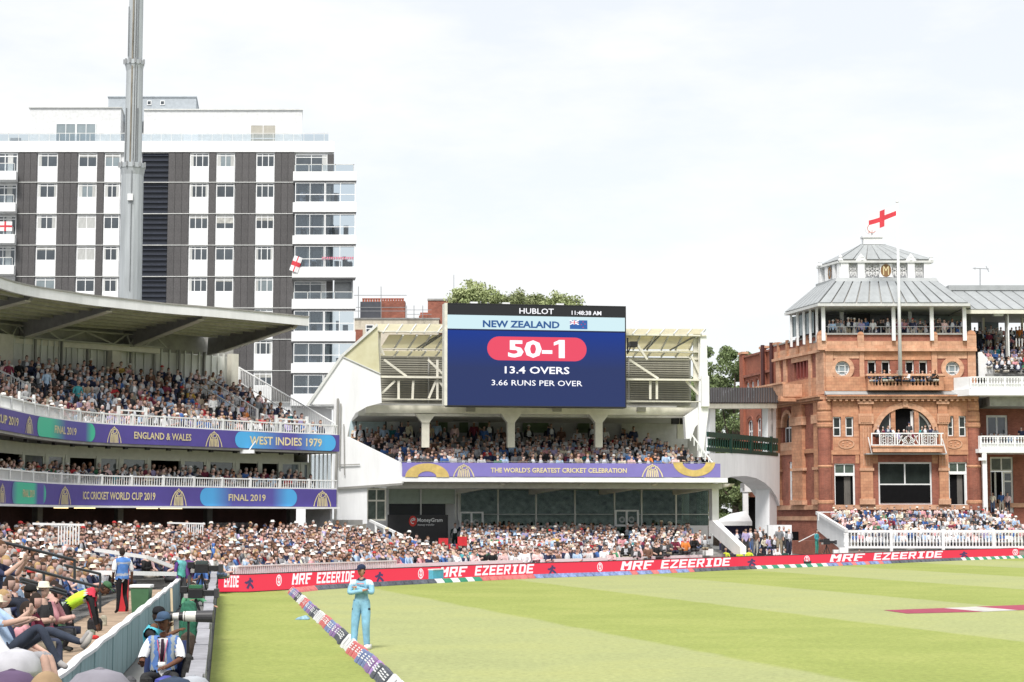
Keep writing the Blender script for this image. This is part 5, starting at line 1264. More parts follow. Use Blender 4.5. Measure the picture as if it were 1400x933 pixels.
# room behind the upper deck: columns, beam, dark openings
m = MB(); G.pbox(m, 500, 554, 965, 568, .9, 1.6); bm_ = m.build('front_beam', cream, al)
m = MB(); G.pbox(m, 490, 556, 960, 572, 2.0, 8.8); m.build('ceiling', mat('ceiling_grey', (.45, .45, .42), .9), al)
for u in (582, 699, 819):
    m = MB(); G.pbox(m, u - 5, 566, u + 5, 612, 1.0, 1.5); c_ = m.build('column', cream, al)
    m = MB(); G.poly(m, [(u - 14, 566), (u + 14, 566), (u + 5, 578), (u - 5, 578)], .95, 1.55); m.build('capital', cream, c_)
for u in (644, 762, 877): m = MB(); G.pbox(m, u - 6, 557, u + 6, 563, .7, .88); m.build('loudspeaker', mat('speaker_grey', (.34, .33, .30), .7), al)
m = MB(); G.box(m, gS(470, 9), gS(965, 9), 6.5, 10.0, 9.0, 9.1); m.build('rear_wall', mat('rear_wall_grey', (.32, .32, .30), .9, var=.2, scale=.4), al)
gl1 = mat('bright_rear_glazing', (.50, .62, .66), .15, var=.06)
for a, b in ((478, 486), (487.5, 527)): m = MB(); G.pbox(m, a, 569, b, 615, 8.7, 8.75); m.build('rear_window', gl1, al)
m = MB(); G.pbox(m, 529, 569, 546, 620, 8.5, 8.7); m.build('white_corrugated_panel', white, al)
for u in (486.8, 527.5, 547.5): m = MB(); G.pbox(m, u - .7, 568, u + .7, 620, 8.3, 8.4); m.build('rear_mullion', black, al)
for a, b in ((600, 612), (628, 640), (655, 668), (715, 750), (790, 806)): m = MB(); G.pbox(m, a, 571, b, 592, 8.7, 8.9); m.build('rear_window', mat('reflected_greenery_pane', (.10, .15, .07), .3, var=.5, scale=1.2, col2=(.03, .05, .03)), al)  # reflected greenery is put into the pane colour as green blotches
for a, b in ((620, 640), (700, 810)): m = MB(); G.pbox(m, a, 568, b, 575, 6.0, 6.3); m.build('dark_sign_box', black, al)
m = MB(); G.pbox(m, 850, 569, 940, 612, 8.6, 8.7); m.build('rear_wall_panel', mat('rear_panel_white', (.48, .48, .47), .9), al)
for u in (924, 936): m = MB(); G.pbox(m, u - 4, 572, u + 5, 580, 1.8, 2.3); m.build('television_bracket', black, al)
# upper frame: louvred wall, trusses
lou = mat('louvre_taupe', (.27, .26, .22), .7, var=.06)
m = MB(); G.pbox(m, 519, 486, 945, 553, 5.6, 5.7); m.build('louvre_wall', dsteel, al)
v = 487.5
while v < 552:
    m = MB(); z = gZ(v, 760, 5.4); G.box(m, gS(519, 5.4), gS(944, 5.4), z - .085, z, 5.42, 5.58); m.build('louvre', lou, al); v += 3.05
for u in (586, 860): m = MB(); G.pbox(m, u - .8, 488, u + .8, 552, 5.3, 5.4); m.build('mullion', dsteel, al)
zb = gZ(457); rr = [(486.5, 492, .3, .8), (514, 521, .0, .4), (545, 550, .0, .5), (454, 458, -.1, .2), (477, 481.5, .2, .6)]
for a, b, d0, d1 in rr: m = MB(); G.pbox(m, 517, a, 966, b, d0, d1); m.build('truss_beam', cream, al)
m = MB(); G.pbox(m, 520, 482, 945, 486, 5.2, 5.5); m.build('truss_beam', cream, al)
for u0, v0, u1, v1 in ((545, 521, 545, 546), (565, 521, 564, 546), (522, 538, 540, 521), (525, 492, 556, 515), (585, 492, 608, 514), (586, 545, 596, 521), (598, 492, 598, 546), (600, 521, 610, 535),
                       (860, 492, 900, 518), (889, 521, 889, 546), (898, 521, 898, 546), (938, 521, 960, 545), (870, 470, 885, 492), (519, 455, 519, 512), (518, 470, 525, 486), (945, 487, 958, 515), (956, 457, 956, 514)):
    m = MB(); G.bar(m, (u0, v0), (u1, v1), .13, .25, .12); m.build('truss_member', cream, al)
# translucent roof: panels and glazing bars, sloping up to the front
rfm = mat('translucent_cream_sheet', (.84, .81, .66), .6, var=.06, scale=1.2, col2=(.78, .74, .58))
_t = rfm.node_tree; _p = _t.nodes['Principled BSDF']; _tl = N(_t, 'ShaderNodeBsdfTranslucent'); _mi = N(_t, 'ShaderNodeMixShader'); _mi.inputs[0].default_value = .6; _o = _t.nodes['Material Output']
_t.links.new(_p.inputs['Base Color'].links[0].from_socket, _tl.inputs[0]); _t.links.new(_p.outputs[0], _mi.inputs[1]); _t.links.new(_tl.outputs[0], _mi.inputs[2]); _t.links.new(_mi.outputs[0], _o.inputs[0])
rt = al
def roofrow(u0, u1, n, va, da, vb, db, lean):
    for k in range(n):
        ua, ub_ = u0 + (u1 - u0) * k / n, u0 + (u1 - u0) * (k + 1) / n
        def P(u, v, d): s_, z = G.px(u, v, d); return G.W(s_, d, z)
        q = [P(ua, vb, db), P(ub_ - .5, vb, db), P(ub_ + lean - .5, va, da), P(ua + lean, va, da)]
        m = MB(); m.prism(q, (0, .02, .012)); m.build('roof_panel', rfm, rt)
        m = MB(); m.bar(q[1] + Vector((.03, -.1, -.03)), q[2] + Vector((.03, -.1, -.03)), .07, .1); m.build('glazing_bar', offw, rt)
roofrow(505, 617, 6, 443.5, 1.2, 455, -.05, 8); roofrow(846, 958, 6, 450, 1.2, 457, -.05, 6)
roofrow(519, 614, 5, 458, .1, 478, 3.0, 13); roofrow(846, 942, 5, 459, .1, 478, 3.0, 10)
roofrow(519, 614, 5, 480, 3.2, 487.5, 4.6, 6); roofrow(846, 942, 5, 480, 3.2, 487.5, 4.6, 6)
for u0, v0, u1, v1 in ((566, 479, 600, 458), (572, 479, 604, 458), (880, 478, 898, 459), (884, 478, 902, 459), (916, 479, 950, 460)):
    m = MB(); G.bar(m, (u0, v0), (u1, v1), .07, 2.6, d2=.1); m.build('roof_brace', steel, rt)
m = MB(); G.pbox(m, 862, 467, 872, 474, -.2, .5); G.bar(m, (858, 484), (864, 470), .06, 0); G.bar(m, (858, 462), (858, 484), .08, 0); m.build('roof_camera', black, label='small dark broadcast camera on the roof frame right of the scoreboard', cat='camera')
# violet banner
def gfn(u0, v0, u1, v1, d=-.5):
    (a, zt), (b, zb_) = G.px(u0, v0, d), G.px(u1, v1, d); return lambda x, y: G.W(a + (b - a) * x, d, zb_ + (zt - zb_) * y)
vb_ = thing('banner', tuple(G.W(gS(760), -.5, gZ(655))), "violet banner reading THE WORLD'S GREATEST CRICKET CELEBRATION on the white stand", 'banner')
m = MB(); G.pbox(m, 550, 632.5, 985, 653, -.48, -.4); m.build('sheet', purple2, vb_)
m = MB(); G.pbox(m, 549, 630.8, 985, 632.8, -.52, .2); m.build('top_rail', white, vb_)
lettering("THE WORLD'S GREATEST CRICKET CELEBRATION", gfn(671, 639.5, 857, 647), goldl, vb_, bold=.025)
for u in (634, 892): lettering(None, gfn(u - 14, 634, u + 14, 652.5), goldl, vb_, geo=TROPHY, name='trophy_emblem')
def clipdisc(u0, u1, v0, v1, r0, up):
    g_ = discgeo(24, r0, 0 if up else PI, PI if up else 2 * PI); return g_
lettering(None, gfn(554, 633.5, 614, 671.5), gold, vb_, geo=discgeo(24, .42, 0, PI), name='gold_arch'); lettering(None, gfn(920, 612, 978, 652), gold, vb_, geo=discgeo(24, .55, PI, 2 * PI), name='gold_arch')
# ground floor: glass front
m = MB(); G.pbox(m, 628, 719, 968, 750, 5.0, 5.3); m.build('plinth_wall', whitew, al)
mu = [628, 680, 732, 785, 839, 876, 923, 968]
for i in range(len(mu) - 1):
    a, b = gS(mu[i], 5), gS(mu[i + 1], 5); zt, zb_ = gZ(664, 760, 5), gZ(720, 760, 5)
    m = MB(); G.box(m, a, a + .09, zb_, zt, 5.0, 5.12); G.box(m, a + .09, b, zt - .05, zt, 5.0, 5.1); G.box(m, a + .09, b, zb_, zb_ + .05, 5.0, 5.1); G.box(m, a + .09, b, zb_ + (zt - zb_) * .29, zb_ + (zt - zb_) * .29 + .03, 5.02, 5.06)
    wo = m.build('window', offw, al); m = MB(); G.box(m, a + .05, b - .002, zb_ + .05, zt - .05, 5.06, 5.075); m.build('pane', glassd, wo)
m = MB(); G.box(m, gS(505, 7.6), gS(968, 7.6), 0.5, 5.0, 7.6, 7.7); m.build('room_back_wall', mat('room_reflection_mix', (.24, .19, .16), .9, var=.3, scale=1.1, col2=(.008, .012, .014), spec=.1), al)  # blotchy wall colour stands in for crowd reflections in the glass
m = MB(); G.box(m, gS(628, 6), gS(968, 6), 1.6, 1.75, 5.4, 9.6); m.build('room_floor', mat('room_floor_red', (.12, .04, .03), .8), al)
fm_ = mat('room_furniture', (.3, .12, .08), .8, var=.6, scale=1, col2=(.05, .08, .09))
for k in range(26):
    a = R.uniform(gS(632, 7), gS(960, 7)); h = R.uniform(.3, .9); m = MB(); G.box(m, a, a + R.uniform(.3, 1.1), 1.76, 1.9 + h, 5.7 + R.random(), 7.4); m.build('table', fm_, al)
for u in (652, 700, 757, 812, 897, 940): m = MB(); G.pbox(m, u - 7, 664, u + 7, 671, 5.3, 5.5); m.build('ceiling_panel', mat('pale_panel', (.5, .5, .46), .8), al)
for k in range(7): m = MB(); a = gS(952, 5.6) + k * .1; G.box(m, a, a + .05, 1.8, 4.4, 5.5, 5.6); m.build('curtain', curt, al)
for u0, v0, u1, v1 in ((628, 700, 661, 747), (840, 697.5, 873.5, 741)):
    s0_, zt = G.px(u0, v0, 4.9); s1_, zb_ = G.px(u1, v1, 4.9); m = MB(); G.box(m, s0_, s1_, zt - .09, zt, 4.86, 4.98)
    for x in (s0_, (s0_ + s1_) / 2 - .06, s1_ - .11): G.box(m, x, x + .12, zb_, zt - .09, 4.86, 4.98)
    for z in (zb_, zb_ + (zt - zb_) * .48): G.box(m, s0_ + .12, (s0_ + s1_) / 2 - .06, z, z + .12, 4.88, 4.96); G.box(m, (s0_ + s1_) / 2 + .06, s1_ - .11, z, z + .12, 4.88, 4.96)
    dr = m.build('door', white, al); m = MB(); G.box(m, s0_ + .1, s1_ - .1, zb_ + .1, zt - .08, 4.91, 4.92); m.build('pane', glassd, dr); m = MB(); G.box(m, s0_ + .1, s1_ - .1, zb_ + .1, zt - .08, 5.05, 5.06) if u0 > 800 else G.box(m, s0_ + .1, s1_ - .1, zb_ + .1, zt - .08, 5.3, 5.35); m.build('dark_lobby', dark, dr)
    for x in (.3, .68): lettering(None, (lambda x, z0=(zb_ + (zt - zb_) * .62), s0_=s0_, s1_=s1_, xx=x: G.W(s0_ + (s1_ - s0_) * (xx - .09) + .36 * x[0], 4.9, z0 + .36 * x[1])) if False else (lambda a, b, z0=zb_ + (zt - zb_) * .6, s0_=s0_, s1_=s1_, xx=x: G.W(s0_ + (s1_ - s0_) * xx - .16 + .36 * a, 4.9, z0 + .36 * b)), mat('frosted_disc', (.4, .42, .42), .6), dr, geo=discgeo(18, .5), name='frosted_ring')
# left part of the ground floor
m = MB(); G.pbox(m, 501, 668, 628, 760, 5.2, 5.4); m.build('lower_wall', whitew, al)
window(G, al, gS(501.5, 1), gS(528.5, 1), gZ(712, 760, 1), gZ(668.5, 760, 1), 1, nx=2, zs=(.62,), fw=.09, fm=cream, pm=mat('dim_green_glass', (.13, .16, .14), .1, var=.2), dep=.1)
pg = mat('pale_green_panel', (.36, .43, .38), .5, var=.08)
for a, b in ((532, 575), (576, 622)): m = MB(); G.pbox(m, a, 663, b, 689, 4.6, 4.8); m.build('pale_green_panel', pg, al)
m = MB(); G.pbox(m, 532, 689, 609, 706, 4.7, 4.9); m.build('dark_glazing', MATS['dark_blue_glazing'], al)
for u in (530.5, 575.5, 623, 627): m = MB(); G.pbox(m, u - .8, 662, u + .8, 712, 4.5, 4.6); m.build('mullion', offw, al)
# steps-side walls and rails in front (left stairs)
G2 = Facade((at(500, 720, 101).x, 101), (at(620, 760, 96).x, 96)); G2.uc = 560
r = thing('stair_wall', tuple(G2.W(2, 0, 0)), 'white sloping balustrade descending beside the crowd left of the sponsor hoarding', 'balustrade')
def G2b(m, a, b, w_, d=0): G2.bar(m, a, b, w_, d)
m = MB(); G2b(m, (506, 712), (616, 764), .12); m.build('hand_rail', white, r)
m = MB(); G2b(m, (512, 730), (604, 771), .09); m.build('bottom_rail', white, r)
for k in range(9):
    u = 514 + k * 12; v = 712 + (u - 506) * .473; m = MB(); G2b(m, (u, v), (u, v + 17), .12); m.build('post', white, r)
m = MB(); G2.pbox(m, 446, 711, 476, 718, .4, 1.4); m.build('dark_canopy', dsteel, label='small dark flat canopy above the lower crowd where two stands meet', cat='canopy')
r = thing('stair_wall', tuple(at(990, 740, 106)), 'solid white sloping stair parapet at the right end of the white stand', 'balustrade')
G3 = Facade((at(968, 700, 109).x, 109), (at(1015, 755, 104).x, 104)); m = MB(); G3.poly(m, [(969, 712), (974, 712), (1012, 748), (1012, 758), (1004, 758), (969, 727)], 0, .35); m.build('parapet', white, r)
m = MB(); G3.pbox(m, 969, 668, 974, 716, .3, .7); m.build('end_post', white, al)
# sponsor hoarding
hb = thing('sponsor_hoarding', tuple(G.W(gS(570), 4, .9)), 'black MoneyGram hoarding with a red arrow globe logo below the white stand'.replace('MoneyGram ', ''), 'hoarding')
m = MB(); G.pbox(m, 530, 704, 612.5, 746, 3.9, 4.0); m.build('board', mat('hoarding_black', (.03, .03, .034), .5), hb)
def hfn(u0, v0, u1, v1, d=3.87): return gfn(u0, v0, u1, v1, d)
lettering('MoneyGram', hfn(570.5, 708.5, 605, 715.5), white, hb, bold=.02); lettering('money transfer', hfn(571, 716, 594, 720), white, hb)
lettering(None, hfn(559, 705.5, 570, 720), mat('logo_red', (.6, .04, .03), .5), hb, geo=discgeo(20, 0), name='logo_disc'); lettering(None, hfn(561, 708, 568, 716.5, 3.85), white, hb, geo=strokes([arc(.5, .45, .4, 20, 300, 12), [(.3, .5), (.95, .75)], [(.6, .95), (.95, .75), (.75, .5)]], .14), name='logo_arrow')
# ------------------------------------------------------------------ scoreboard
K = Facade((at(612, 480, 104.2).x, 104.2), (at(855, 480, 105.9).x, 105.9)); K.uc = 730
sb = thing('scoreboard', tuple(K.W(5, 0, K.Z(556))), 'giant electronic scoreboard showing NEW ZEALAND 50-1 in 13.4 overs', 'scoreboard')
pz = lambda u, v: K.px(u, v)
x0, zt = K.px(612, 415.5); x1, zb_ = K.px(855, 556.5)
m = MB(); K.box(m, x0, x1, zb_, zt, .12, .9); m.build('cabinet', black, sb)
m = MB(); K.box(m, x0, x1, zb_ - .06, zb_, -.02, .9); K.box(m, x0, x1, zt, zt + .05, -.02, .9); K.box(m, x1, x1 + .06, zb_ - .06, zt + .05, -.02, .9); m.build('bezel', black, sb)
m = MB(); K.box(m, K.px(607.5, 480)[0], x0 - .01, zb_ - .02, K.px(609, 414.5)[1], -.02, .88); m.build('side_panel', mat('cream_side_panel', (.66, .65, .58), .6), sb)
def fade(name, c0, c1, st_=.55):
    m = bpy.data.materials.new(name); m.use_nodes = True; t = m.node_tree; p = t.nodes['Principled BSDF']; p.inputs['Base Color'].default_value = (.01, .01, .01, 1); p.inputs['Specular IOR Level'].default_value = 0
    tcn = N(t, 'ShaderNodeTexCoord'); sx = N(t, 'ShaderNodeSeparateXYZ'); t.links.new(tcn.outputs['Generated'], sx.inputs[0]); r = N(t, 'ShaderNodeValToRGB'); e = r.color_ramp.elements
    e[0].position = .5; e[0].color = c0 + (1,); e[1].position = 1; e[1].color = c1 + (1,); t.links.new(sx.outputs[2], r.inputs[0]); t.links.new(r.outputs[0], p.inputs['Emission Color']); p.inputs['Emission Strength'].default_value = st_; return m
def panel(f0, f1, name, mt):   # fractions of the height from the bottom
    m = MB(); K.box(m, x0, x1, zb_ + (zt - zb_) * f0, zb_ + (zt - zb_) * f1, 0, .11); return m.build(name, mt, sb)
ZL = zt - zb_
panel(0, .74, 'score_panel', fade('screen_blue', srgb(44, 58, 106), srgb(22, 58, 146)))
panel(.742, .755, 'divider', mat('screen_navy', srgb(22, 34, 80), emit=.5)); panel(.757, .892, 'team_panel', mat('screen_pale_blue', srgb(200, 226, 232), emit=.62)); panel(.894, 1, 'title_panel', mat('screen_black', srgb(40, 42, 46), emit=.5))
sw = mat('screen_white_text', srgb(240, 240, 244), emit=.72); st2 = mat('screen_blue_text', srgb(38, 88, 150), emit=.55)
def kfn(u0, v0, u1, v1, d=-.02):
    (a, z1_), (b, z0_) = K.px(u0, v0), K.px(u1, v1)
    return lambda x, y: K.W(a + (b - a) * x, d, z0_ + (z1_ - z0_) * y)
lettering('HUBLOT', kfn(710, 421.5, 757, 430), sw, sb, bold=.01); lettering('11:48:38 AM', kfn(781.5, 425, 822, 431.5), sw, sb, bold=.02)
lettering('NEW ZEALAND', kfn(660, 438, 765, 449.5), st2, sb, bold=.035)
m = MB(); rr_ = MB()
a, z1_ = K.px(666, 460); b, z0_ = K.px(802, 494.5); rad_ = (z1_ - z0_) / 2; pts = [K.W(a + rad_ - rad_ * math.cos(g), -.01, (z0_ + z1_) / 2 + rad_ * math.sin(g)) for g in np.linspace(-PI / 2, PI / 2, 14)][::1]
pts += [K.W(b - rad_ + rad_ * math.cos(g), -.01, (z0_ + z1_) / 2 + rad_ * math.sin(g)) for g in np.linspace(PI / 2, -PI / 2, 14)]
m.add(pts, [tuple(range(len(pts)))]); m.build('score_pill', mat('screen_pink_red', srgb(232, 72, 100), emit=.58), sb)
lettering('50-', kfn(694.5, 465, 755, 490, -.03), sw, sb, bold=.032); lettering(None, kfn(757, 465, 772, 490, -.03), sw, sb, geo=(np.array([(.45, 0), (1, 0), (1, 1), (.5, 1), (0, .86), (0, .68), (.45, .78)]), [(0, 1, 2, 3, 6), (3, 4, 5, 6)])); lettering('13.4 OVERS', kfn(690, 501, 778.5, 512), sw, sb, bold=.018); lettering('3.66 RUNS PER OVER', kfn(672, 519.5, 796, 528.5), sw, sb, bold=.004)
# New Zealand flag on the screen
fb_ = kfn(779, 438, 803, 450.5); q = MB(); q.add([fb_(0, 0), fb_(1, 0), fb_(1, 1), fb_(0, 1)], [(0, 1, 2, 3)]); fo = q.build('flag_graphic', mat('screen_flag_blue', srgb(44, 98, 172), emit=.55), sb)
fb2 = kfn(779, 438, 803, 450.5, -.035); fb3 = kfn(779, 438, 803, 450.5, -.045)
q = strokes([[(0, .5), (.5, 1)], [(0, 1), (.5, .5)], [(0, .75), (.5, .75)], [(.25, .5), (.25, 1)]], .1); lettering(None, lambda x, y: fb2(x, y), sw, fo, geo=q, name='flag_white_cross')
q = strokes([[(0, .75), (.5, .75)], [(.25, .5), (.25, 1)]], .05); lettering(None, lambda x, y: fb3(x, y), mat('screen_red', srgb(215, 50, 80), emit=.55), fo, geo=q, name='flag_red_cross')
for sx_, sy_ in ((.75, .82), (.75, .2), (.65, .52), (.86, .58)): lettering(None, lambda x, y, a=sx_, b=sy_: fb2(a + (x - .5) * .07, b + (y - .5) * .13), MATS['screen_red'], fo, geo=discgeo(5, .01), name='flag_star')
for u in (649, 693, 767): m = MB(); K.box(m, K.px(u - 5, 415)[0], K.px(u + 5, 415)[0], zt + .05, zt + .16, .2, .5); m.build('top_lamp', white, sb)
# crowd in the white stand
def grow(a, d, z, dx=0): p = G.W(a, d, z); return p.x, p.y, z, facing(.12, -1)
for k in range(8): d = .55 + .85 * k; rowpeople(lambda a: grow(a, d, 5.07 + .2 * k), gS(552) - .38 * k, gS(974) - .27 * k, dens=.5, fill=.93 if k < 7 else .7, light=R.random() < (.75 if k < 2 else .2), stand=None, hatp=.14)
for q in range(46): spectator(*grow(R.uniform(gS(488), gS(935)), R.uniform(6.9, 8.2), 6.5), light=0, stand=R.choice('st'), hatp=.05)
for u in (563, 572, 601, 604, 614, 640, 668, 690, 780, 840, 845): spectator(*grow(gS(u), 6.9, 6.75), light=0, stand='s', hatp=0)
# lower seats
for k in range(22):
    dd = 4.0 - .82 * k; a = gS(500) + R.random() * .5; z = 1.25 - .085 * k
    rowz = max(.0, z)
    while a < gS(990):
        p = G.W(a, dd, rowz); a += .52 * R.uniform(.9, 1.12)
        yb = np.interp(p.x, BC.q[:, 0], BC.q[:, 1])
        if p.y < yb + 1.5 or R.random() > .9: continue
        uu = proj(p.x, p.y, 1)[0]
        if uu < 628 and (p.y > 99.5 or p.y > 100 - (uu - 500) * .04): continue
        if uu < 540 and p.y > 96: continue
        if 843 < uu < 860 and R.random() < .75: continue
        if uu > 985 - max(0, (p.y - 101)) * 4: continue
        spectator(p.x, p.y, rowz, facing(.1, -1), light=R.random() < .5, hatp=.16, zone='below the glass front')
m = MB()
def clipw(a0, a1, d):
    a1_ = a0
    while a1_ < a1:
        p = G.W(a1_, d, 0)
        if p.y < np.interp(p.x, BC.q[:, 0], BC.q[:, 1]) + 1.1: break
        a1_ += .3
    return a0, a1_
for k in range(22):
    z = max(0, 1.25 - .085 * k); a0, a1 = G.S(560 if k > 6 else 628, 700, 4 - .82 * k), gS(985); a0, a1 = clipw(a0, a1, 3.6 - .82 * k)
    if a1 > a0: G.box(m, a0, a1, -.02, z + .005 * (22 - k) / 22, 3.6 - .82 * k, 4.416 - .82 * k)
m.build('lower_terrace', conc, al)
# empty white seats showing here and there
sm = MB()
def seat_mb(m, p, w_=.42): x, y, z = p; m.box(x - w_ / 2, x + w_ / 2, y - .2, y + .18, z + .38, z + .43); m.box(x - w_ / 2, x + w_ / 2, y + .18, y + .22, z + .43, z + .85); m.box(x - .03, x + .03, y - .02, y + .04, z, z + .38)
for u, v, Y, n in ((700, 748, 99.5, 3), (704, 741, 102, 3), (852, 739, 109, 2), (946, 752, 107, 3), (882, 738, 109.5, 2)):
    for k in range(n): p = at(u, v, Y); m = MB(); seat_mb(m, (p.x + k * .5, p.y, max(0, p.z - .8))); m.build('seat', white, label='empty white plastic seat among the crowd below the glass fronted stand', cat='seat', group='empty white seats')
for u, v in ((606, 740), (620, 748), (632, 738)):
    p = at(u, v, 99.5); m = MB(); seat_mb(m, (p.x, p.y, max(0, p.z - .7)), .5); m.build('seat', red, label='empty red seat beside the white stair balustrade', cat='seat', group='empty red seats')
# ------------------------------------------------------------------ brick pavilion (right)
PF = Facade((at(1130, 600, 148).x, 148), (at(1336, 600, 148).x, 148)); PF.uc = 1233
pS = lambda u, d=0: PF.S(u, 600, d); pZ = lambda v, d=0: PF.Z(v, 1233, d)
pv = thing('pavilion', tuple(PF.W(6, 4, 0)), 'ornate red brick and orange terracotta pavilion tower with a grey hipped roof', 'building')
W0, W1 = 0, PF.L
m = MB(); PF.box(m, .05, W1 - .05, 0, pZ(460), 6, 7); m.build('core_wall', dark, pv)
floor_holes = []
def hole(u0, v0, u1, v1): return (pS(u0), pS(u1), pZ(v1), pZ(v0))
big = hole(1200, 632, 1273, 690); wl_ = hole(1140, 634, 1168, 692); wr = hole(1296, 632, 1321, 690)
mid = [hole(1139, 570, 1150, 597), hole(1156, 570, 1167, 597), hole(1296, 569, 1304, 596.5), hole(1311, 569, 1321, 597)]
archh = hole(1200, 558, 1276, 594); att = [hole(a, 493, b, 514) for a, b in ((1188, 1199.5), (1207, 1218.5), (1240, 1251.5), (1258.5, 1270))]
rnd = [hole(1141, 492, 1165, 516), hole(1292.5, 492, 1315.5, 516)]
m = MB(); PF.holes(m, W0, W1, 0, pZ(457.5), [big, wl_, wr, archh] + mid + att + rnd, 0, .45); m.build('wall', brick, pv)
# plinth and stone bands
def band(name, v0, v1, d0, mt, u0=1130, u1=1336, d1=.0):
    m = MB(); PF.box(m, pS(u0), pS(u1), pZ(v1), pZ(v0), d0, d1 - .002); return m.build(name, mt, pv)
band('plinth_course', 704, 712, -.06, terra2); band('sill_course', 690.5, 697, -.14, terra2); band('string_course', 616, 622, -.08, terra)
for u0, u1 in ((1130, 1138), (1169, 1174), (1192.5, 1199.5), (1273.5, 1282), (1322, 1326)): band('terracotta_panel', 622.3, 634, -.05, terra, u0, u1)
for u0, u1 in ((1138.5, 1174.5), (1284, 1324)):
    band('terracotta_panel', 598, 615.8, -.07, terra, u0, u1)
    cs, cz = pS((u0 + u1) / 2), pZ(607); m = MB(); PF.ring(m, cs, cz, .55, .3, .1, 0, 2 * PI, -.12, -.072, 14)
    for k in range(5): a = k * 2 * PI / 5; PF.box(m, cs + .3 * math.cos(a) - .07, cs + .3 * math.cos(a) + .07, cz + .16 * math.sin(a) - .05, cz + .16 * math.sin(a) + .05, -.11, -.072)
    m.build('carved_cartouche', terra2, pv)
for (u0, u1) in ((1138.5, 1174.5), (1284, 1324)):   # surrounds of the small windows
    m = MB(); hl = [h for h in mid if pS(u0) < h[0] < pS(u1)]; PF.holes(m, pS(u0), pS(u1), pZ(597.5), pZ(549), hl, -.06, -.002); m.build('window_surround', terra, pv)
# pilasters with capitals, shafts and bases
for u0, u1 in ((1175, 1192), (1282.5, 1299 - 4)):
    m = MB(); PF.box(m, pS(u0), pS(u1), pZ(688), pZ(549), -.22, -.002); q = m.build('pilaster', terra, pv)
    for v0, v1, e in ((566, 580, .10), (549, 553, .14), (640, 644, .08), (682, 690, .12)):
        m = MB(); PF.box(m, pS(u0) - e, pS(u1) + e, pZ(v1), pZ(v0), -.22 - e, -.223); m.build('capital' if v0 < 600 else 'base', terra2, q)
    for k in range(3): m = MB(); a = pS(u0 + 4 + k * 3.7); PF.box(m, a, a + .07, pZ(637), pZ(584), -.25, -.222); m.build('flute', terra2, q)
    for k in range(6): m = MB(); a = pS(u0) + .05 + k * .15; PF.box(m, a, a + .09, pZ(578), pZ(569), -.38, -.325); m.build('carved_leaf', terra, q)
for u in (1128.5, 1330.5):   # brick columns at the corners
    p = PF.W(pS(u), .25, 0); m = MB(); m.lathe((p.x, p.y, 0), [(.62, pZ(697)), (.62, pZ(688)), (.55, pZ(684)), (.55, pZ(585))], 14); q = m.build('corner_column', brick, pv)
    for v0, v1, r_ in ((578, 585, .64), (563, 577, .6), (549, 562, .56), (636, 640, .6), (684, 690, .66)): m = MB(); m.lathe((p.x, p.y, 0), [(r_ - .05, pZ(v1)), (r_, pZ(v1) + .1), (r_, pZ(v0) - .1), (r_ - .05, pZ(v0))], 14); m.build('capital', terra, q)
    m = MB(); m.lathe((p.x, p.y, 0), [(.66, 0), (.66, pZ(697))], 14); m.build('plinth', brick, q)
# big windows
def inner(u0, v0, u1, v1): return pS(u0), pS(u1), pZ(v1), pZ(v0)
window(PF, pv, big[0], big[1], big[2], big[3], .12, nx=2, zs=(.47,), fw=.13, pm=winp, dep=.12)
wo = pv.children[-1]
m = MB(); PF.box(m, big[0] + .13, big[1] - .13, big[2] + .12, big[2] + .46 * (big[3] - big[2]), .06, .10); m.build('open_lower_sash', dark, wo)
for h in (wl_, wr):
    window(PF, pv, h[0], h[1], h[2] + .75 * (h[3] - h[2]), h[3], .12, nx=2, fw=.1, pm=mat('dim_green_glass2', (.10, .13, .11), .1, var=.2))
    m = MB(); zt_ = h[2] + .75 * (h[3] - h[2]); PF.box(m, h[1] - .14, h[1], h[2], zt_, .1, .2); PF.box(m, h[0], h[0] + .08, h[2], zt_, .1, .2); PF.box(m, h[0], h[1], h[2] - .12, h[2], -.1, .2); PF.box(m, h[0], h[1], zt_ - .13, zt_ - .01, .08, .2); q = m.build('window', white, pv)
    m = MB(); PF.box(m, h[0] + .08, h[1] - .14, h[2], zt_, .4, .42); m.build('open_dark_light', dark, q)
    m = MB(); PF.box(m, h[0] + .5 * (h[1] - h[0]), h[1] - .3, h[2], zt_ - .2, .36, .39); m.build('curtain', mat('dim_curtain', (.14, .13, .12), .9, var=.2, scale=5, stretch=(6, 6, .3)), q)
for h in mid: window(PF, pv, h[0] + .02, h[1] - .02, h[2], h[3] - .02, .1, nx=1, zs=(.45,), fw=.08, pm=winp, curtain=None)
for h in att:
    window(PF, pv, h[0], h[1], h[2], h[3], .2, nx=1, zs=(.9,), fw=.08, pm=dark)
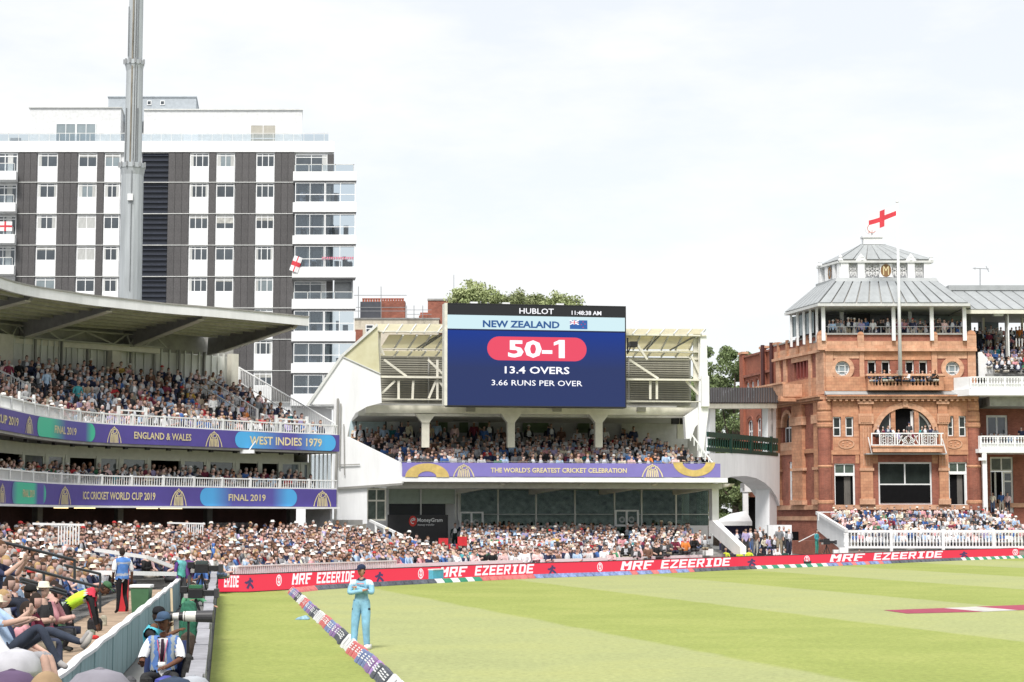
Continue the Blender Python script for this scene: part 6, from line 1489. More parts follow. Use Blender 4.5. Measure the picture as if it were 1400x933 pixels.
for h in rnd:
    cs, cz = (h[0] + h[1]) / 2, (h[2] + h[3]) / 2; r_ = (h[1] - h[0]) / 2
    m = MB(); PF.spandrel(m, cs, cz, r_ * .98, r_ * .98, h[3], h[0], h[1], -.002, .4, 0, 2 * PI, 32, bot=h[2]); m.build('round_reveal', brick, pv)
    m = MB(); PF.ring(m, cs, cz, r_ * .84, r_ * .84, .34, 0, 2 * PI, -.13, -.004, 32); m.build('round_surround', terra2, pv)
    m = MB(); PF.ring(m, cs, cz, r_ * .70, r_ * .70, .10, 0, 2 * PI, .1, .2, 32)
    for q in (-.24, .24): PF.box(m, cs + q - .03, cs + q + .03, cz - .5, cz + .5, .1, .18); PF.box(m, cs - .5, cs + .5, cz + q - .03, cz + q + .03, .11, .17)
    wo = m.build('round_window', white, pv); m = MB(); PF.ring(m, cs, cz, .0, .0, r_ * .74, 0, 2 * PI, .19, .2, 24); m.build('pane', winl, wo)
    m = MB()
    for k in range(9): a = cs + (k - 4) * .2; PF.box(m, a - .13, a + .13, pZ(527) + .12 * abs(math.cos(k)), pZ(518) - .05 * abs(k - 4), -.12, -.01)
    m.build('carved_swag', terra2, pv)
# great arch and its balcony
cs = (archh[0] + archh[1]) / 2; rs = (archh[1] - archh[0]) / 2; rz = archh[3] - archh[2]
m = MB(); PF.spandrel(m, cs, archh[2], rs, rz, pZ(549.5), pS(1193), pS(1282), -.07, .4, 0, PI, 28); m.build('arch_spandrel', terra, pv)
m = MB(); PF.ring(m, cs, archh[2], rs - .02, rz - .02, .42, 0, PI, -.16, -.072, 28); m.build('arch_moulding', terra2, pv)
m = MB(); PF.box(m, cs - .2, cs + .2, pZ(557), pZ(546), -.24, -.164); m.build('keystone', terra2, pv)
for u in (1221.5, 1253.5): m = MB(); PF.box(m, pS(u) - .17, pS(u) + .17, archh[2], archh[2] + rz * .93, -.05, .3); m.build('mullion_pier', terra, pv)
for u0, u1 in ((1200.5, 1219), (1256, 1275.5)):
    a, b = pS(u0), pS(u1); m = MB(); n = 12; P = []
    for k in range(n + 1): x = a + (b - a) * k / n; P.append((x, archh[2] + rz * math.sqrt(max(0, 1 - ((x - cs) / rs) ** 2)) - .03))
    P += [(b, archh[2]), (a, archh[2])]; m.prism([PF.W(x, .3, z) for x, z in P], (0, .02, 0)); q = m.build('arched_pane', winp, pv)
    m = MB(); e = b - .12 if u0 < 1210 else a; PF.box(m, e, e + .12, archh[2], archh[2] + rz * (.8), .22, .29)
    if u0 > 1250: PF.ring(m, cs, archh[2], rs - .2, rz - .2, .14, .12, PI * .4, .2, .29, 10)
    m.build('window_frame', white, q)
m = MB(); PF.box(m, pS(1224), pS(1250), archh[2], archh[3] - .1, .45, .5); q = m.build('balcony_doorway', dark, pv); m = MB(); PF.box(m, pS(1246.5), pS(1250), archh[2], archh[3] - .25, .3, .4); m.build('open_door', white, q)
bal_ = thing('balcony', tuple(PF.W(cs, -1, pZ(612))), 'white ironwork balcony below the great arch of the pavilion', 'balcony'); bal_.parent = None
def pj(mb, u0, v0, u1, v1, d0, d1): PF.pbox(mb, u0, v0, u1, v1, d0, d1); return mb
m = MB(); pj(m, 1193.5, 612, 1288.5, 618.5, -1.25, -.01); m.build('slab', terra2, bal_)
m = MB(); pj(m, 1192, 609.5, 1290, 611.8, -1.32, -.01); m.build('slab_edge', terra, bal_)
m = MB(); pj(m, 1191, 592, 1290, 593.6, -1.3, -1.22); pj(m, 1191, 608, 1290, 609.4, -1.3, -1.22); m.build('rail', white, bal_)
for u in (1191, 1202, 1222.5, 1226, 1256, 1259.5, 1279, 1286): m = MB(); pj(m, u, 592, u + 1.9, 609, -1.31, -1.2); m.build('rail_post', white, bal_)
def hf(u0, u1, v0=594, v1=608, d=-1.26):
    (a, zt), (b, zb_) = PF.px(u0, v0, d), PF.px(u1, v1, d); return lambda x, y: PF.W(a + (b - a) * x, d, zb_ + (zt - zb_) * y)
SCR = strokes([arc(.5, .5, .33, 0, 360, 14, .42)] + [[(x, .0), (x, 1)] for x in (.08, .2, .38, .5, .62, .8, .92)] + [[(.02, .15), (.3, .5), (.02, .85)], [(.98, .15), (.7, .5), (.98, .85)]], .045)
DIA = strokes([[(.2, .0), (.5, .95), (.8, .0)], [(.35, .5), (.5, .05), (.65, .5)], arc(.5, .45, .22, 0, 360, 16, .36), [(.02, .1), (.2, .9)], [(.98, .1), (.8, .9)], [(.1, .5), (.3, .5)], [(.7, .5), (.9, .5)], [(.05, .9), (.3, .1)], [(.95, .9), (.7, .1)]], .05)
for u0, u1, g_ in ((1204, 1222, SCR), (1228, 1256, DIA), (1261, 1279, SCR)): lettering(None, hf(u0, u1), white, bal_, geo=g_, name='iron_scrollwork')
m = MB(); PF.pbox(m, 1184, 620, 1295, 621.5, -1.0, -.01); m.build('grey_canopy_edge', leadr, pv)
m = MB(); PF.bar(m, (1187, 598), (1192, 620), .06, -.6, d2=-.9); PF.bar(m, (1288, 600), (1294, 620), .06, -.6, d2=-.9); m.build('stay_rods', white, pv)
# main cornice
for v0, v1, d0, mt in ((546.5, 549, -.25, terra), (543, 546.4, -.55, terra2), (540.5, 542.9, -.72, terra)):
    band('cornice', v0, v1, d0, mt, 1129, 1337)
m = MB(); m.prism([PF.W(pS(1128), -.74, pZ(540.4)), PF.W(pS(1128), 0, pZ(540.4)), PF.W(pS(1128), 0, pZ(535)), PF.W(pS(1128), -.2, pZ(535.5))], (PF.W(pS(1338), 0, 0) - PF.W(pS(1128), 0, 0))); m.build('lead_flashing', leadr, pv)
k = 0
for i in range(26): m = MB(); a = pS(1131 + i * 8); PF.box(m, a, a + .2, pZ(549), pZ(546.2), -.48, -.252); m.build('modillion', terra2, pv)
# parapet below the attic, with the two balustrades
pb = [hole(1193, 517.5, 1230.5, 528.5), hole(1242.5, 517.5, 1281, 528.5)]
m = MB(); PF.holes(m, W0, W1, pZ(534.8), pZ(515.5), pb + rnd, -.16, -.004); m.build('attic_parapet', terra, pv)
m = MB(); PF.box(m, pS(1183), pS(1290), pZ(515.4), pZ(512.5), -1.0, -.1); m.build('balustrade_coping', terra2, pv)
m = MB(); PF.box(m, pS(1185), pS(1288), pZ(534.7), pZ(528.6), -.95, -.17); PF.box(m, pS(1185), pS(1192.5), pZ(528.5), pZ(515.5), -.95, -.17); PF.box(m, pS(1231), pS(1242), pZ(528.5), pZ(515.5), -.95, -.2); PF.box(m, pS(1281.5), pS(1288), pZ(528.5), pZ(515.5), -.95, -.17); m.build('balustrade_block', terra, pv)
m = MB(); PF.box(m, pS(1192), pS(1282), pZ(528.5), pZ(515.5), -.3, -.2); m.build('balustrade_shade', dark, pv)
for a0, a1 in ((1194.5, 1230), (1244, 1280)):
    for i in range(8):
        p = PF.W(pS(a0 + (a1 - a0) * i / 7.4), -.82, pZ(528.5)); h = pZ(515.5) - pZ(528.5); m = MB(); m.lathe(p, [(.1, 0), (.1, .06), (.05, .1), (.105, .26), (.045, h - .12), (.1, h - .05), (.1, h)], 8); m.build('baluster', terra2, pv)
# attic pilasters, bands, upper cornice and brick parapet
for u0, u1 in ((1130, 1140.5), (1176.5, 1183), (1275.5, 1283), (1325, 1336)): band('attic_pilaster', 481, 515.4, -.12, terra2, u0, u1)
for u0, u1 in ((1141, 1176), (1283.5, 1324.5)): band('attic_frieze', 481, 490.5, -.06, terra2, u0, u1)
band('attic_frieze', 481, 492.5, -.06, terra, 1183.5, 1275)
band('upper_cornice', 477, 480.9, -.35, terra2, 1129, 1337); band('parapet_course', 466.5, 476.9, -.05, terra2)
band('parapet_coping', 455.8, 458, -.15, dsteel, 1130, 1336, .5)
for u0, u1 in ((1119, 1132), (1174, 1183), (1275.5, 1284), (1324, 1337)):
    m = MB(); PF.box(m, pS(u0), pS(u1), pZ(479), pZ(458), -.2, .3); q = m.build('parapet_pier', terra2, pv)
    m = MB(); PF.ring(m, pS((u0 + u1) / 2), pZ(458), 0, 0, (pS(u1) - pS(u0)) * .46, 0, PI, -.22, .3, 10); m.build('rounded_cap', terra, q)
# ---- side elevation running back to the left
QF = Facade((at(1062, 600, 158).x, 158), (24.47, 148)); qS = lambda u, v=600, d=0: QF.S(u, v, d)
zC = lambda v: pZ(v)     # same heights as the front
def qh(u0, u1, z0, z1): return (qS(u0), qS(u1), z0, z1)
sh = [qh(1070, 1086, zC(605) + .2, zC(556)), qh(1078, 1085, zC(690), zC(628)), qh(1087, 1108, zC(511), zC(488))]
m = MB(); QF.holes(m, 0, QF.L + .0, 0, zC(457.5), sh, 0, .4); m.build('side_wall', brick, pv)
def qb(name, u0, u1, v0, v1, d0, mt, d1=0): m = MB(); QF.box(m, max(-.2, qS(u0)), min(QF.L, qS(u1)), zC(v1), zC(v0), d0, d1 - .003); return m.build(name, mt, pv)
qb('sill_course', 1058, 1131, 690.5, 697, -.2, terra2); qb('plinth_course', 1058, 1131, 706, 712, -.08, terra2); qb('string_course', 1058, 1131, 612, 618, -.14, terra); qb('terracotta_panel', 1064, 1086, 600, 611.8, -.1, terra2)
for v0, v1, d0, mt in ((546.5, 549, -.25, terra), (543, 546.4, -.5, terra2), (540.5, 542.9, -.7, terra)): qb('cornice', 1055, 1134, v0, v1, d0, mt)
qb('upper_cornice', 1058, 1131, 477, 480.9, -.3, terra2); qb('parapet_course', 1058, 1131, 466.5, 476.9, -.06, terra2); qb('parapet_coping', 1058, 1131, 455.8, 458, -.12, dsteel, .4)
for u0, u1 in ((1064, 1068), (1087, 1101), (1117, 1122)):
    q = qb('pilaster', u0, u1, 549.2, 689, -.3, terra)
    qb('capital', u0 - 1.5, u1 + 1.5, 566, 578, -.42, terra2); qb('base', u0 - 1.5, u1 + 1.5, 683, 690, -.44, terra2); qb('capital', u0 - 1.5, u1 + 1.5, 638, 642, -.38, terra2)
for u0, u1 in ((1064, 1069), (1074, 1078), (1108.5, 1112), (1119, 1130), (1096, 1098)): qb('attic_pilaster', u0, u1, 481, 539, -.14 if u1 < 1095 or u0 > 1100 else -.0, terra2) if u0 != 1096 else None
qb('attic_band', 1062, 1131, 514, 540, -.1, terra); qb('attic_frieze', 1085, 1110, 481, 488, -.12, terra2)
for u in (1090.5, 1095, 1099.5, 1104): qb('red_mullion', u, u + 1.6, 488, 511, -.03, mat('oxide_red_paint', (.22, .05, .04), .6), .3)
m = MB(); QF.box(m, qS(1087), qS(1108), zC(511), zC(488), .3, .32); m.build('attic_glazing', winm, pv)
for u0, u1 in ((1066, 1068), (1078, 1080.5), (1092, 1095), (1106, 1109)): qb('parapet_pier', u0, u1, 453.5, 477, -.16, terra)
# side arch
h = sh[0]; cs2 = (h[0] + h[1]) / 2; r2 = (h[1] - h[0]) / 2; zsp = h[3] - r2
m = MB(); QF.spandrel(m, cs2, zsp, r2 * .8, r2 * .9, h[3], h[0], h[1], -.004, .35, 0, PI, 16); m.build('arch_spandrel', terra, pv)
m = MB(); QF.ring(m, cs2, zsp, r2 * .8, r2 * .9, .3, 0, PI, -.16, -.006, 16); m.build('arch_moulding', terra2, pv)
window(QF, pv, h[0], h[1], h[2], h[3], .25, nx=3, zs=(.5,), fw=.12, pm=winm)
window(QF, pv, sh[1][0], sh[1][1], sh[1][2], sh[1][3], .1, nx=2, zs=(.6,), fw=.3, pm=winm)
# side balcony
m = MB(); QF.box(m, qS(1058), qS(1099), zC(541), zC(538), -1.9, -.01); QF.box(m, qS(1059), qS(1099), zC(538), zC(520), -1.75, -1.55); QF.box(m, qS(1098), qS(1099.5), zC(538), zC(520), -1.75, -.11); QF.box(m, qS(1058), qS(1099), zC(520), zC(517.5), -1.85, -1.5); m.build('side_balcony', terra2, pv)
m = MB(); QF.box(m, qS(1058), qS(1101), zC(545), zC(541), -2.1, -.72); m.build('balcony_cornice', terra, pv)
# low outbuilding shapes at the foot of the corner
m = MB(); QF.box(m, QF.L - 5.0, QF.L + .3, 0, zC(740), -1.0, -.3); m.build('low_brick_wall', brick, pv)
m = MB(); q0 = at(1094, 742, 150); m.box(q0.x - .1, q0.x + 1.7, 149.0, 149.2, 0, q0.z + .2) if 0 else m.bar((at(1092, 741, 146)), (at(1114, 730, 146)), .06); m.build('hand_rail', white, label='short white hand rail at the foot of the brick pavilion corner', cat='railing')
m = MB(); QF.box(m, qS(1076), qS(1090), 0, zC(728), -.25, -.01); m.build('arched_door_recess', dark, pv)
# ---- brick wing further back
WF = Facade((at(1015, 600, 169.4).x, 169.4), (at(1072, 600, 158.2).x, 158.2)); wS = lambda u: WF.S(u, 560)
wing = thing('brick_wing', tuple(WF.W(3, 3, 0)), 'orange red brick wing of the pavilion with arched windows, beyond the bridge', 'building')
def wz(u, v): return WF.px(u, v)[1]
ztop = wz(1060, 478.5); zc_ = wz(1045, 511)
wh = []
for u0, u1, v0, v1 in ((1020.5, 1024.5, 523, 545), (1027, 1031, 521.5, 545), (1034, 1038, 519, 545), (1041.5, 1046, 514.5, 545), (1054, 1059, 511, 541), (1064, 1069, 507, 541), (1022, 1029, 575, 606), (1034.5, 1041.5, 572, 606), (1054, 1060, 569, 606), (1027.5, 1034, 645, 669)):
    wh.append((wS(u0), wS(u1), wz(u0, v1), wz(u0, v0)))
m = MB(); WF.holes(m, -.0, WF.L + .5, 0, ztop, wh, 0, .35); m.build('wall', brick2, wing)
m = MB(); WF.box(m, 0, WF.L + .5, 0, ztop, 3, 4); m.build('rear_wall', dark, wing)
for i, hh in enumerate(wh):
    window(WF, wing, *hh, .12, nx=2, zs=(.5,), fw=.16, pm=winm)
    r_ = (hh[1] - hh[0]) / 2; m = MB(); WF.ring(m, (hh[0] + hh[1]) / 2, hh[3] - .12, r_, r_ * .5, .16, 0, PI, -.05, .1, 8); m.build('brick_arch', brick, wing)
    m = MB(); WF.spandrel(m, (hh[0] + hh[1]) / 2, hh[3] - r_ * .5, r_, r_ * .5, hh[3] + .02, hh[0], hh[1], -.01, .12, 0, PI, 8); m.build('arch_infill', brick2, wing)
for u, w_ in ((1015.5, .5), (1044.6, .55), (1061, .5)):
    m = MB(); a = wS(u + 1.5); WF.box(m, a - w_, a + w_, 0, ztop + .35, -.22, -.004); q = m.build('pier', brick2, wing); m = MB(); WF.box(m, a - w_ - .1, a + w_ + .1, ztop + .35, ztop + .55, -.3, .3); m.build('pier_cap', terra2, q)
for z_, h_, dd in ((zc_, .22, .18), (ztop, .16, .14), (wz(1045, 547), .1, .1)): m = MB(); WF.box(m, 0, WF.L + .5, z_, z_ + h_, -dd, -.004); m.build('string_course', brick, wing)
for u in (1049, 1061): m = MB(); a = wS(u); p = WF.W(a, -.35, 0); m.tube([(p.x, p.y, 0), (p.x, p.y, ztop + .6)], .17, n=8); m.build('downpipe', mat('dark_red_pipe', (.06, .02, .02), .5), wing)
# porch with white columns
pc = at(1024, 700, 163); r = thing('porch', (pc.x, 163, 0), 'small white porch with square columns at the foot of the brick wing', 'porch')
m = MB(); m.box(pc.x - .6, pc.x + 1.7, 162.2, 164, at(1024, 673, 163).z, at(1024, 662, 163).z); m.build('roof', white, r)
for dx in (-.35, 1.35): m = MB(); m.box(pc.x + dx - .22, pc.x + dx + .22, 162.3, 162.8, 0, at(1024, 673, 163).z); m.build('column', white, r)
m = MB(); m.box(pc.x - .1, pc.x + 1.1, 163.6, 163.8, 0, 4.6); m.build('dark_doorway', dark, r)
for dx in (-.8, 1.5): m = MB(); m.box(pc.x + dx, pc.x + dx + .3, 162, 162.2, at(1024, 668, 163).z, at(1024, 661, 163).z); m.build('lamp', steel, r)
# ---- bridge to the white stand
RF = Facade((at(968, 600, 140).x, 140), (at(1066, 600, 152).x, 152)); rS = lambda u: RF.S(u, 600)
br = thing('footbridge', tuple(RF.W(3, 1, 0)), 'covered white footbridge with dark tiled roof and green railing joining stand and pavilion', 'bridge')
m = MB(); 
def rq(name, pts, d0, d1, mt, par=br): m = MB(); RF.poly(m, pts, d0, d1); return m.build(name, mt, par)
q = rq('deck_arch', [(962, 620), (1066, 620), (1066, 692), (1062, 680), (1054, 668), (1045, 660), (1034, 654), (1020, 651), (1000, 652), (986, 657), (975, 668), (962, 668)], 0, 1.8, whitew)
rq('roof_beam', [(962, 551), (1062, 551), (1062, 558.5), (962, 558.5)], 0, 2.2, cream)
u = 968
for j, (va, vb, da, db) in enumerate(((530.5, 537, 1.3, .87), (537, 544, .87, .43), (544, 551, .43, -.05))):   # pantiles, course by course
    k = 0
    while u + k * 3.45 < 1063:
        a, b = u + k * 3.45, u + k * 3.45 + 3.3
        def P(uu, v, d): s_, z = RF.px(uu, v, d); return RF.W(s_, d, z)
        m = MB(); q4 = [P(a, vb, db), P(b, vb, db), P(b, va, da), P(a, va, da)]; mid_ = (q4[0] + q4[1]) / 2 + Vector((0, -.06, .05)); mid2 = (q4[2] + q4[3]) / 2 + Vector((0, -.06, .05))
        m.add([q4[0], mid_, q4[1], q4[2], mid2, q4[3], q4[0] + Vector((0, .05, -.05)), q4[1] + Vector((0, .05, -.05))], [(0, 1, 4, 5), (1, 2, 3, 4), (0, 6, 7, 2, 1)]); m.build('roof_tile', tile, br); k += 1
for uu in (971, 1050, 1054): rq('post', [(uu, 558), (uu + 7, 558), (uu + 7, 620), (uu, 620)], .3, .8, whitew)
m = MB(); RF.pbox(m, 968, 597.5, 1064, 599.5, -.02, .1); RF.pbox(m, 968, 617, 1064, 619, -.02, .1)
for k in range(30): RF.pbox(m, 969 + k * 3.2, 599.5, 969.8 + k * 3.2, 617, .0, .06)
for uu in (1000, 1027, 1055): RF.pbox(m, uu, 597, uu + 2, 620, -.05, .12)
m.build('green_railing', greenp, br)
m = MB(); RF.pbox(m, 968, 599.5, 1064, 617, .2, .24); m.build('green_mesh_panel', clearglass('green_mesh', (.25, .45, .38), .03), br)
rq('bridge_pier', [(1052, 664), (1062, 682), (1062, 765), (1052, 765)], .2, 1.4, whitew)
m = MB(); p = at(1060, 718, 147); m.box(p.x - .6, p.x + 1.2, 146.6, 147.4, 0, p.z); m.build('white_wall', whitew, label='low white wall block at the foot of the bridge pier', cat='wall')
# white tent beyond the arch
p = at(1000, 713, 158); tn = thing('marquee', (p.x, 158, 0), 'white scalloped marquee tent seen under the bridge arch', 'tent')
m = MB(); x0_, x1_ = at(980, 714, 158).x, at(1024, 714, 158).x; zt_, zb2 = at(1000, 701, 158).z, at(1000, 713, 158).z
m.add([(x0_, 156, zb2), (x1_, 156, zb2), (x1_, 160, zb2), (x0_, 160, zb2), ((x0_ + x1_) / 2 - .2, 158, zt_ - .1), (x1_ - .2, 158, zt_ + .15)], [(0, 1, 5, 4), (1, 2, 5), (2, 3, 4, 5), (3, 0, 4)]); m.build('canopy', white, tn)
m = MB(); m.box(x0_, x1_, 155.95, 156, zb2 - .35, zb2); m.build('valance', white, tn)
m = MB(); m.box(x0_ + .2, x1_, 158, 158.1, 0, zb2 - .3); m.build('dark_side', mat('tent_navy', (.04, .04, .09), .8), tn)
# ---- roof deck, hipped roof, lantern
def V3(u, v, Y): return at(u, v, Y)
zE = at(1225, 415, 147).z; eFL, eFR, eBL, eBR = (23.86, 147), (35.5, 147), (22.25, 153.8), (37.4, 153.8)
zT = 21.5; tFL, tFR, tBL, tBR = (25.75, 149.8), (33.65, 149.8), (24.75, 153.9), (34.7, 153.9)
rf2 = MB(); rf2.hexa([(*eFL, zE), (*eFR, zE), (*eBR, zE), (*eBL, zE), (*tFL, zT - .06), (*tFR, zT - .06), (*tBR, zT - .06), (*tBL, zT - .06)]); rt2 = rf2.build('roof', dsteel, pv)
def seams(a0, a1, b0, b1, n, z0, z1, off, par, nm='roof_panel'):
    a0, a1, b0, b1 = [np.array(q, float) for q in (a0, a1, b0, b1)]
    for k in range(n):
        f0, f1 = k / n, (k + 1) / n; g0, g1 = f0 + .006, f1 - .006
        A_, B_, C_, D_ = a0 + (a1 - a0) * g0, a0 + (a1 - a0) * g1, b0 + (b1 - b0) * g1, b0 + (b1 - b0) * g0
        o = Vector(off); m = MB(); q = [Vector((*A_, z0)), Vector((*B_, z0)), Vector((*C_, z1)), Vector((*D_, z1))]; m.prism([p + o * .03 for p in q], o * .05); m.build(nm, leadr, par)
        m = MB(); m.bar(q[1] + o * .07, q[2] + o * .07, .035, .05); m.build('standing_seam', mat('seam_grey', (.29, .305, .315), .6), par)
seams(eFL, eFR, tFL, tFR, 12, zE, zT, (0, -.75, 1), rt2); seams(eBL, eFL, tBL, tFL, 7, zE, zT, (-1, -.2, 1), rt2)
m = MB(); m.hexa([(eFL[0] - .1, eFL[1] - .12, zE - .22), (eFR[0] + .1, eFR[1] - .12, zE - .22), (eBR[0] + .1, eBR[1], zE - .22), (eBL[0] - .1, eBL[1], zE - .22), (eFL[0] - .1, eFL[1] - .12, zE - .01), (eFR[0] + .1, eFR[1] - .12, zE - .01), (eBR[0] + .1, eBR[1], zE - .01), (eBL[0] - .1, eBL[1], zE - .01)]); m.build('eave', offw, rt2)
m = MB(); m.hexa([(tFL[0] - .15, tFL[1] - .15, zT), (tFR[0] + .15, tFR[1] - .15, zT), (*tBR, zT), (*tBL, zT), (tFL[0], tFL[1], zT + .3), (tFR[0], tFR[1], zT + .3), (*tBR, zT + .3), (*tBL, zT + .3)]); m.build('lead_curb', leadr, rt2)
# lantern
lFL, lFR, lBL, lBR = (26.3, 151), (33.55, 151), (25.15, 154.6), (34.4, 154.6); z1, z2 = zT + .28, at(1200, 356, 151).z
LFr = Facade(lFL, lFR); LSd = Facade(lBL, lFL)
m = MB(); m.hexa([(26.6, 151.35, z1), (33.3, 151.35, z1), (34.1, 154.5, z1), (25.5, 154.5, z1), (26.6, 151.35, z2), (33.3, 151.35, z2), (34.1, 154.5, z2), (25.5, 154.5, z2)]); m.build('lantern_core', whitew, pv)
lan = []
def lp(fc, s0, s1, z0, z1_, d0, d1, nm, mt=white): m = MB(); fc.box(m, s0, s1, z0, z1_, d0, d1); return m.build(nm, mt, pv)
for s0_, s1_ in ((0, .62), (1.35, 1.9), (5.35, 5.9), (6.65, 7.25)): lp(LFr, s0_, s1_, z1, z2 - .2, -.12, .3, 'lantern_pier')
for s0_, s1_ in ((0, .4), (1.2, 1.7), (2.5, 2.9), (3.3, LSd.L)): lp(LSd, s0_, s1_, z1, z2 - .2, -.1, .3, 'lantern_pier')
lp(LFr, -.15, LFr.L + .15, z2 - .22, z2 - .05, -.22, .3, 'lantern_cornice', offw); lp(LSd, -.1, LSd.L, z2 - .22, z2 - .05, -.2, .3, 'lantern_cornice', offw); lp(LFr, -.05, LFr.L + .05, z1, z1 + .15, -.18, .2, 'lantern_base', leadr)
def lfn(fc, s0, s1, z0, z1_, d): return lambda x, y: fc.W(s0 + (s1 - s0) * x, d, z0 + (z1_ - z0) * y)
gd = mat('fretwork_white', (.66, .66, .66), .6); LAT = strokes([[(x, 0), (x + .25, 1)] for x in (0, .25, .5, .75)] + [[(x + .25, 0), (x, 1)] for x in (0, .25, .5, .75)] + [arc(.5, .5, .3, 0, 360, 12, .36), [(0, .5), (1, .5)]], .07)
zl0, zl1 = z1 + .25, z2 - .32
for s0_, s1_ in ((.7, 1.3), (1.97, 3.15), (4.15, 5.3), (5.97, 6.6)):
    lettering(None, lfn(LFr, s0_, s1_, zl0, zl1, .1), gd, pv, geo=LAT, name='lattice_panel')
lp(LFr, 3.15, 4.1, zl0 - .02, zl1 + .04, .05, .09, 'emblem_surround')
mm = mat('emblem_bronze', (.22, .12, .05), .6); lettering(None, lfn(LFr, 3.2, 4.06, zl0, zl1 + .02, .03), mm, pv, geo=discgeo(24, 0), name='emblem_disc'); lettering('M', lfn(LFr, 3.4, 3.86, zl0 + .15, zl1 - .12, .01), goldl, pv, bold=.0)
lettering(None, lfn(LSd, 1.8, 2.4, zl0, zl1, -.12), mm, pv, geo=discgeo(20, .55), name='emblem_disc')
for x, y in (lFL, lFR, (lBL[0], lBL[1] - .5), (28.0, 151), (31.9, 151)): m = MB(); m.lathe((x, y - .05, z2 - .05), [(.22, 0), (.22, .1), (.12, .18), (.17, .3), (.02, .5)], 8); m.build('finial', white, pv)
for s_ in (1.63, 5.62): m = MB(); m.prism([LFr.W(s_ - .45, -.1, z2 - .05), LFr.W(s_ + .45, -.1, z2 - .05), LFr.W(s_, -.1, z2 + .55)], (0, .25, 0)); m.build('gablet', white, pv)
zR = at(1200, 336, 152.5).z; uFL, uFR = (28.25, 152.6), (30.2, 152.6)
m = MB(); m.hexa([(26.25, 150.95, z2), (33.6, 150.95, z2), (34.3, 154.6, z2), (25.2, 154.6, z2), (28.25, 152.6, zR), (30.2, 152.6, zR), (30.2, 153.2, zR), (28.25, 153.2, zR)]); up = m.build('upper_roof', dsteel, pv)
seams((26.25, 150.95), (33.6, 150.95), (28.25, 152.6), (30.2, 152.6), 7, z2, zR, (0, -.8, 1), up); seams((25.2, 154.6), (26.25, 150.95), (28.25, 153.2), (28.25, 152.6), 3, z2, zR, (-1, -.3, 1), up)
m = MB(); m.box(28.2, 30.25, 152.5, 153.3, zR, zR + .12); m.build('ridge_cap', leadr, up)
pz_ = zR + .1; m = MB(); m.box(28.45, 29.95, 152.5, 153.3, pz_, pz_ + .55); m.box(28.35, 30.05, 152.4, 153.4, pz_ + .55, pz_ + .7); m.build('pedestal', white, pv)
MF = Facade((28.5, 152.8), (29.9, 152.8)); e = MB(); MF.ring(e, .7, pz_ + 1.35, .42, .42, .1, .9, 5.6, 0, .15, 20); MF.ring(e, .7, pz_ + 1.35, .25, .25, .08, .9, 5.5, -.05, .12, 16); MF.box(e, .66, .74, pz_ + .7, pz_ + 1.95, .0, .12); MF.box(e, .05, 1.35, pz_ + .7, pz_ + .8, 0, .2); e.build('roof_monogram', white, pv)
lettering(None, lfn(MF, .2, 1.2, pz_ + .85, pz_ + 1.85, -.06), mat('monogram_red', (.5, .12, .06), .6), pv, geo=strokes([arc(.5, .5, .36, 50, 320, 14), [(.5, .2), (.5, .85)], [(.35, .75), (.65, .75)], [(.2, .1), (.8, .9)]], .05), name='monogram_outline')
# deck: floor, back glazing, posts
zD = pZ(463); m = MB(); m.hexa([(24.4, 148.1, zD - .3), (36.1, 148.1, zD - .3), (37.3, 156, zD - .3), (22.6, 156, zD - .3), (24.4, 148.1, zD), (36.1, 148.1, zD), (37.3, 156, zD), (22.6, 156, zD)]); m.build('deck_floor', conc, pv)
m = MB(); PF.box(m, -1.2, W1 + 1, zD, zE - .2, 5.2, 5.3); m.build('deck_back_wall', mat('deck_back_grey', (.22, .23, .24), .4, var=.2, scale=.5), pv)
for u0, u1 in ((1162, 1192),): m = MB(); PF.box(m, pS(u0, 5), pS(u1, 5), zD, PF.px(1170, 427, 5)[1], 4.9, 5.15); m.build('dark_kiosk', black, pv)
for u0, u1 in ((1230, 1270), (1282, 1320)): m = MB(); PF.box(m, pS(u0, 5), pS(u1, 5), PF.px(1230, 452, 5)[1], PF.px(1230, 432, 5)[1], 5.1, 5.18); m.build('rear_window', winl, pv)
for u, d in ((1128, -.3), (1153.5, 3.2), (1224.5, -.3), (1277, -.3), (1322, -.3), (1247, 3.2)): p = PF.W(pS(u, d), d, zD); m = MB(); m.box(p.x - .14, p.x + .14, p.y - .1, p.y + .1, zD - .2, zE - .2); m.build('deck_post', white, pv)
for k in range(5):
    p = np.array([22.6, 153.2]) + (np.array([24.3, 147.6]) - np.array([22.6, 153.2])) * k / 5; m = MB(); m.box(p[0] - .09, p[0] + .09, p[1] - .09, p[1] + .09, zD - .2, zE - .2); m.build('deck_post', white, pv)
DS = Facade((22.7, 153.3), (24.3, 147.9)); 
for k in range(3): m = MB(); DS.box(m, k * 1.35, k * 1.35 + 1.25, zD + .6, zE - .4, .0, .03); m.build('deck_glass', winl, pv)
m = MB(); PF.pbox(m, 1130, 446.3, 1322, 447.2, -.05, .0)
for u in range(1132, 1322, 12): PF.pbox(m, u, 447, u + .9, 457, -.04, 0)
m.build('deck_rail', steel, pv)
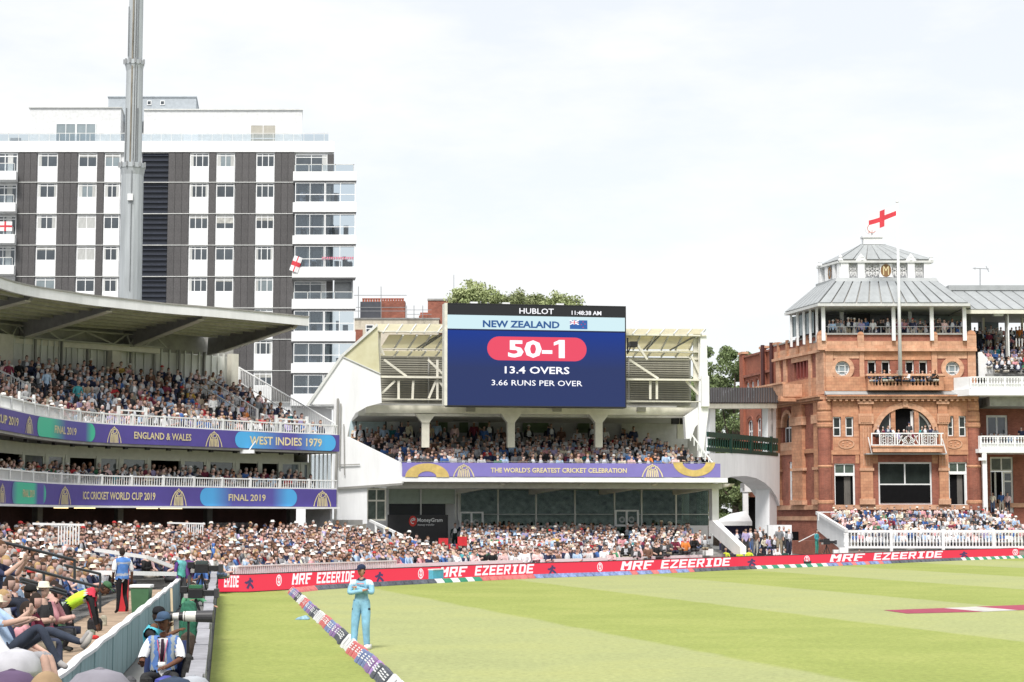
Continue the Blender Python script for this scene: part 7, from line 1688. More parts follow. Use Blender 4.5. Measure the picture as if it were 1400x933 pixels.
# ---- recessed right part with white balconies
XF = Facade((at(1336, 600, 151.5).x, 151.5), (at(1430, 600, 151.5).x, 151.5)); XF.uc = 1370; xS = lambda u: XF.S(u, 600); xZ = lambda v: XF.Z(v, 1370)
xd = (xS(1353), xS(1384), xZ(701), xZ(625)); xw = (xS(1349), xS(1378), xZ(596), xZ(568))
m = MB(); XF.holes(m, 0, XF.L, 0, xZ(545), [xd, xw], 0, .4); m.build('wall', brick, pv)
window(XF, pv, *xw, .1, nx=2, fw=.16, pm=winm)
window(XF, pv, xd[0], xd[1], xd[3] - 1.15, xd[3], .1, nx=2, fw=.13, pm=mat('dim_green_glass3', (.12, .14, .11), .1, var=.2))
m = MB(); z_ = xd[3] - 1.17; xm = xS(1370); XF.box(m, xm, xd[1], xd[2], xd[2] + 1.2, .12, .2); XF.box(m, xm, xm + .15, xd[2] + 1.2, z_, .12, .2); XF.box(m, xd[1] - .15, xd[1], xd[2] + 1.2, z_, .12, .2); XF.box(m, xm + .15, xd[1] - .15, z_ - .7 - .12, z_ - .7, .12, .2); XF.box(m, xm, xd[1], z_ - .12, z_, .11, .2); q = m.build('door', white, pv)
m = MB(); XF.box(m, xm + .15, xd[1] - .15, xd[2] + 1.2, z_ - .12, .15, .17); m.build('pane', winm, q)
m = MB(); XF.box(m, xd[0], xm, xd[2], z_, .35, .38); q = m.build('open_doorway', dark, pv); m = MB(); XF.box(m, xd[0] + .35, xd[0] + .5, xd[2], z_, .2, .3); XF.box(m, xd[0], xd[0] + .1, xd[2], z_, .15, .3); m.build('inner_door_edge', offw, q)
for v0, v1, mt, d0 in ((545, 551, terra2, -.2), (688, 694, terra2, -.12)): m = MB(); XF.box(m, 0, XF.L, xZ(v1), xZ(v0), d0, -.003); m.build('string_course', mt, pv)
m = MB(); XF.box(m, xS(1360), xS(1368), xZ(558), xZ(556), -.15, -.01); m.build('wall_lamp', white, pv)
m = MB(); p = at(1346, 660, 147.5); m.box(p.x - .17, p.x + .17, 147.3, 147.6, 1.2, at(1346, 620, 147.5).z); m.build('white_column', white, pv); m = MB(); m.box(p.x - .5, p.x + .1, 147.1, 147.3, at(1346, 630, 147.5).z, at(1346, 626, 147.5).z); m.build('lamp_arm', white, pv)
def wbalcony(Y, ul, vt, vb, v2, label, flare=0, cols=26):
    Bf = Facade((at(ul, 600, Y).x, Y), (at(1450, 600, Y).x, Y)); z = lambda v: Bf.px(1370, v)[1]
    r = thing('balcony', tuple(Bf.W(2, 0, z(vb))), label, 'balcony')
    L_ = Bf.L; s0_ = 0
    m = MB(); Bf.box(m, .4, L_, z(vt) - .1, z(vt), -.06, .08); Bf.box(m, .4, L_, z(vb), z(vb) + .1, -.06, .08); m.build('rail', white, r)
    m = MB(); m.prism([Bf.W(.4, 0, z(vt)), Bf.W(-.6, 1.4, z(vt)), Bf.W(-.6, 1.4, z(vb)), Bf.W(.4, 0, z(vb))], (.05, .05, 0)); m.build('end_panel', white, r)
    m = MB(); Bf.box(m, .2, L_, z(v2), z(vb) - .002, -.25, 3.4); m.prism([Bf.W(.2, -.25, z(v2)), Bf.W(-.8, 1.5, z(v2)), Bf.W(-.8, 3.4, z(v2)), Bf.W(.2, 3.4, z(v2))], (0, 0, z(vb) - z(v2) - .01)); m.build('slab', white, r)
    n = int(L_ / .22); h = z(vt) - z(vb) - .2
    for k in range(n):
        s_ = .45 + k * .22; m = MB(); p = Bf.W(s_, 0, z(vb) + .1); m.lathe(p, [(.035, 0), (.035, h * .2), (.085, h * .35), (.03, h * .7), (.07, h * .85), (.035, h)], 6)
        if k % 6 == 0: Bf.box(m, s_ - .14, s_ - .04, z(vb) + .1, z(vt) - .1, -.05, .07)
        m.build('baluster', white, r)
    m = MB(); Bf.box(m, .4, L_, z(vb) + .1, z(vb) + .1 + h * .45, .02, .04); m.build('lattice_backing', offw, r)
wbalcony(147.6, 1334, 596, 614, 619.5, 'middle white balcony of the pavilion, above the white panelled door')
wbalcony(146.4, 1322, 515, 532, 541, 'upper white balcony of the pavilion, in front of the upper seats')
# upper seats: stepped terrace, side stair panels, roof above
for k in range(9): m = MB(); XF.box(m, xS(1338), XF.L + .5, 11.5, xZ(521) + .36 * k, -3.8 + .85 * k, -3.8 + .85 * (k + 1) - .004); m.build('seat_step', conc, pv)
for pts in ([(1337, 482), (1342, 481), (1357, 499), (1357, 515), (1338, 515)],):
    m = MB(); XF.poly(m, pts, -2.6, -2.5); m.build('stair_side_panel', white, pv)
for k in range(4): m = MB(); XF.pbox(m, 1389 + k * 4, 463, 1390 + k * 4, 474, -2.4, -2.35); m.build('rail_bar', white, pv)
RX = Facade((at(1300, 600, 153.5).x, 153.5), (at(1450, 600, 153.5).x, 153.5)); rz_ = lambda v, d=0: RX.px(1370, v, d)[1]
a, b = 0, RX.L; zb0, zt0 = rz_(424, -5), rz_(398, 0)
m = MB(); m.hexa([RX.W(a, -5, zb0), RX.W(b, -5, zb0), RX.W(b, 5, zb0), RX.W(a, 5, zb0), RX.W(a, 0, zt0), RX.W(b, 0, zt0), RX.W(b, 2, zt0), RX.W(a, 2, zt0)]); r2_ = m.build('stand_roof', dsteel, pv)
P0, P1, P2, P3 = RX.W(a, -5, 0), RX.W(b, -5, 0), RX.W(a, 0, 0), RX.W(b, 0, 0)
seams((P0.x, P0.y), (P1.x, P1.y), (P2.x - .8, P2.y), (P3.x - .8, P3.y), 9, zb0, zt0, (0, -.3, 1), r2_)
m = MB(); RX.box(m, a, b, zt0, rz_(391, 0), -.4, 2); m.build('ridge_lead', leadr, r2_); m = MB(); RX.box(m, a, b, zb0 - .3, zb0 - .01, -5.1, -4.9); m.build('eave', cream, r2_)
m = MB(); RX.bar(m, (1340, 391), (1340, 367), .06, 1); RX.bar(m, (1330, 367), (1352, 368), .05, 1); RX.bar(m, (1333, 366), (1333, 369), .04, 1); RX.bar(m, (1348, 364), (1352, 372), .04, 1); m.build('television_aerial', steel, label='thin television aerial on the roof ridge at the right', cat='aerial')
for u, v0, v1, d, mt in ((1379, 424, 490, -4.5, white), (1376, 426, 488, -4.2, dsteel), (1345, 428, 462, 1, cream), (1296, 425, 440, 1, cream), (1398, 428, 470, 1, cream)):
    m = MB(); RX.pbox(m, u - 1.6, v0, u + 1.6, v1, d, d + .3); m.build('roof_column', mt, pv)
m = MB(); RX.pbox(m, 1337, 431, 1366, 475, 4.5, 4.6); m.build('rear_glazing', winl, pv)
m = MB(); RX.pbox(m, 1300, 425, 1460, 432, 3.5, 4.5); m.build('rear_beam', cream, pv)
m = MB(); RX.pbox(m, 1359, 428, 1372, 432, -4.6, -4.2); m.build('eave_light', white, pv)
m = MB(); RX.pbox(m, 1300, 462, 1460, 500, 4.7, 4.9); m.build('rear_wall', conc, pv)
# flagpole and flag
p = at(1231, 515, 146.2); fp = thing('flagpole', (p.x, p.y, pZ(515)), 'tall white flagpole in front of the pavilion attic balcony', 'flagpole')
zt_ = at(1227, 278, 146.2).z; m = MB(); m.tube([(p.x, p.y, pZ(516)), (p.x, p.y, zt_)], [.16, .075], n=10); m.build('pole', white, fp, smooth=True)
m = MB(); m.lathe((p.x, p.y, zt_), [(.04, 0), (.12, .08), (.12, .16), (.03, .24)], 10); m.build('finial', white, fp)
ph = Vector((p.x - .1, p.y, zt_ - .35)); fl1 = [(1225, 279), (1186, 297), (1225, 303)]
A_ = at(1225.5, 280, 146.2); B_ = at(1187, 296, 146.2); C_ = at(1225.5, 303, 146.2)
flag('flag', A_, B_ - A_, C_ - A_, 24, 14, "St George's cross flag streaming left from the pavilion flagpole", wave=.28, sag=-.1)
# ---- terrace in front of the pavilion
TF = Facade((at(1155, 740, 137).x, 137), (at(1420, 740, 137).x, 137)); TF.uc = 1280; tS = lambda u: TF.S(u, 740); tZ = lambda v: TF.Z(v, 1280)
zf0 = tZ(752); _a, _b = at(1116, 720, 146).x, at(1157, 720, 137).x
def sfx(y): return (_b + (_a - _b) * (y - 137) / 9) + .5 - TF.p[0]
m = MB(); TF.box(m, tS(1158), TF.L + 1, 0, zf0 - .02, .1, .5); m.build('terrace_wall', stone, pv)
for k in range(8): m = MB(); TF.box(m, sfx(137.5 + .95 * k), TF.L + 1, 0, zf0 + .26 * k, .52 + .95 * k, .52 + .95 * (k + 1) - .004); m.build('terrace_step', conc, pv)
fc = thing('picket_fence', tuple(TF.W(6, 0, 0)), 'white baluster fence along the front of the pavilion terrace', 'fence')
m = MB(); TF.box(m, tS(1155), TF.L + 1, tZ(728.5), tZ(725), -.08, .08); m.build('top_rail', white, fc); m = MB(); TF.box(m, tS(1155), TF.L + 1, tZ(750), tZ(747), -.06, .06); m.build('bottom_rail', white, fc)
s_ = tS(1155); k = 0
while s_ < TF.L + .8:
    m = MB(); h = tZ(728.5) - tZ(747); p = TF.W(s_, 0, tZ(747)); m.lathe(p, [(.045, 0), (.045, h * .15), (.085, h * .3), (.045, h * .6), (.04, h * .8), (.07, h * .9), (.045, h)], 6); m.build('baluster', white, fc); s_ += .235; k += 1
for u in (1157, 1218, 1289, 1358): m = MB(); TF.box(m, tS(u) - .09, tS(u) + .12, 0 if u < 0 else tZ(756), tZ(723.5), -.12, .1); m.build('post', white, fc)
# white stair balustrade at the left end of the terrace
sw_ = thing('stair_wall', tuple(at(1135, 730, 138.5)), 'white solid balustrade curving down at the left end of the pavilion terrace', 'balustrade')
SF = Facade((at(1116, 720, 146).x, 146), (at(1157, 720, 137).x, 137)); m = MB(); SF.poly(m, [(1117, 702), (1121, 702), (1157, 726), (1157, 757), (1150, 752), (1117, 725)], 0, .2); m.build('panel', whitew, sw_)
m = MB(); SF.bar(m, (1117, 701.5), (1157, 725.5), .22, -.05); m.build('coping', white, sw_); m = MB(); TF.pbox(m, 1148, 749, 1160, 766, -.3, .1); TF.pbox(m, 1140, 752, 1150, 766, .3, .8); m.build('newel_block', white, sw_)
m = MB(); SF.poly(m, [(1117, 724), (1157, 756), (1157, 775), (1117, 775)], .05, .25); m.build('stair_flank', brick, sw_)
m = MB(); TF.bar(m, (1119, 700.5), (1170, 700.5), .07, 7.5); 
for u in (1119, 1146, 1170): TF.bar(m, (u, 700.5), (u, 712), .07, 7.5)
m.build('hand_rail', white, label='thin white rail behind the top row at the left of the pavilion terrace', cat='railing')
# crowd at the pavilion
for k in range(8): rowpeople(lambda a: (*TF.W(a, .95 + .95 * k, 0)[:2], zf0 + .26 * k - .05, facing(-.15, -1)), sfx(138 + .95 * k) + .3, TF.L, dens=.52, fill=.92, light=1, hatp=.42)
def atp(u, Y, z, st_=None, **kw): x = (u - 700) * Y / F * 1.0; spectator(x, Y, z, facing(-.1, -1), stand=st_, **kw)
def pick(u0, u1, n, Y, z, st_='st', **kw):
    for i in range(n): atp(u0 + (u1 - u0) * (i + .5 + R.uniform(-.3, .3)) / n, Y + R.uniform(-.2, .3), z, R.choice(st_) if st_ else None, **kw)
pick(1186, 1283, 13, 147.3, pZ(531), 'abd', light=0, hatp=.0)
zb3 = pZ(609.5) + .12
pick(1197, 1222, 4, 147.3, zb3 + .05, 'abc', light=0, hatp=0); pick(1224, 1249, 3, 147.3, zb3 - .25, 'ab', light=0, hatp=0); atp(1243, 147.4, zb3, 's', light=0, hatp=1); pick(1256, 1284, 4, 147.3, zb3 + .05, 'abc', light=0, hatp=0)
pick(1134, 1322, 38, 148.8, zD - .15, 'stsa', light=0, hatp=.1); pick(1140, 1322, 22, 150.5, zD, 'st', light=0, hatp=.05)
for k in range(8): rowpeople(lambda a: (*XF.W(a, -3.4 + .85 * k, 0)[:2], xZ(521) + .36 * k, facing(-.15, -1)), xS(1339), XF.L, dens=.5, fill=.92, light=0, hatp=.1)
pick(1334, 1410, 15, 154.5, xZ(521) + 2.9, 'st', light=0, hatp=.05); pick(1338, 1368, 6, 153.0, xZ(521) + 2.4, 'st', light=0, hatp=.05)
pick(1338, 1410, 9, 149.2, at(1370, 614, 149).z - .1, 'abc', light=0, hatp=.1); atp(1396, 149, at(1370, 614, 149).z, 's', light=0, hatp=0)
pick(1350, 1384, 3, 150.8, xd[2] - .1, 's', light=1, hatp=.0)
pick(1206, 1240, 2, 150.5, big[2] - .6, 's', light=0, hatp=0)
# people under the bridge and round the corner
for i in range(10): atp(1018 + i * 6.5, 118 + R.random() * 4, .5, R.choice('sta'), light=0, hatp=.1)
for i in range(7): atp(988 + i * 9, 121 + R.random() * 8, .3, R.choice('st'), light=0, hatp=.1)
# ------------------------------------------------------------------ people who stand out
def loc(u, v, Y, z=None): p = at(u, v, Y); return (p.x, p.y, p.z if z is None else z)
kit = (.25, .50, .68)
PFD = LRd(pelvis=(0, 0, 1.0), belly=(0, -.01, 1.14), chest=(0, .01, 1.34), neck0=(0, .01, 1.50), neck1=(0, -.01, 1.585), head=(.0, -.03, 1.70), sh=(.195, .01, 1.45), el=(.26, -.10, 1.21), wr=(.05, -.19, 1.2), ha=(.0, -.2, 1.22), hip=(.1, 0, .95), kn=(.13, -.02, .52), an=(.15, .03, .09), to=(.18, -.12, .04))
PFD.update(wrL=(.06, -.23, 1.27), haL=(.15, -.2, 1.31), wrR=(-.06, -.18, 1.33), haR=(-.15, -.15, 1.36), knL=(-.14, -.01, .52), anL=(-.17, .02, .09), toL=(-.24, -.12, .04), knR=(.11, -.06, .52), anR=(.12, .03, .09))
yf = H * F / (885 - 708); f_, V_, fs_, rg_ = figure(PFD, ((496 - 700) * yf / F, yf, 0), -.12, 'fielder in sky blue kit standing with arms folded beside the boundary rope', kit, skin=(.50, .27, .19), hair='dark hair', tr=kit, shoe=(.75, .75, .75), scale=1.0, sleeve=True, yaw=-.45, pitch=.12, wide=1.0)
def torso(c, r, z0, z1): return r == 1 and z0 < c[2] < z1
cap(f_, PFD, 'cap', (.02, .03, .07), -.45, .12, 1.0); cap_top = MB()
shell(f_, 'shirt', V_, fs_, rg_, lambda c, r: r == 1 and c[2] > .95, .012, lambda c: (.03, .04, .08) if c[2] > 1.475 and abs(c[0]) < .1 else (.62, .74, .80) if (c[2] > 1.40 and abs(c[0]) > .12) else (.28, .53, .70))
shell(f_, 'trousers', V_, fs_, rg_, lambda c, r: r == 2 and c[2] > .07, .028, lambda c: (.03, .05, .09) if (abs(abs(c[0]) - .2) < .03 and .84 < c[2] < .9 and c[1] < .02) else (.24, .48, .66))
for s_ in (-1, 1): m = MB(); x = -.21 if s_ < 0 else .16; m.box(x - .055, x + .055, -.2, .09, 0, .10); addpart(f_, m, 'shoe', (.75, .75, .75))
# text marks on the kit
m = MB(); m.box(-.08, .08, -.148, -.135, 1.405, 1.43); addpart(f_, m, 'chest_print', (.75, .3, .3))
# steward on the walkway, back turned
PB = var(STAND, knL=(-.13, -.16, .52), anL=(-.15, .02, .16), toL=(-.15, -.08, .06), knR=(.09, .02, .5), elL=(-.27, .0, 1.14), wrL=(-.29, -.08, .9), haL=(-.29, -.12, .81), elR=(.25, .05, 1.14), wrR=(.22, -.1, .95), haR=(.2, -.16, .88))
blue_v = lambda c: (.36, .40, .48) if (abs((c[2] % .3) - .15) < .03) else (.09, .22, .55)
p = loc(166, 838, 51.6, .274); s_, V_, fs_, rg_ = figure(PB, p, PI + .5, 'steward in blue vest, white shirt and black trousers walking away along the walkway', 'white', skin=(.12, .06, .04), hair='dark hair', tr=(.012, .012, .015), scale=1.0, wide=1.15, pitch=.1)
shell(s_, 'vest', V_, fs_, rg_, lambda c, r: (r in (1, 2)) and abs(c[0]) < .19 and c[2] > .93, .03, blue_v); shell(s_, 'sleeve', V_, fs_, rg_, lambda c, r: r in (0, 1, 5) and abs(c[0]) > .17 and 1.18 < c[2] < 1.5, .02, (.75, .76, .78))
# steward bending over
PS = LRd(pelvis=(0, .05, .88), belly=(0, -.12, 1.0), chest=(0, -.34, 1.1), neck0=(0, -.5, 1.16), neck1=(0, -.58, 1.2), head=(0, -.7, 1.22), sh=(.17, -.44, 1.08), el=(.2, -.5, .78), wr=(.16, -.56, .52), ha=(.15, -.6, .43), hip=(.1, .05, .84), kn=(.12, -.06, .46), an=(.12, .06, .09), to=(.13, -.1, .04))
p = loc(92, 890, 37, .274); s_, V_, fs_, rg_ = figure(PS, p, PI / 2 + .1, 'steward in green cap and yellow and red hi-vis vest bending over the walkway', 'black', skin=(.14, .07, .045), tr=(.012, .012, .014), sleeve=True, wide=1.1, pitch=.9)
shell(s_, 'vest', V_, fs_, rg_, lambda c, r: r == 1 and abs(c[0]) < .2 and c[1] > -.5, .035, lambda c: (.55, .04, .07) if c[1] < -.36 else ((.45, .45, .45) if c[1] < -.31 else (.50, .78, .05)))
cap(s_, PS, 'cap', (.06, .14, .07), 0, .6)
# seated steward facing us in the pit
PT = var(SEAT, head=(0, -.03, 1.26), elL=(-.27, -.1, .78), wrL=(-.24, -.3, .68), haL=(-.24, -.36, .75), elR=(.26, -.08, .76), wrR=(.08, -.28, .66), haR=(.0, -.33, .65), knL=(-.2, -.42, .55), knR=(.22, -.4, .55), anL=(-.2, -.46, .1), anR=(.24, -.44, .1), toL=(-.22, -.58, .05), toR=(.27, -.56, .05))
p = loc(224, 845, 26.5); s_, V_, fs_, rg_ = figure(PT, (p[0], p[1], .16), .05, 'seated steward in blue vest, white shirt and dark tie, palms turned up, in the pit', 'white', skin=(.15, .07, .045), tr=(.03, .03, .032), wide=1.12, yaw=-.3, pitch=.1)
shell(s_, 'vest', V_, fs_, rg_, lambda c, r: r == 1 and .055 < abs(c[0]) < .19 and c[2] > .55 or (r == 1 and c[1] > 0.05 and abs(c[0]) < .19), .03, lambda c: (.32, .36, .38) if abs(abs(c[0]) - .14) < .025 else (.10, .20, .48))
shell(s_, 'sleeve', V_, fs_, rg_, lambda c, r: r in (0, 1) and abs(c[0]) > .18 and .78 < c[2] < 1.06, .022, (.78, .79, .82))
cap(s_, PT, 'cap', (.05, .09, .16), -.3, .1, 1.03); m = MB(); m.hexa([(-.03, -.125, .70), (.03, -.125, .70), (.03, -.11, .7), (-.03, -.11, .7), (-.018, -.11, 1.03), (.018, -.11, 1.03), (.018, -.09, 1.03), (-.018, -.09, 1.03)]); addpart(s_, m, 'tie', (.03, .015, .03))
m = MB()
for sx in (-1, 1): m.bar((sx * .02, -.14, .72), (sx * .07, -.11, 1.02), .012)
addpart(s_, m, 'lanyard', (.5, .12, .2)); m = MB(); m.box(-.05, .05, -.15, -.14, .64, .72); addpart(s_, m, 'badge', (.8, .8, .8))
st_ = thing('folding_chair', (p[0], p[1] + .05, 0), 'dark blue folding chair under the seated steward', 'chair'); m = MB(); m.box(p[0] - .26, p[0] + .26, p[1] - .2, p[1] + .2, .52, .56); m.build('seat', mat('chair_navy', (.03, .05, .15), .7), st_)
m = MB(); m.box(p[0] - .3, p[0] + .28, p[1] + .2, p[1] + .24, .6, 1.15); m.build('backrest', MATS['chair_navy'], st_)
for dx in (-.24, .24):
    for dy in (-.18, .2): m = MB(); m.bar((p[0] + dx, p[1] + dy, 0), (p[0] + dx, p[1] + dy, .53), .03); m.build('leg', steel, st_)
# photographer with the long lens
PP = var(SEAT, elL=(-.24, -.12, .88), wrL=(-.12, -.4, 1.02), haL=(-.06, -.47, 1.06), elR=(.22, -.1, .84), wrR=(.08, -.2, 1.06), haR=(.04, -.24, 1.12), head=(0, -.07, 1.24), neck1=(0, -.03, 1.13))
p = loc(211, 838, 29.3); s_, V_, fs_, rg_ = figure(PP, (p[0], p[1], .12), PI / 2 - .1, 'photographer in black cap and turquoise bib looking along a long white lens', 'black', skin=(.16, .08, .05), tr=(.04, .04, .05), pitch=.05, yaw=0)
shell(s_, 'bib', V_, fs_, rg_, lambda c, r: r == 1 and abs(c[0]) < .19 and c[2] > .6, .03, (.10, .50, .62)); cap(s_, PP, 'cap', (.012, .012, .014), 0, .05, 1.05)
lx = thing('telephoto_camera', loc(240, 843, 29.3), 'camera with huge white and black telephoto lens poking over the pit fence', 'camera')
def cyl(par, nm, u0, u1, r0, r1, mt, Y=29.3, vv=843): a, b = at(u0, vv, Y), at(u1, vv, Y - .15 * 0); m = MB(); m.tube([a, b], [r0, r1], 18); m.build(nm, mt, par, smooth=False)
lw = mat('lens_white', (.66, .65, .62), .4, var=.03); cyl(lx, 'body', 229, 236, .075, .075, black); cyl(lx, 'lens_barrel', 236, 245, .05, .06, lw); cyl(lx, 'focus_ring', 245, 251, .065, .07, black); cyl(lx, 'lens_barrel', 251, 268.5, .078, .082, lw); cyl(lx, 'lens_hood', 268.5, 291.5, .087, .095, mat('hood_dark', (.045, .045, .05), .5)); cyl(lx, 'trim_ring', 253, 254, .08, .08, black)
m = MB(); q = at(258, 843, 29.3); m.bar(q, (q.x, q.y, 0), .035); m.build('monopod', black, lx)
# broadcast cameraman in green
PG = var(SEAT, head=(0, -.05, 1.26), elR=(.3, -.12, .9), wrR=(.42, -.3, .82), haR=(.5, -.36, .82), elL=(-.25, -.15, .85), wrL=(-.12, -.38, .95), haL=(-.06, -.44, .98))
p = loc(263, 806, 45); s_, V_, fs_, rg_ = figure(PG, (p[0], p[1], -.03), .35, 'cameraman in green and khaki crouched behind a green topped broadcast camera in the pit', 'green', skin=(.5, .28, .2), tr=(.08, .09, .06), sleeve=True)
def rig(u, v, Y, label, top, s=1.0, leg=True):
    c = Vector(at(u, v, Y)); r = thing('broadcast_camera', tuple(c), label, 'camera')
    bx = lambda nm, x0, x1, y0, y1, z0, z1, mt: MB().box(c.x + x0 * s, c.x + x1 * s, c.y + y0 * s, c.y + y1 * s, c.z + z0 * s, c.z + z1 * s).build(nm, mt, r, bevel=.012)
    bx('body', -.2, .2, -.12, .12, -.12, .14, black); bx('rain_cover', -.18, .17, -.13, .13, .142, .24, top); bx('lens', .2, .5, -.08, .08, -.06, .1, black); bx('lens_hood', .5, .62, -.12, .12, -.11, .14, MATS.get('hood_dark', black)); bx('viewfinder', -.42, -.22, -.08, .1, .02, .2, black); bx('battery', -.32, -.2, -.09, .09, -.12, .0, dsteel)
    if leg:
        for dx, dy in ((-.35, -.2), (.35, -.2), (0, .35)): m = MB(); m.bar(c + Vector((0, 0, -.14 * s)), (c.x + dx, c.y + dy, 0), .04); m.build('tripod_leg', black, r)
    return r
grc = mat('green_cover', (.03, .13, .06), .7)
rig(268, 812, 44.2, 'broadcast camera with green rain cover on a tripod behind the pit fence', grc, .85)
rig(276, 778, 62, 'large dark broadcast camera and hood at the far end of the pit', mat('grey_cover', (.05, .07, .07), .6), 1.1)
rig(1096, 770, 112.5, 'small dark low camera standing in front of the red boards before the pavilion', black, .9, leg=False)
rig(1130, 742, 134, 'pedestal television camera at the foot of the pavilion stairs', black, 1.15)
PK = var(STAND2)
p = loc(1117, 770, 134.5, 0); s_, V_, fs_, rg_ = figure(PK, (p[0], p[1], .25), .9, 'camera operator in teal bib beside the pedestal camera at the pavilion stairs', 'teal', tr=(.05, .25, .2), sub=1, sleeve=True)
def simple(u, v, Y, label, sh, pose='s', h=0, z=None, hatk=None, hatc=None, **k):
    P = {'s': STAND, 't': STAND2, 'a': SEAT, 'b': SEAT2, 'c': SEAT3, 'd': SEAT4}[pose]
    hz = P['head'][2]; p = at(u, v, Y); k.setdefault('sub', 1)
    s_, V_, fs_, rg_ = figure(P, (p.x, p.y, (p.z - hz) if z is None else z), h, label, sh, **k)
    if hatk: cap(s_, P, hatk, HATC[hatc] if isinstance(hatc, str) else hatc, k.get('yaw', 0), k.get('pitch', 0))
    return s_, V_, fs_, rg_
simple(559, 729, 98.5, 'steward in long white coat and white sunhat on the stairs beside the balustrade', 'white', 's', 2.6, hatk='brim', hatc='white', tr=(.7, .7, .72), sleeve=True)
simple(622, 718, 109.3, 'man in dark suit standing beside the left glass doors of the white stand', (.012, .03, .025), 's', .2, tr=(.01, .02, .02), sleeve=True, jacket=True)
simple(1174, 748, 133.5, 'child in red top sitting on the ledge below the pavilion fence', 'red', 'b', .1, tr=(.5, .25, .2), shorts=True, scale=.8)
simple(1182, 750, 134, 'second child in red shorts sitting beside the first below the pavilion fence', 'maroon', 'a', .1, tr=(.5, .1, .1), scale=.75)
s_, V_, fs_, rg_ = simple(247, 757, 61, 'steward in turquoise vest over purple shirt standing at the far end of the pit', (.10, .04, .20), 's', 1.1, z=0, hatk='cap', hatc='white', tr=(.12, .12, .12), sleeve=True, sub=2, skin=SKIN[6])
shell(s_, 'vest', V_, fs_, rg_, lambda c, r: r == 1 and abs(c[0]) < .2 and c[2] > .95, .035, lambda c: (.10, .42, .36) if c[2] < 1.22 else (.16, .50, .52))
simple(257, 756, 62.2, 'steward in purple jacket and pale cap behind the turquoise vested steward', (.13, .05, .2), 's', -.4, z=0, hatk='cap', hatc='cream', tr=(.1, .1, .11), sleeve=True, sub=2, skin=SKIN[5])
simple(275, 774, 63, 'man in blue and white leaning on the far end of the pit fence', 'blue', 'b', .1, tr=(.5, .5, .52))
# hi-vis stewards and staff just behind the red board, right of the white stand
for i, (u, nm, c_) in enumerate(((992, 'leftmost of the yellow vested stewards behind the red board', (.62, .72, .06)), (1001, 'dark haired man between yellow vested stewards behind the red board', (.05, .05, .07)), (1011, 'middle yellow vested steward behind the red board', (.62, .72, .06)), (1024, 'rightmost of the yellow vested stewards behind the red board', (.62, .72, .06)),
                                 (1040, 'staff member in black seated behind the red board, right of the stewards', (.02, .02, .02)), (1052, 'person in black cap seated behind the red board near the bridge pier', (.03, .03, .04)), (1063, 'person in white seated behind the red board near the bridge pier', (.7, .7, .7)), (1073, 'person in dark green leaning behind the red board near the brick corner', (.02, .07, .06)))):
    simple(u, 751 + (i % 3), 109.5 + i, nm, c_, 'a', .1, sleeve=True, tr=(.05, .05, .06))
for u, v, c_, n_ in ((1030, 736, 'blue', 'left of the blue shirted group under the bridge'), (1042, 735, 'blue', 'right of the blue shirted pair under the bridge'), (1053, 737, (.14, .08, .35), 'purple shirted person beside the bridge pier'), (1077, 735, (.01, .06, .04), 'person in dark green with back turned at the pavilion corner'), (1009, 737, (.03, .10, .06), 'person in dark green blazer right of the white parapet')):
    simple(u, v, 124, n_, c_, 's', .4, sleeve=True, tr=(.03, .03, .05))
# people nearest to us, left
navyt = (.02, .025, .04)
PN = var(SEAT, head=(0, -.03, 1.25)); 
s_, V_, fs_, rg_ = figure(SEAT, loc(40, 812, 29, None)[:2] + (at(40, 812, 29).z - 1.25,), 2.2, 'man in black baseball cap and black shirt seated with his back to us', 'black', hair='dark hair', tr=(.05, .06, .1), sleeve=True, wide=1.2, yaw=-.2); cap(s_, SEAT, 'cap', (.012, .012, .012), -.2, 0, 1.05)
p = at(22, 788, 31.5); s_, V_, fs_, rg_ = figure(SEAT3, (p.x, p.y, p.z - 1.25), 1.35, 'grey haired man in dark sunglasses seated at the left, hand to chin', 'pale blue', hair='grey hair', tr=navyt, wide=1.1)
m = MB(); hx, hy, hz = SEAT3['head']; m.box(hx - .06, hx + .06, hy - .115, hy - .095, hz - .005, hz + .025); addpart(s_, m, 'sunglasses', (.01, .01, .01))
PC = var(SEAT2, head=(0, -.06, 1.27), chest=(0, 0, .9), neck0=(0, -.02, 1.06), neck1=(0, -.04, 1.14), elL=(-.2, -.24, .9), wrL=(-.06, -.42, 1.08), haL=(-.02, -.46, 1.17), elR=(.2, -.24, .9), wrR=(.06, -.42, 1.08), haR=(.02, -.46, 1.17), shL=(-.18, -.02, 1.0), shR=(.18, -.02, 1.0))
p = at(-6, 750, 27); figure(PC, (p.x, p.y, p.z - 1.27), 1.4, 'man in dark navy shirt clapping at the left edge, pale forearms raised', 'navy', hair='brown hair', tr=navyt, wide=1.25)
p = at(8, 818, 25.5); figure(PC, (p.x - .1, p.y, p.z - 1.27), 1.5, 'fair haired person raising a phone at the left edge, light sleeves', 'pale blue', hair='fair hair', tr=(.3, .25, .2))
p = at(24, 836, 25.8); figure(SEAT, (p.x, p.y + .4, p.z - 1.25), 1.5, 'dark haired woman seated behind the phone holder, face turned away', 'pink', hair='dark hair', tr=navyt)
PX = var(SEAT, knL=(-.14, -.38, .78), anL=(-.14, -.62, .36), toL=(-.14, -.73, .30), knR=(.1, -.40, .72), anR=(.04, -.83, .58), toR=(.04, -.93, .72), elL=(-.22, .04, .80), wrL=(-.1, -.2, .86), haL=(-.04, -.28, .88), elR=(.22, .04, .78), wrR=(.1, -.2, .84), haR=(.03, -.29, .86), belly=(0, .14, .66), chest=(0, .27, .84), neck0=(0, .36, 1.0), neck1=(0, .40, 1.08), head=(0, .44, 1.19), shL=(-.17, .30, .96), shR=(.17, .30, .96))
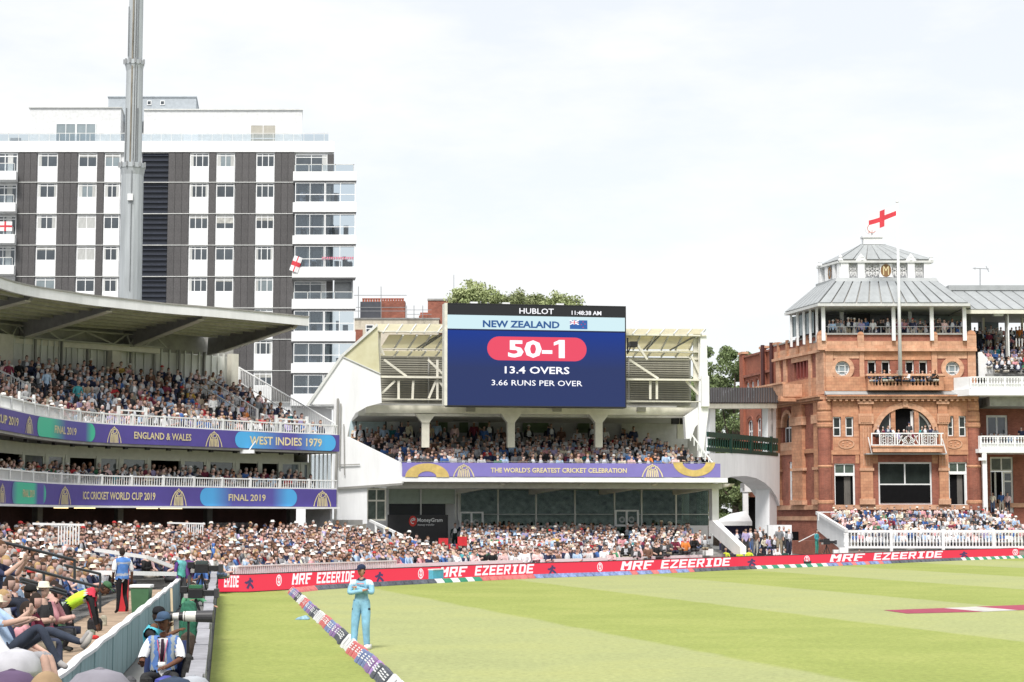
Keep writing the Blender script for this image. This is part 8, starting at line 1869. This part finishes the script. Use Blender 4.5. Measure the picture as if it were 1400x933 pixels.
p = at(16, 882, 22.5); s_, V_, fs_, rg_ = figure(PX, (p.x, p.y, p.z - .55), PI / 2 - .1, 'man in navy trousers with knees up and one grey trainer crossed towards the walkway', 'pale blue', hair='fair hair', tr=(.035, .045, .07), shoe=(.35, .34, .34))
m = MB(); m.tube([(.04, -.84, .52), (.04, -.90, .60), (.04, -.94, .70)], [.035, .045, .028], 10); addpart(s_, m, 'trainer', (.42, .40, .38))
PL = var(SEAT, knL=(-.12, -.42, .62), anL=(-.14, -.52, .2), toL=(-.14, -.64, .14), knR=(.12, -.42, .6), anR=(.12, -.54, .18), toR=(.12, -.66, .12))
PL = var(PL, chest=(0, .26, .80), belly=(0, .12, .64), neck0=(0, .36, .95), neck1=(0, .42, 1.02), head=(0, .48, 1.1), shL=(-.17, .3, .92), shR=(.17, .3, .92), elL=(-.24, .3, .66), elR=(.24, .3, .66), wrL=(-.2, .1, .52), wrR=(.2, .1, .52), haL=(-.18, .02, .52), haR=(.18, .02, .52))
p = at(16, 893, 22.0); s_, V_, fs_, rg_ = figure(PL, (p.x, p.y - .1, p.z - .62), PI / 2, 'bare legged person in shorts and white trainers sitting by the walkway edge', 'white', tr=(.3, .3, .32), shorts=True, shoe=(.7, .7, .72), hair='brown hair')
p = at(6, 912, 21.2); s_, V_, fs_, rg_ = figure(PL, (p.x - .1, p.y - .25, p.z - .72), PI / 2, 'person in blue jeans seated low beside the pale blue wall', 'white', tr=(.05, .11, .22), hair='brown hair', shoe=(.6, .6, .6))
for (u, v, Y, lab, sh, hair, hk, hc, yw) in ((22, 938, 8.6, 'nearest white baseball cap at the bottom left corner', 'white', 'grey hair', 'cap', (.50, .50, .54), .2), (15, 974, 7.6, 'purple cap below the white cap at the bottom left corner', 'lilac', 'grey hair', 'cap', (.12, .08, .15), .3),
                                         (62, 962, 7.4, 'fair haired head without a hat at the bottom edge', 'pale blue', 'fair hair', None, None, .1), (134, 988, 6.0, 'grey cap with top button at the bottom edge', 'grey', 'brown hair', 'cap', (.26, .25, .29), .1),
                                         (236, 972, 9.5, 'navy capped head at the bottom edge below the seated steward', 'navy', 'dark hair', 'cap', (.04, .06, .10), -.2), (262, 964, 11, 'pale grey capped head at the bottom edge beside the pit fence', 'light grey', 'grey hair', 'cap', (.4, .42, .46), -.2)):
    p = at(u, v, Y); s_, V_, fs_, rg_ = figure(SEAT, (p.x, p.y, p.z - 1.25), PI + yw, 'spectator seen from behind, ' + lab, sh, hair=hair if hair != 'fair hair' else (.36, .25, .15))
    if hk:
        cap(s_, SEAT, hk, hc, 0, 0, 1.16)
        m = MB(); hx, hy, hz = SEAT['head']; m.lathe((hx, hy + .004, hz + .155), [(.018, 0), (.016, .01), (.004, .014)], 10); addpart(s_, m, 'cap_button', tuple(.8 * np.array(hc)))
        m = MB()
        for k in range(6):
            a = k * PI / 3; m.tube([(hx + math.cos(a) * .102 * q, hy + .004 + math.sin(a) * .102 * q, hz + .045 + .115 * math.sqrt(max(0, 1 - q * q)) + .002) for q in (1, .85, .6, .3, .05)], .0022, 5)
        addpart(s_, m, 'cap_seam', tuple(.75 * np.array(hc)))
# ---- things around them
bn = thing('wheelie_bin', loc(193, 838, 49.5, .27), 'green wheelie bin with white lid standing on the walkway', 'bin')
p = at(193, 838, 49.5); m = MB(); m.hexa([(p.x - .2, p.y - .2, .27), (p.x + .2, p.y - .2, .27), (p.x + .2, p.y + .2, .27), (p.x - .2, p.y + .2, .27), (p.x - .24, p.y - .24, 1.05), (p.x + .24, p.y - .24, 1.05), (p.x + .24, p.y + .24, 1.05), (p.x - .24, p.y + .24, 1.05)]); m.build('body', bin_g, bn, bevel=.02)
m = MB(); m.box(p.x - .27, p.x + .27, p.y - .27, p.y + .27, 1.052, 1.13); m.build('lid', white, bn, bevel=.02)
m = MB(); m.box(-10.86, -10.60, 52.9, 53.05, .27, 1.5); m.build('red_panel', red, label='upright red panel between the steward and the green bin', cat='panel', bevel=.01)
b2 = thing('wheelie_bin', loc(66, 850, 38, .3), 'dark green bin with pale lid behind the man in the black cap', 'bin'); p = at(70, 840, 37.5)
m = MB(); m.box(p.x - .26, p.x + .26, p.y - .2, p.y + .2, .2, 1.12); m.build('body', bin_g, b2, bevel=.02); m = MB(); m.box(p.x - .3, p.x + .3, p.y - .24, p.y + .24, 1.122, 1.2); m.build('lid', mat('lid_pale_green', (.3, .36, .32), .5), b2, bevel=.02)
rm_ = mat('dark_handrail', (.035, .04, .045), .35)
for i, (a, b, Ya, Yb, lb, posts) in enumerate((((-10, 738), (102, 766), 34, 35, 'topmost dark handrail sloping down across the left crowd', [(102, 766, 797)]), ((18, 772), (131, 802), 32, 34, 'middle dark handrail sloping down beside the black capped man', [(60, 784, 800)]), ((28, 791), (90, 809), 30, 31, 'lowest dark handrail just above the green bin', []), ((88, 773), (137, 785), 38, 39, 'right hand dark handrail ending at a post on the walkway', [(137, 785, 838)]))):
    r = thing('handrail', tuple(at(*a, Ya)), lb, 'railing', 'dark handrails in the left foreground'); m = MB(); m.tube([at(*a, Ya), at(*b, Yb)], .028, 8); m.build('rail', rm_, r)
    if i == 2: m = MB(); m.tube([at(a[0], a[1] + 4, Ya), at(b[0], b[1] + 4, Yb)], .028, 8); m.build('rail', rm_, r)
    for (u, v0, v1) in posts: m = MB(); m.tube([at(u, v0, Yb), at(u, v1, Yb)], .026, 8); m.build('post', rm_, r)
for i, (u, v, Y, w_, h_, c_, lb, ct_) in enumerate(((130, 838, 44, .35, .3, (.02, .02, .025), 'black bag on the walkway beside the handrail post', 'bag'), (142, 832, 46, .16, .25, (.4, .38, .3), 'small cardboard box on the walkway beside the black bag', 'box'), (126, 860, 41, .3, .08, (.5, .03, .03), 'flat red packet lying on the walkway', 'packet'), (124, 850, 42, .22, .14, (.22, .24, .18), 'green grey pouch on the walkway above the red packet', 'bag'),
                                             (178, 938, 23.0, .2, .2, (.10, .10, .11), 'grey kit bag in the pit left of the seated steward', 'bag'), (200, 930, 24.6, .22, .1, (.02, .02, .02), 'black camera bag in the pit at the bottom edge', 'bag'), (257, 915, 26.5, .2, .35, (.03, .03, .03), 'dark rucksack against the pit fence right of the seated steward', 'bag'), (257, 880, 30, .3, .3, (.10, .07, .05), 'brown patterned kit bag heaped below the long lens', 'bag'), (258, 835, 40, .4, .35, (.03, .15, .09), 'green stool below the broadcast camera', 'stool'), (228, 932, 24, .4, .12, (.06, .07, .3), 'blue box under the seated steward', 'box'))):
    p = at(u, v, Y); z0 = .274 if u < 150 else 0; h_ = h_ if u < 150 else max(h_, p.z + h_ * .6); m = MB(); m.lathe((p.x, p.y, z0), [(w_ * .42, 0), (w_ * .5, h_ * .15), (w_ * .5, h_ * .7), (w_ * .36, h_ * .95), (w_ * .1, h_)], 10)
    o = m.build(lb.split()[-1] if 0 else ct_, mat('kit_%d' % i, c_, .8, var=.3, scale=8, bump=.5), None, lb, ct_); o.scale = (1, .7, 1)
m = MB(); p = at(237, 822, 45); m.bar((p.x, p.y, .0), at(234, 805, 45.3), .05); m.build('wooden_stick', mat('pale_wood', (.55, .45, .3), .7), label='pale wooden stick leaning against the blue wall in the pit', cat='stick')
p = at(413, 846, 54); m = MB(); m.hexa([(p.x - .2, p.y - .15, 0), (p.x + .2, p.y - .2, 0), (p.x + .22, p.y + .25, 0), (p.x - .15, p.y + .2, 0), (p.x - .12, p.y - .05, .06), (p.x + .12, p.y - .1, .13), (p.x + .15, p.y + .1, .1), (p.x - .08, p.y + .1, .06)]); m.build('towel', mat('pale_blue_cloth', (.40, .60, .70), .9, var=.3, scale=8, col2=(.1, .2, .3)), label='crumpled pale blue towel lying on the grass left of the rope', cat='towel', bevel=.02)
# the stand we sit in and its neighbours: behind us, seen only mirrored in the glass opposite
hs_ = thing('grandstand', (0, -26, 0), 'grandstand behind the viewer, reflected in the windows opposite', 'grandstand')
crm = mat('crowd_mix_far', (.5, .46, .44), .9, var=.3, scale=1.6, col2=(.02, .025, .05))
for k in range(14): m = MB(); m.box(-85, 85, -12 - 1.3 * (k + 1), -12 - 1.3 * k, 0, .6 + .55 * k); m.build('terrace_step', crm, hs_)
m = MB(); m.box(-85, 85, -36, -14, 14.5, 15.2); m.build('roof', dsteel, hs_); m = MB(); m.box(-85, 85, -32, -31, 0, 14.5); m.build('rear_wall', dconc, hs_)
flush_crowd()
for o_ in bpy.data.objects:
    if len(o_.get('label', '').split()) > 16: print('LONG', o_.name, o_['label'])
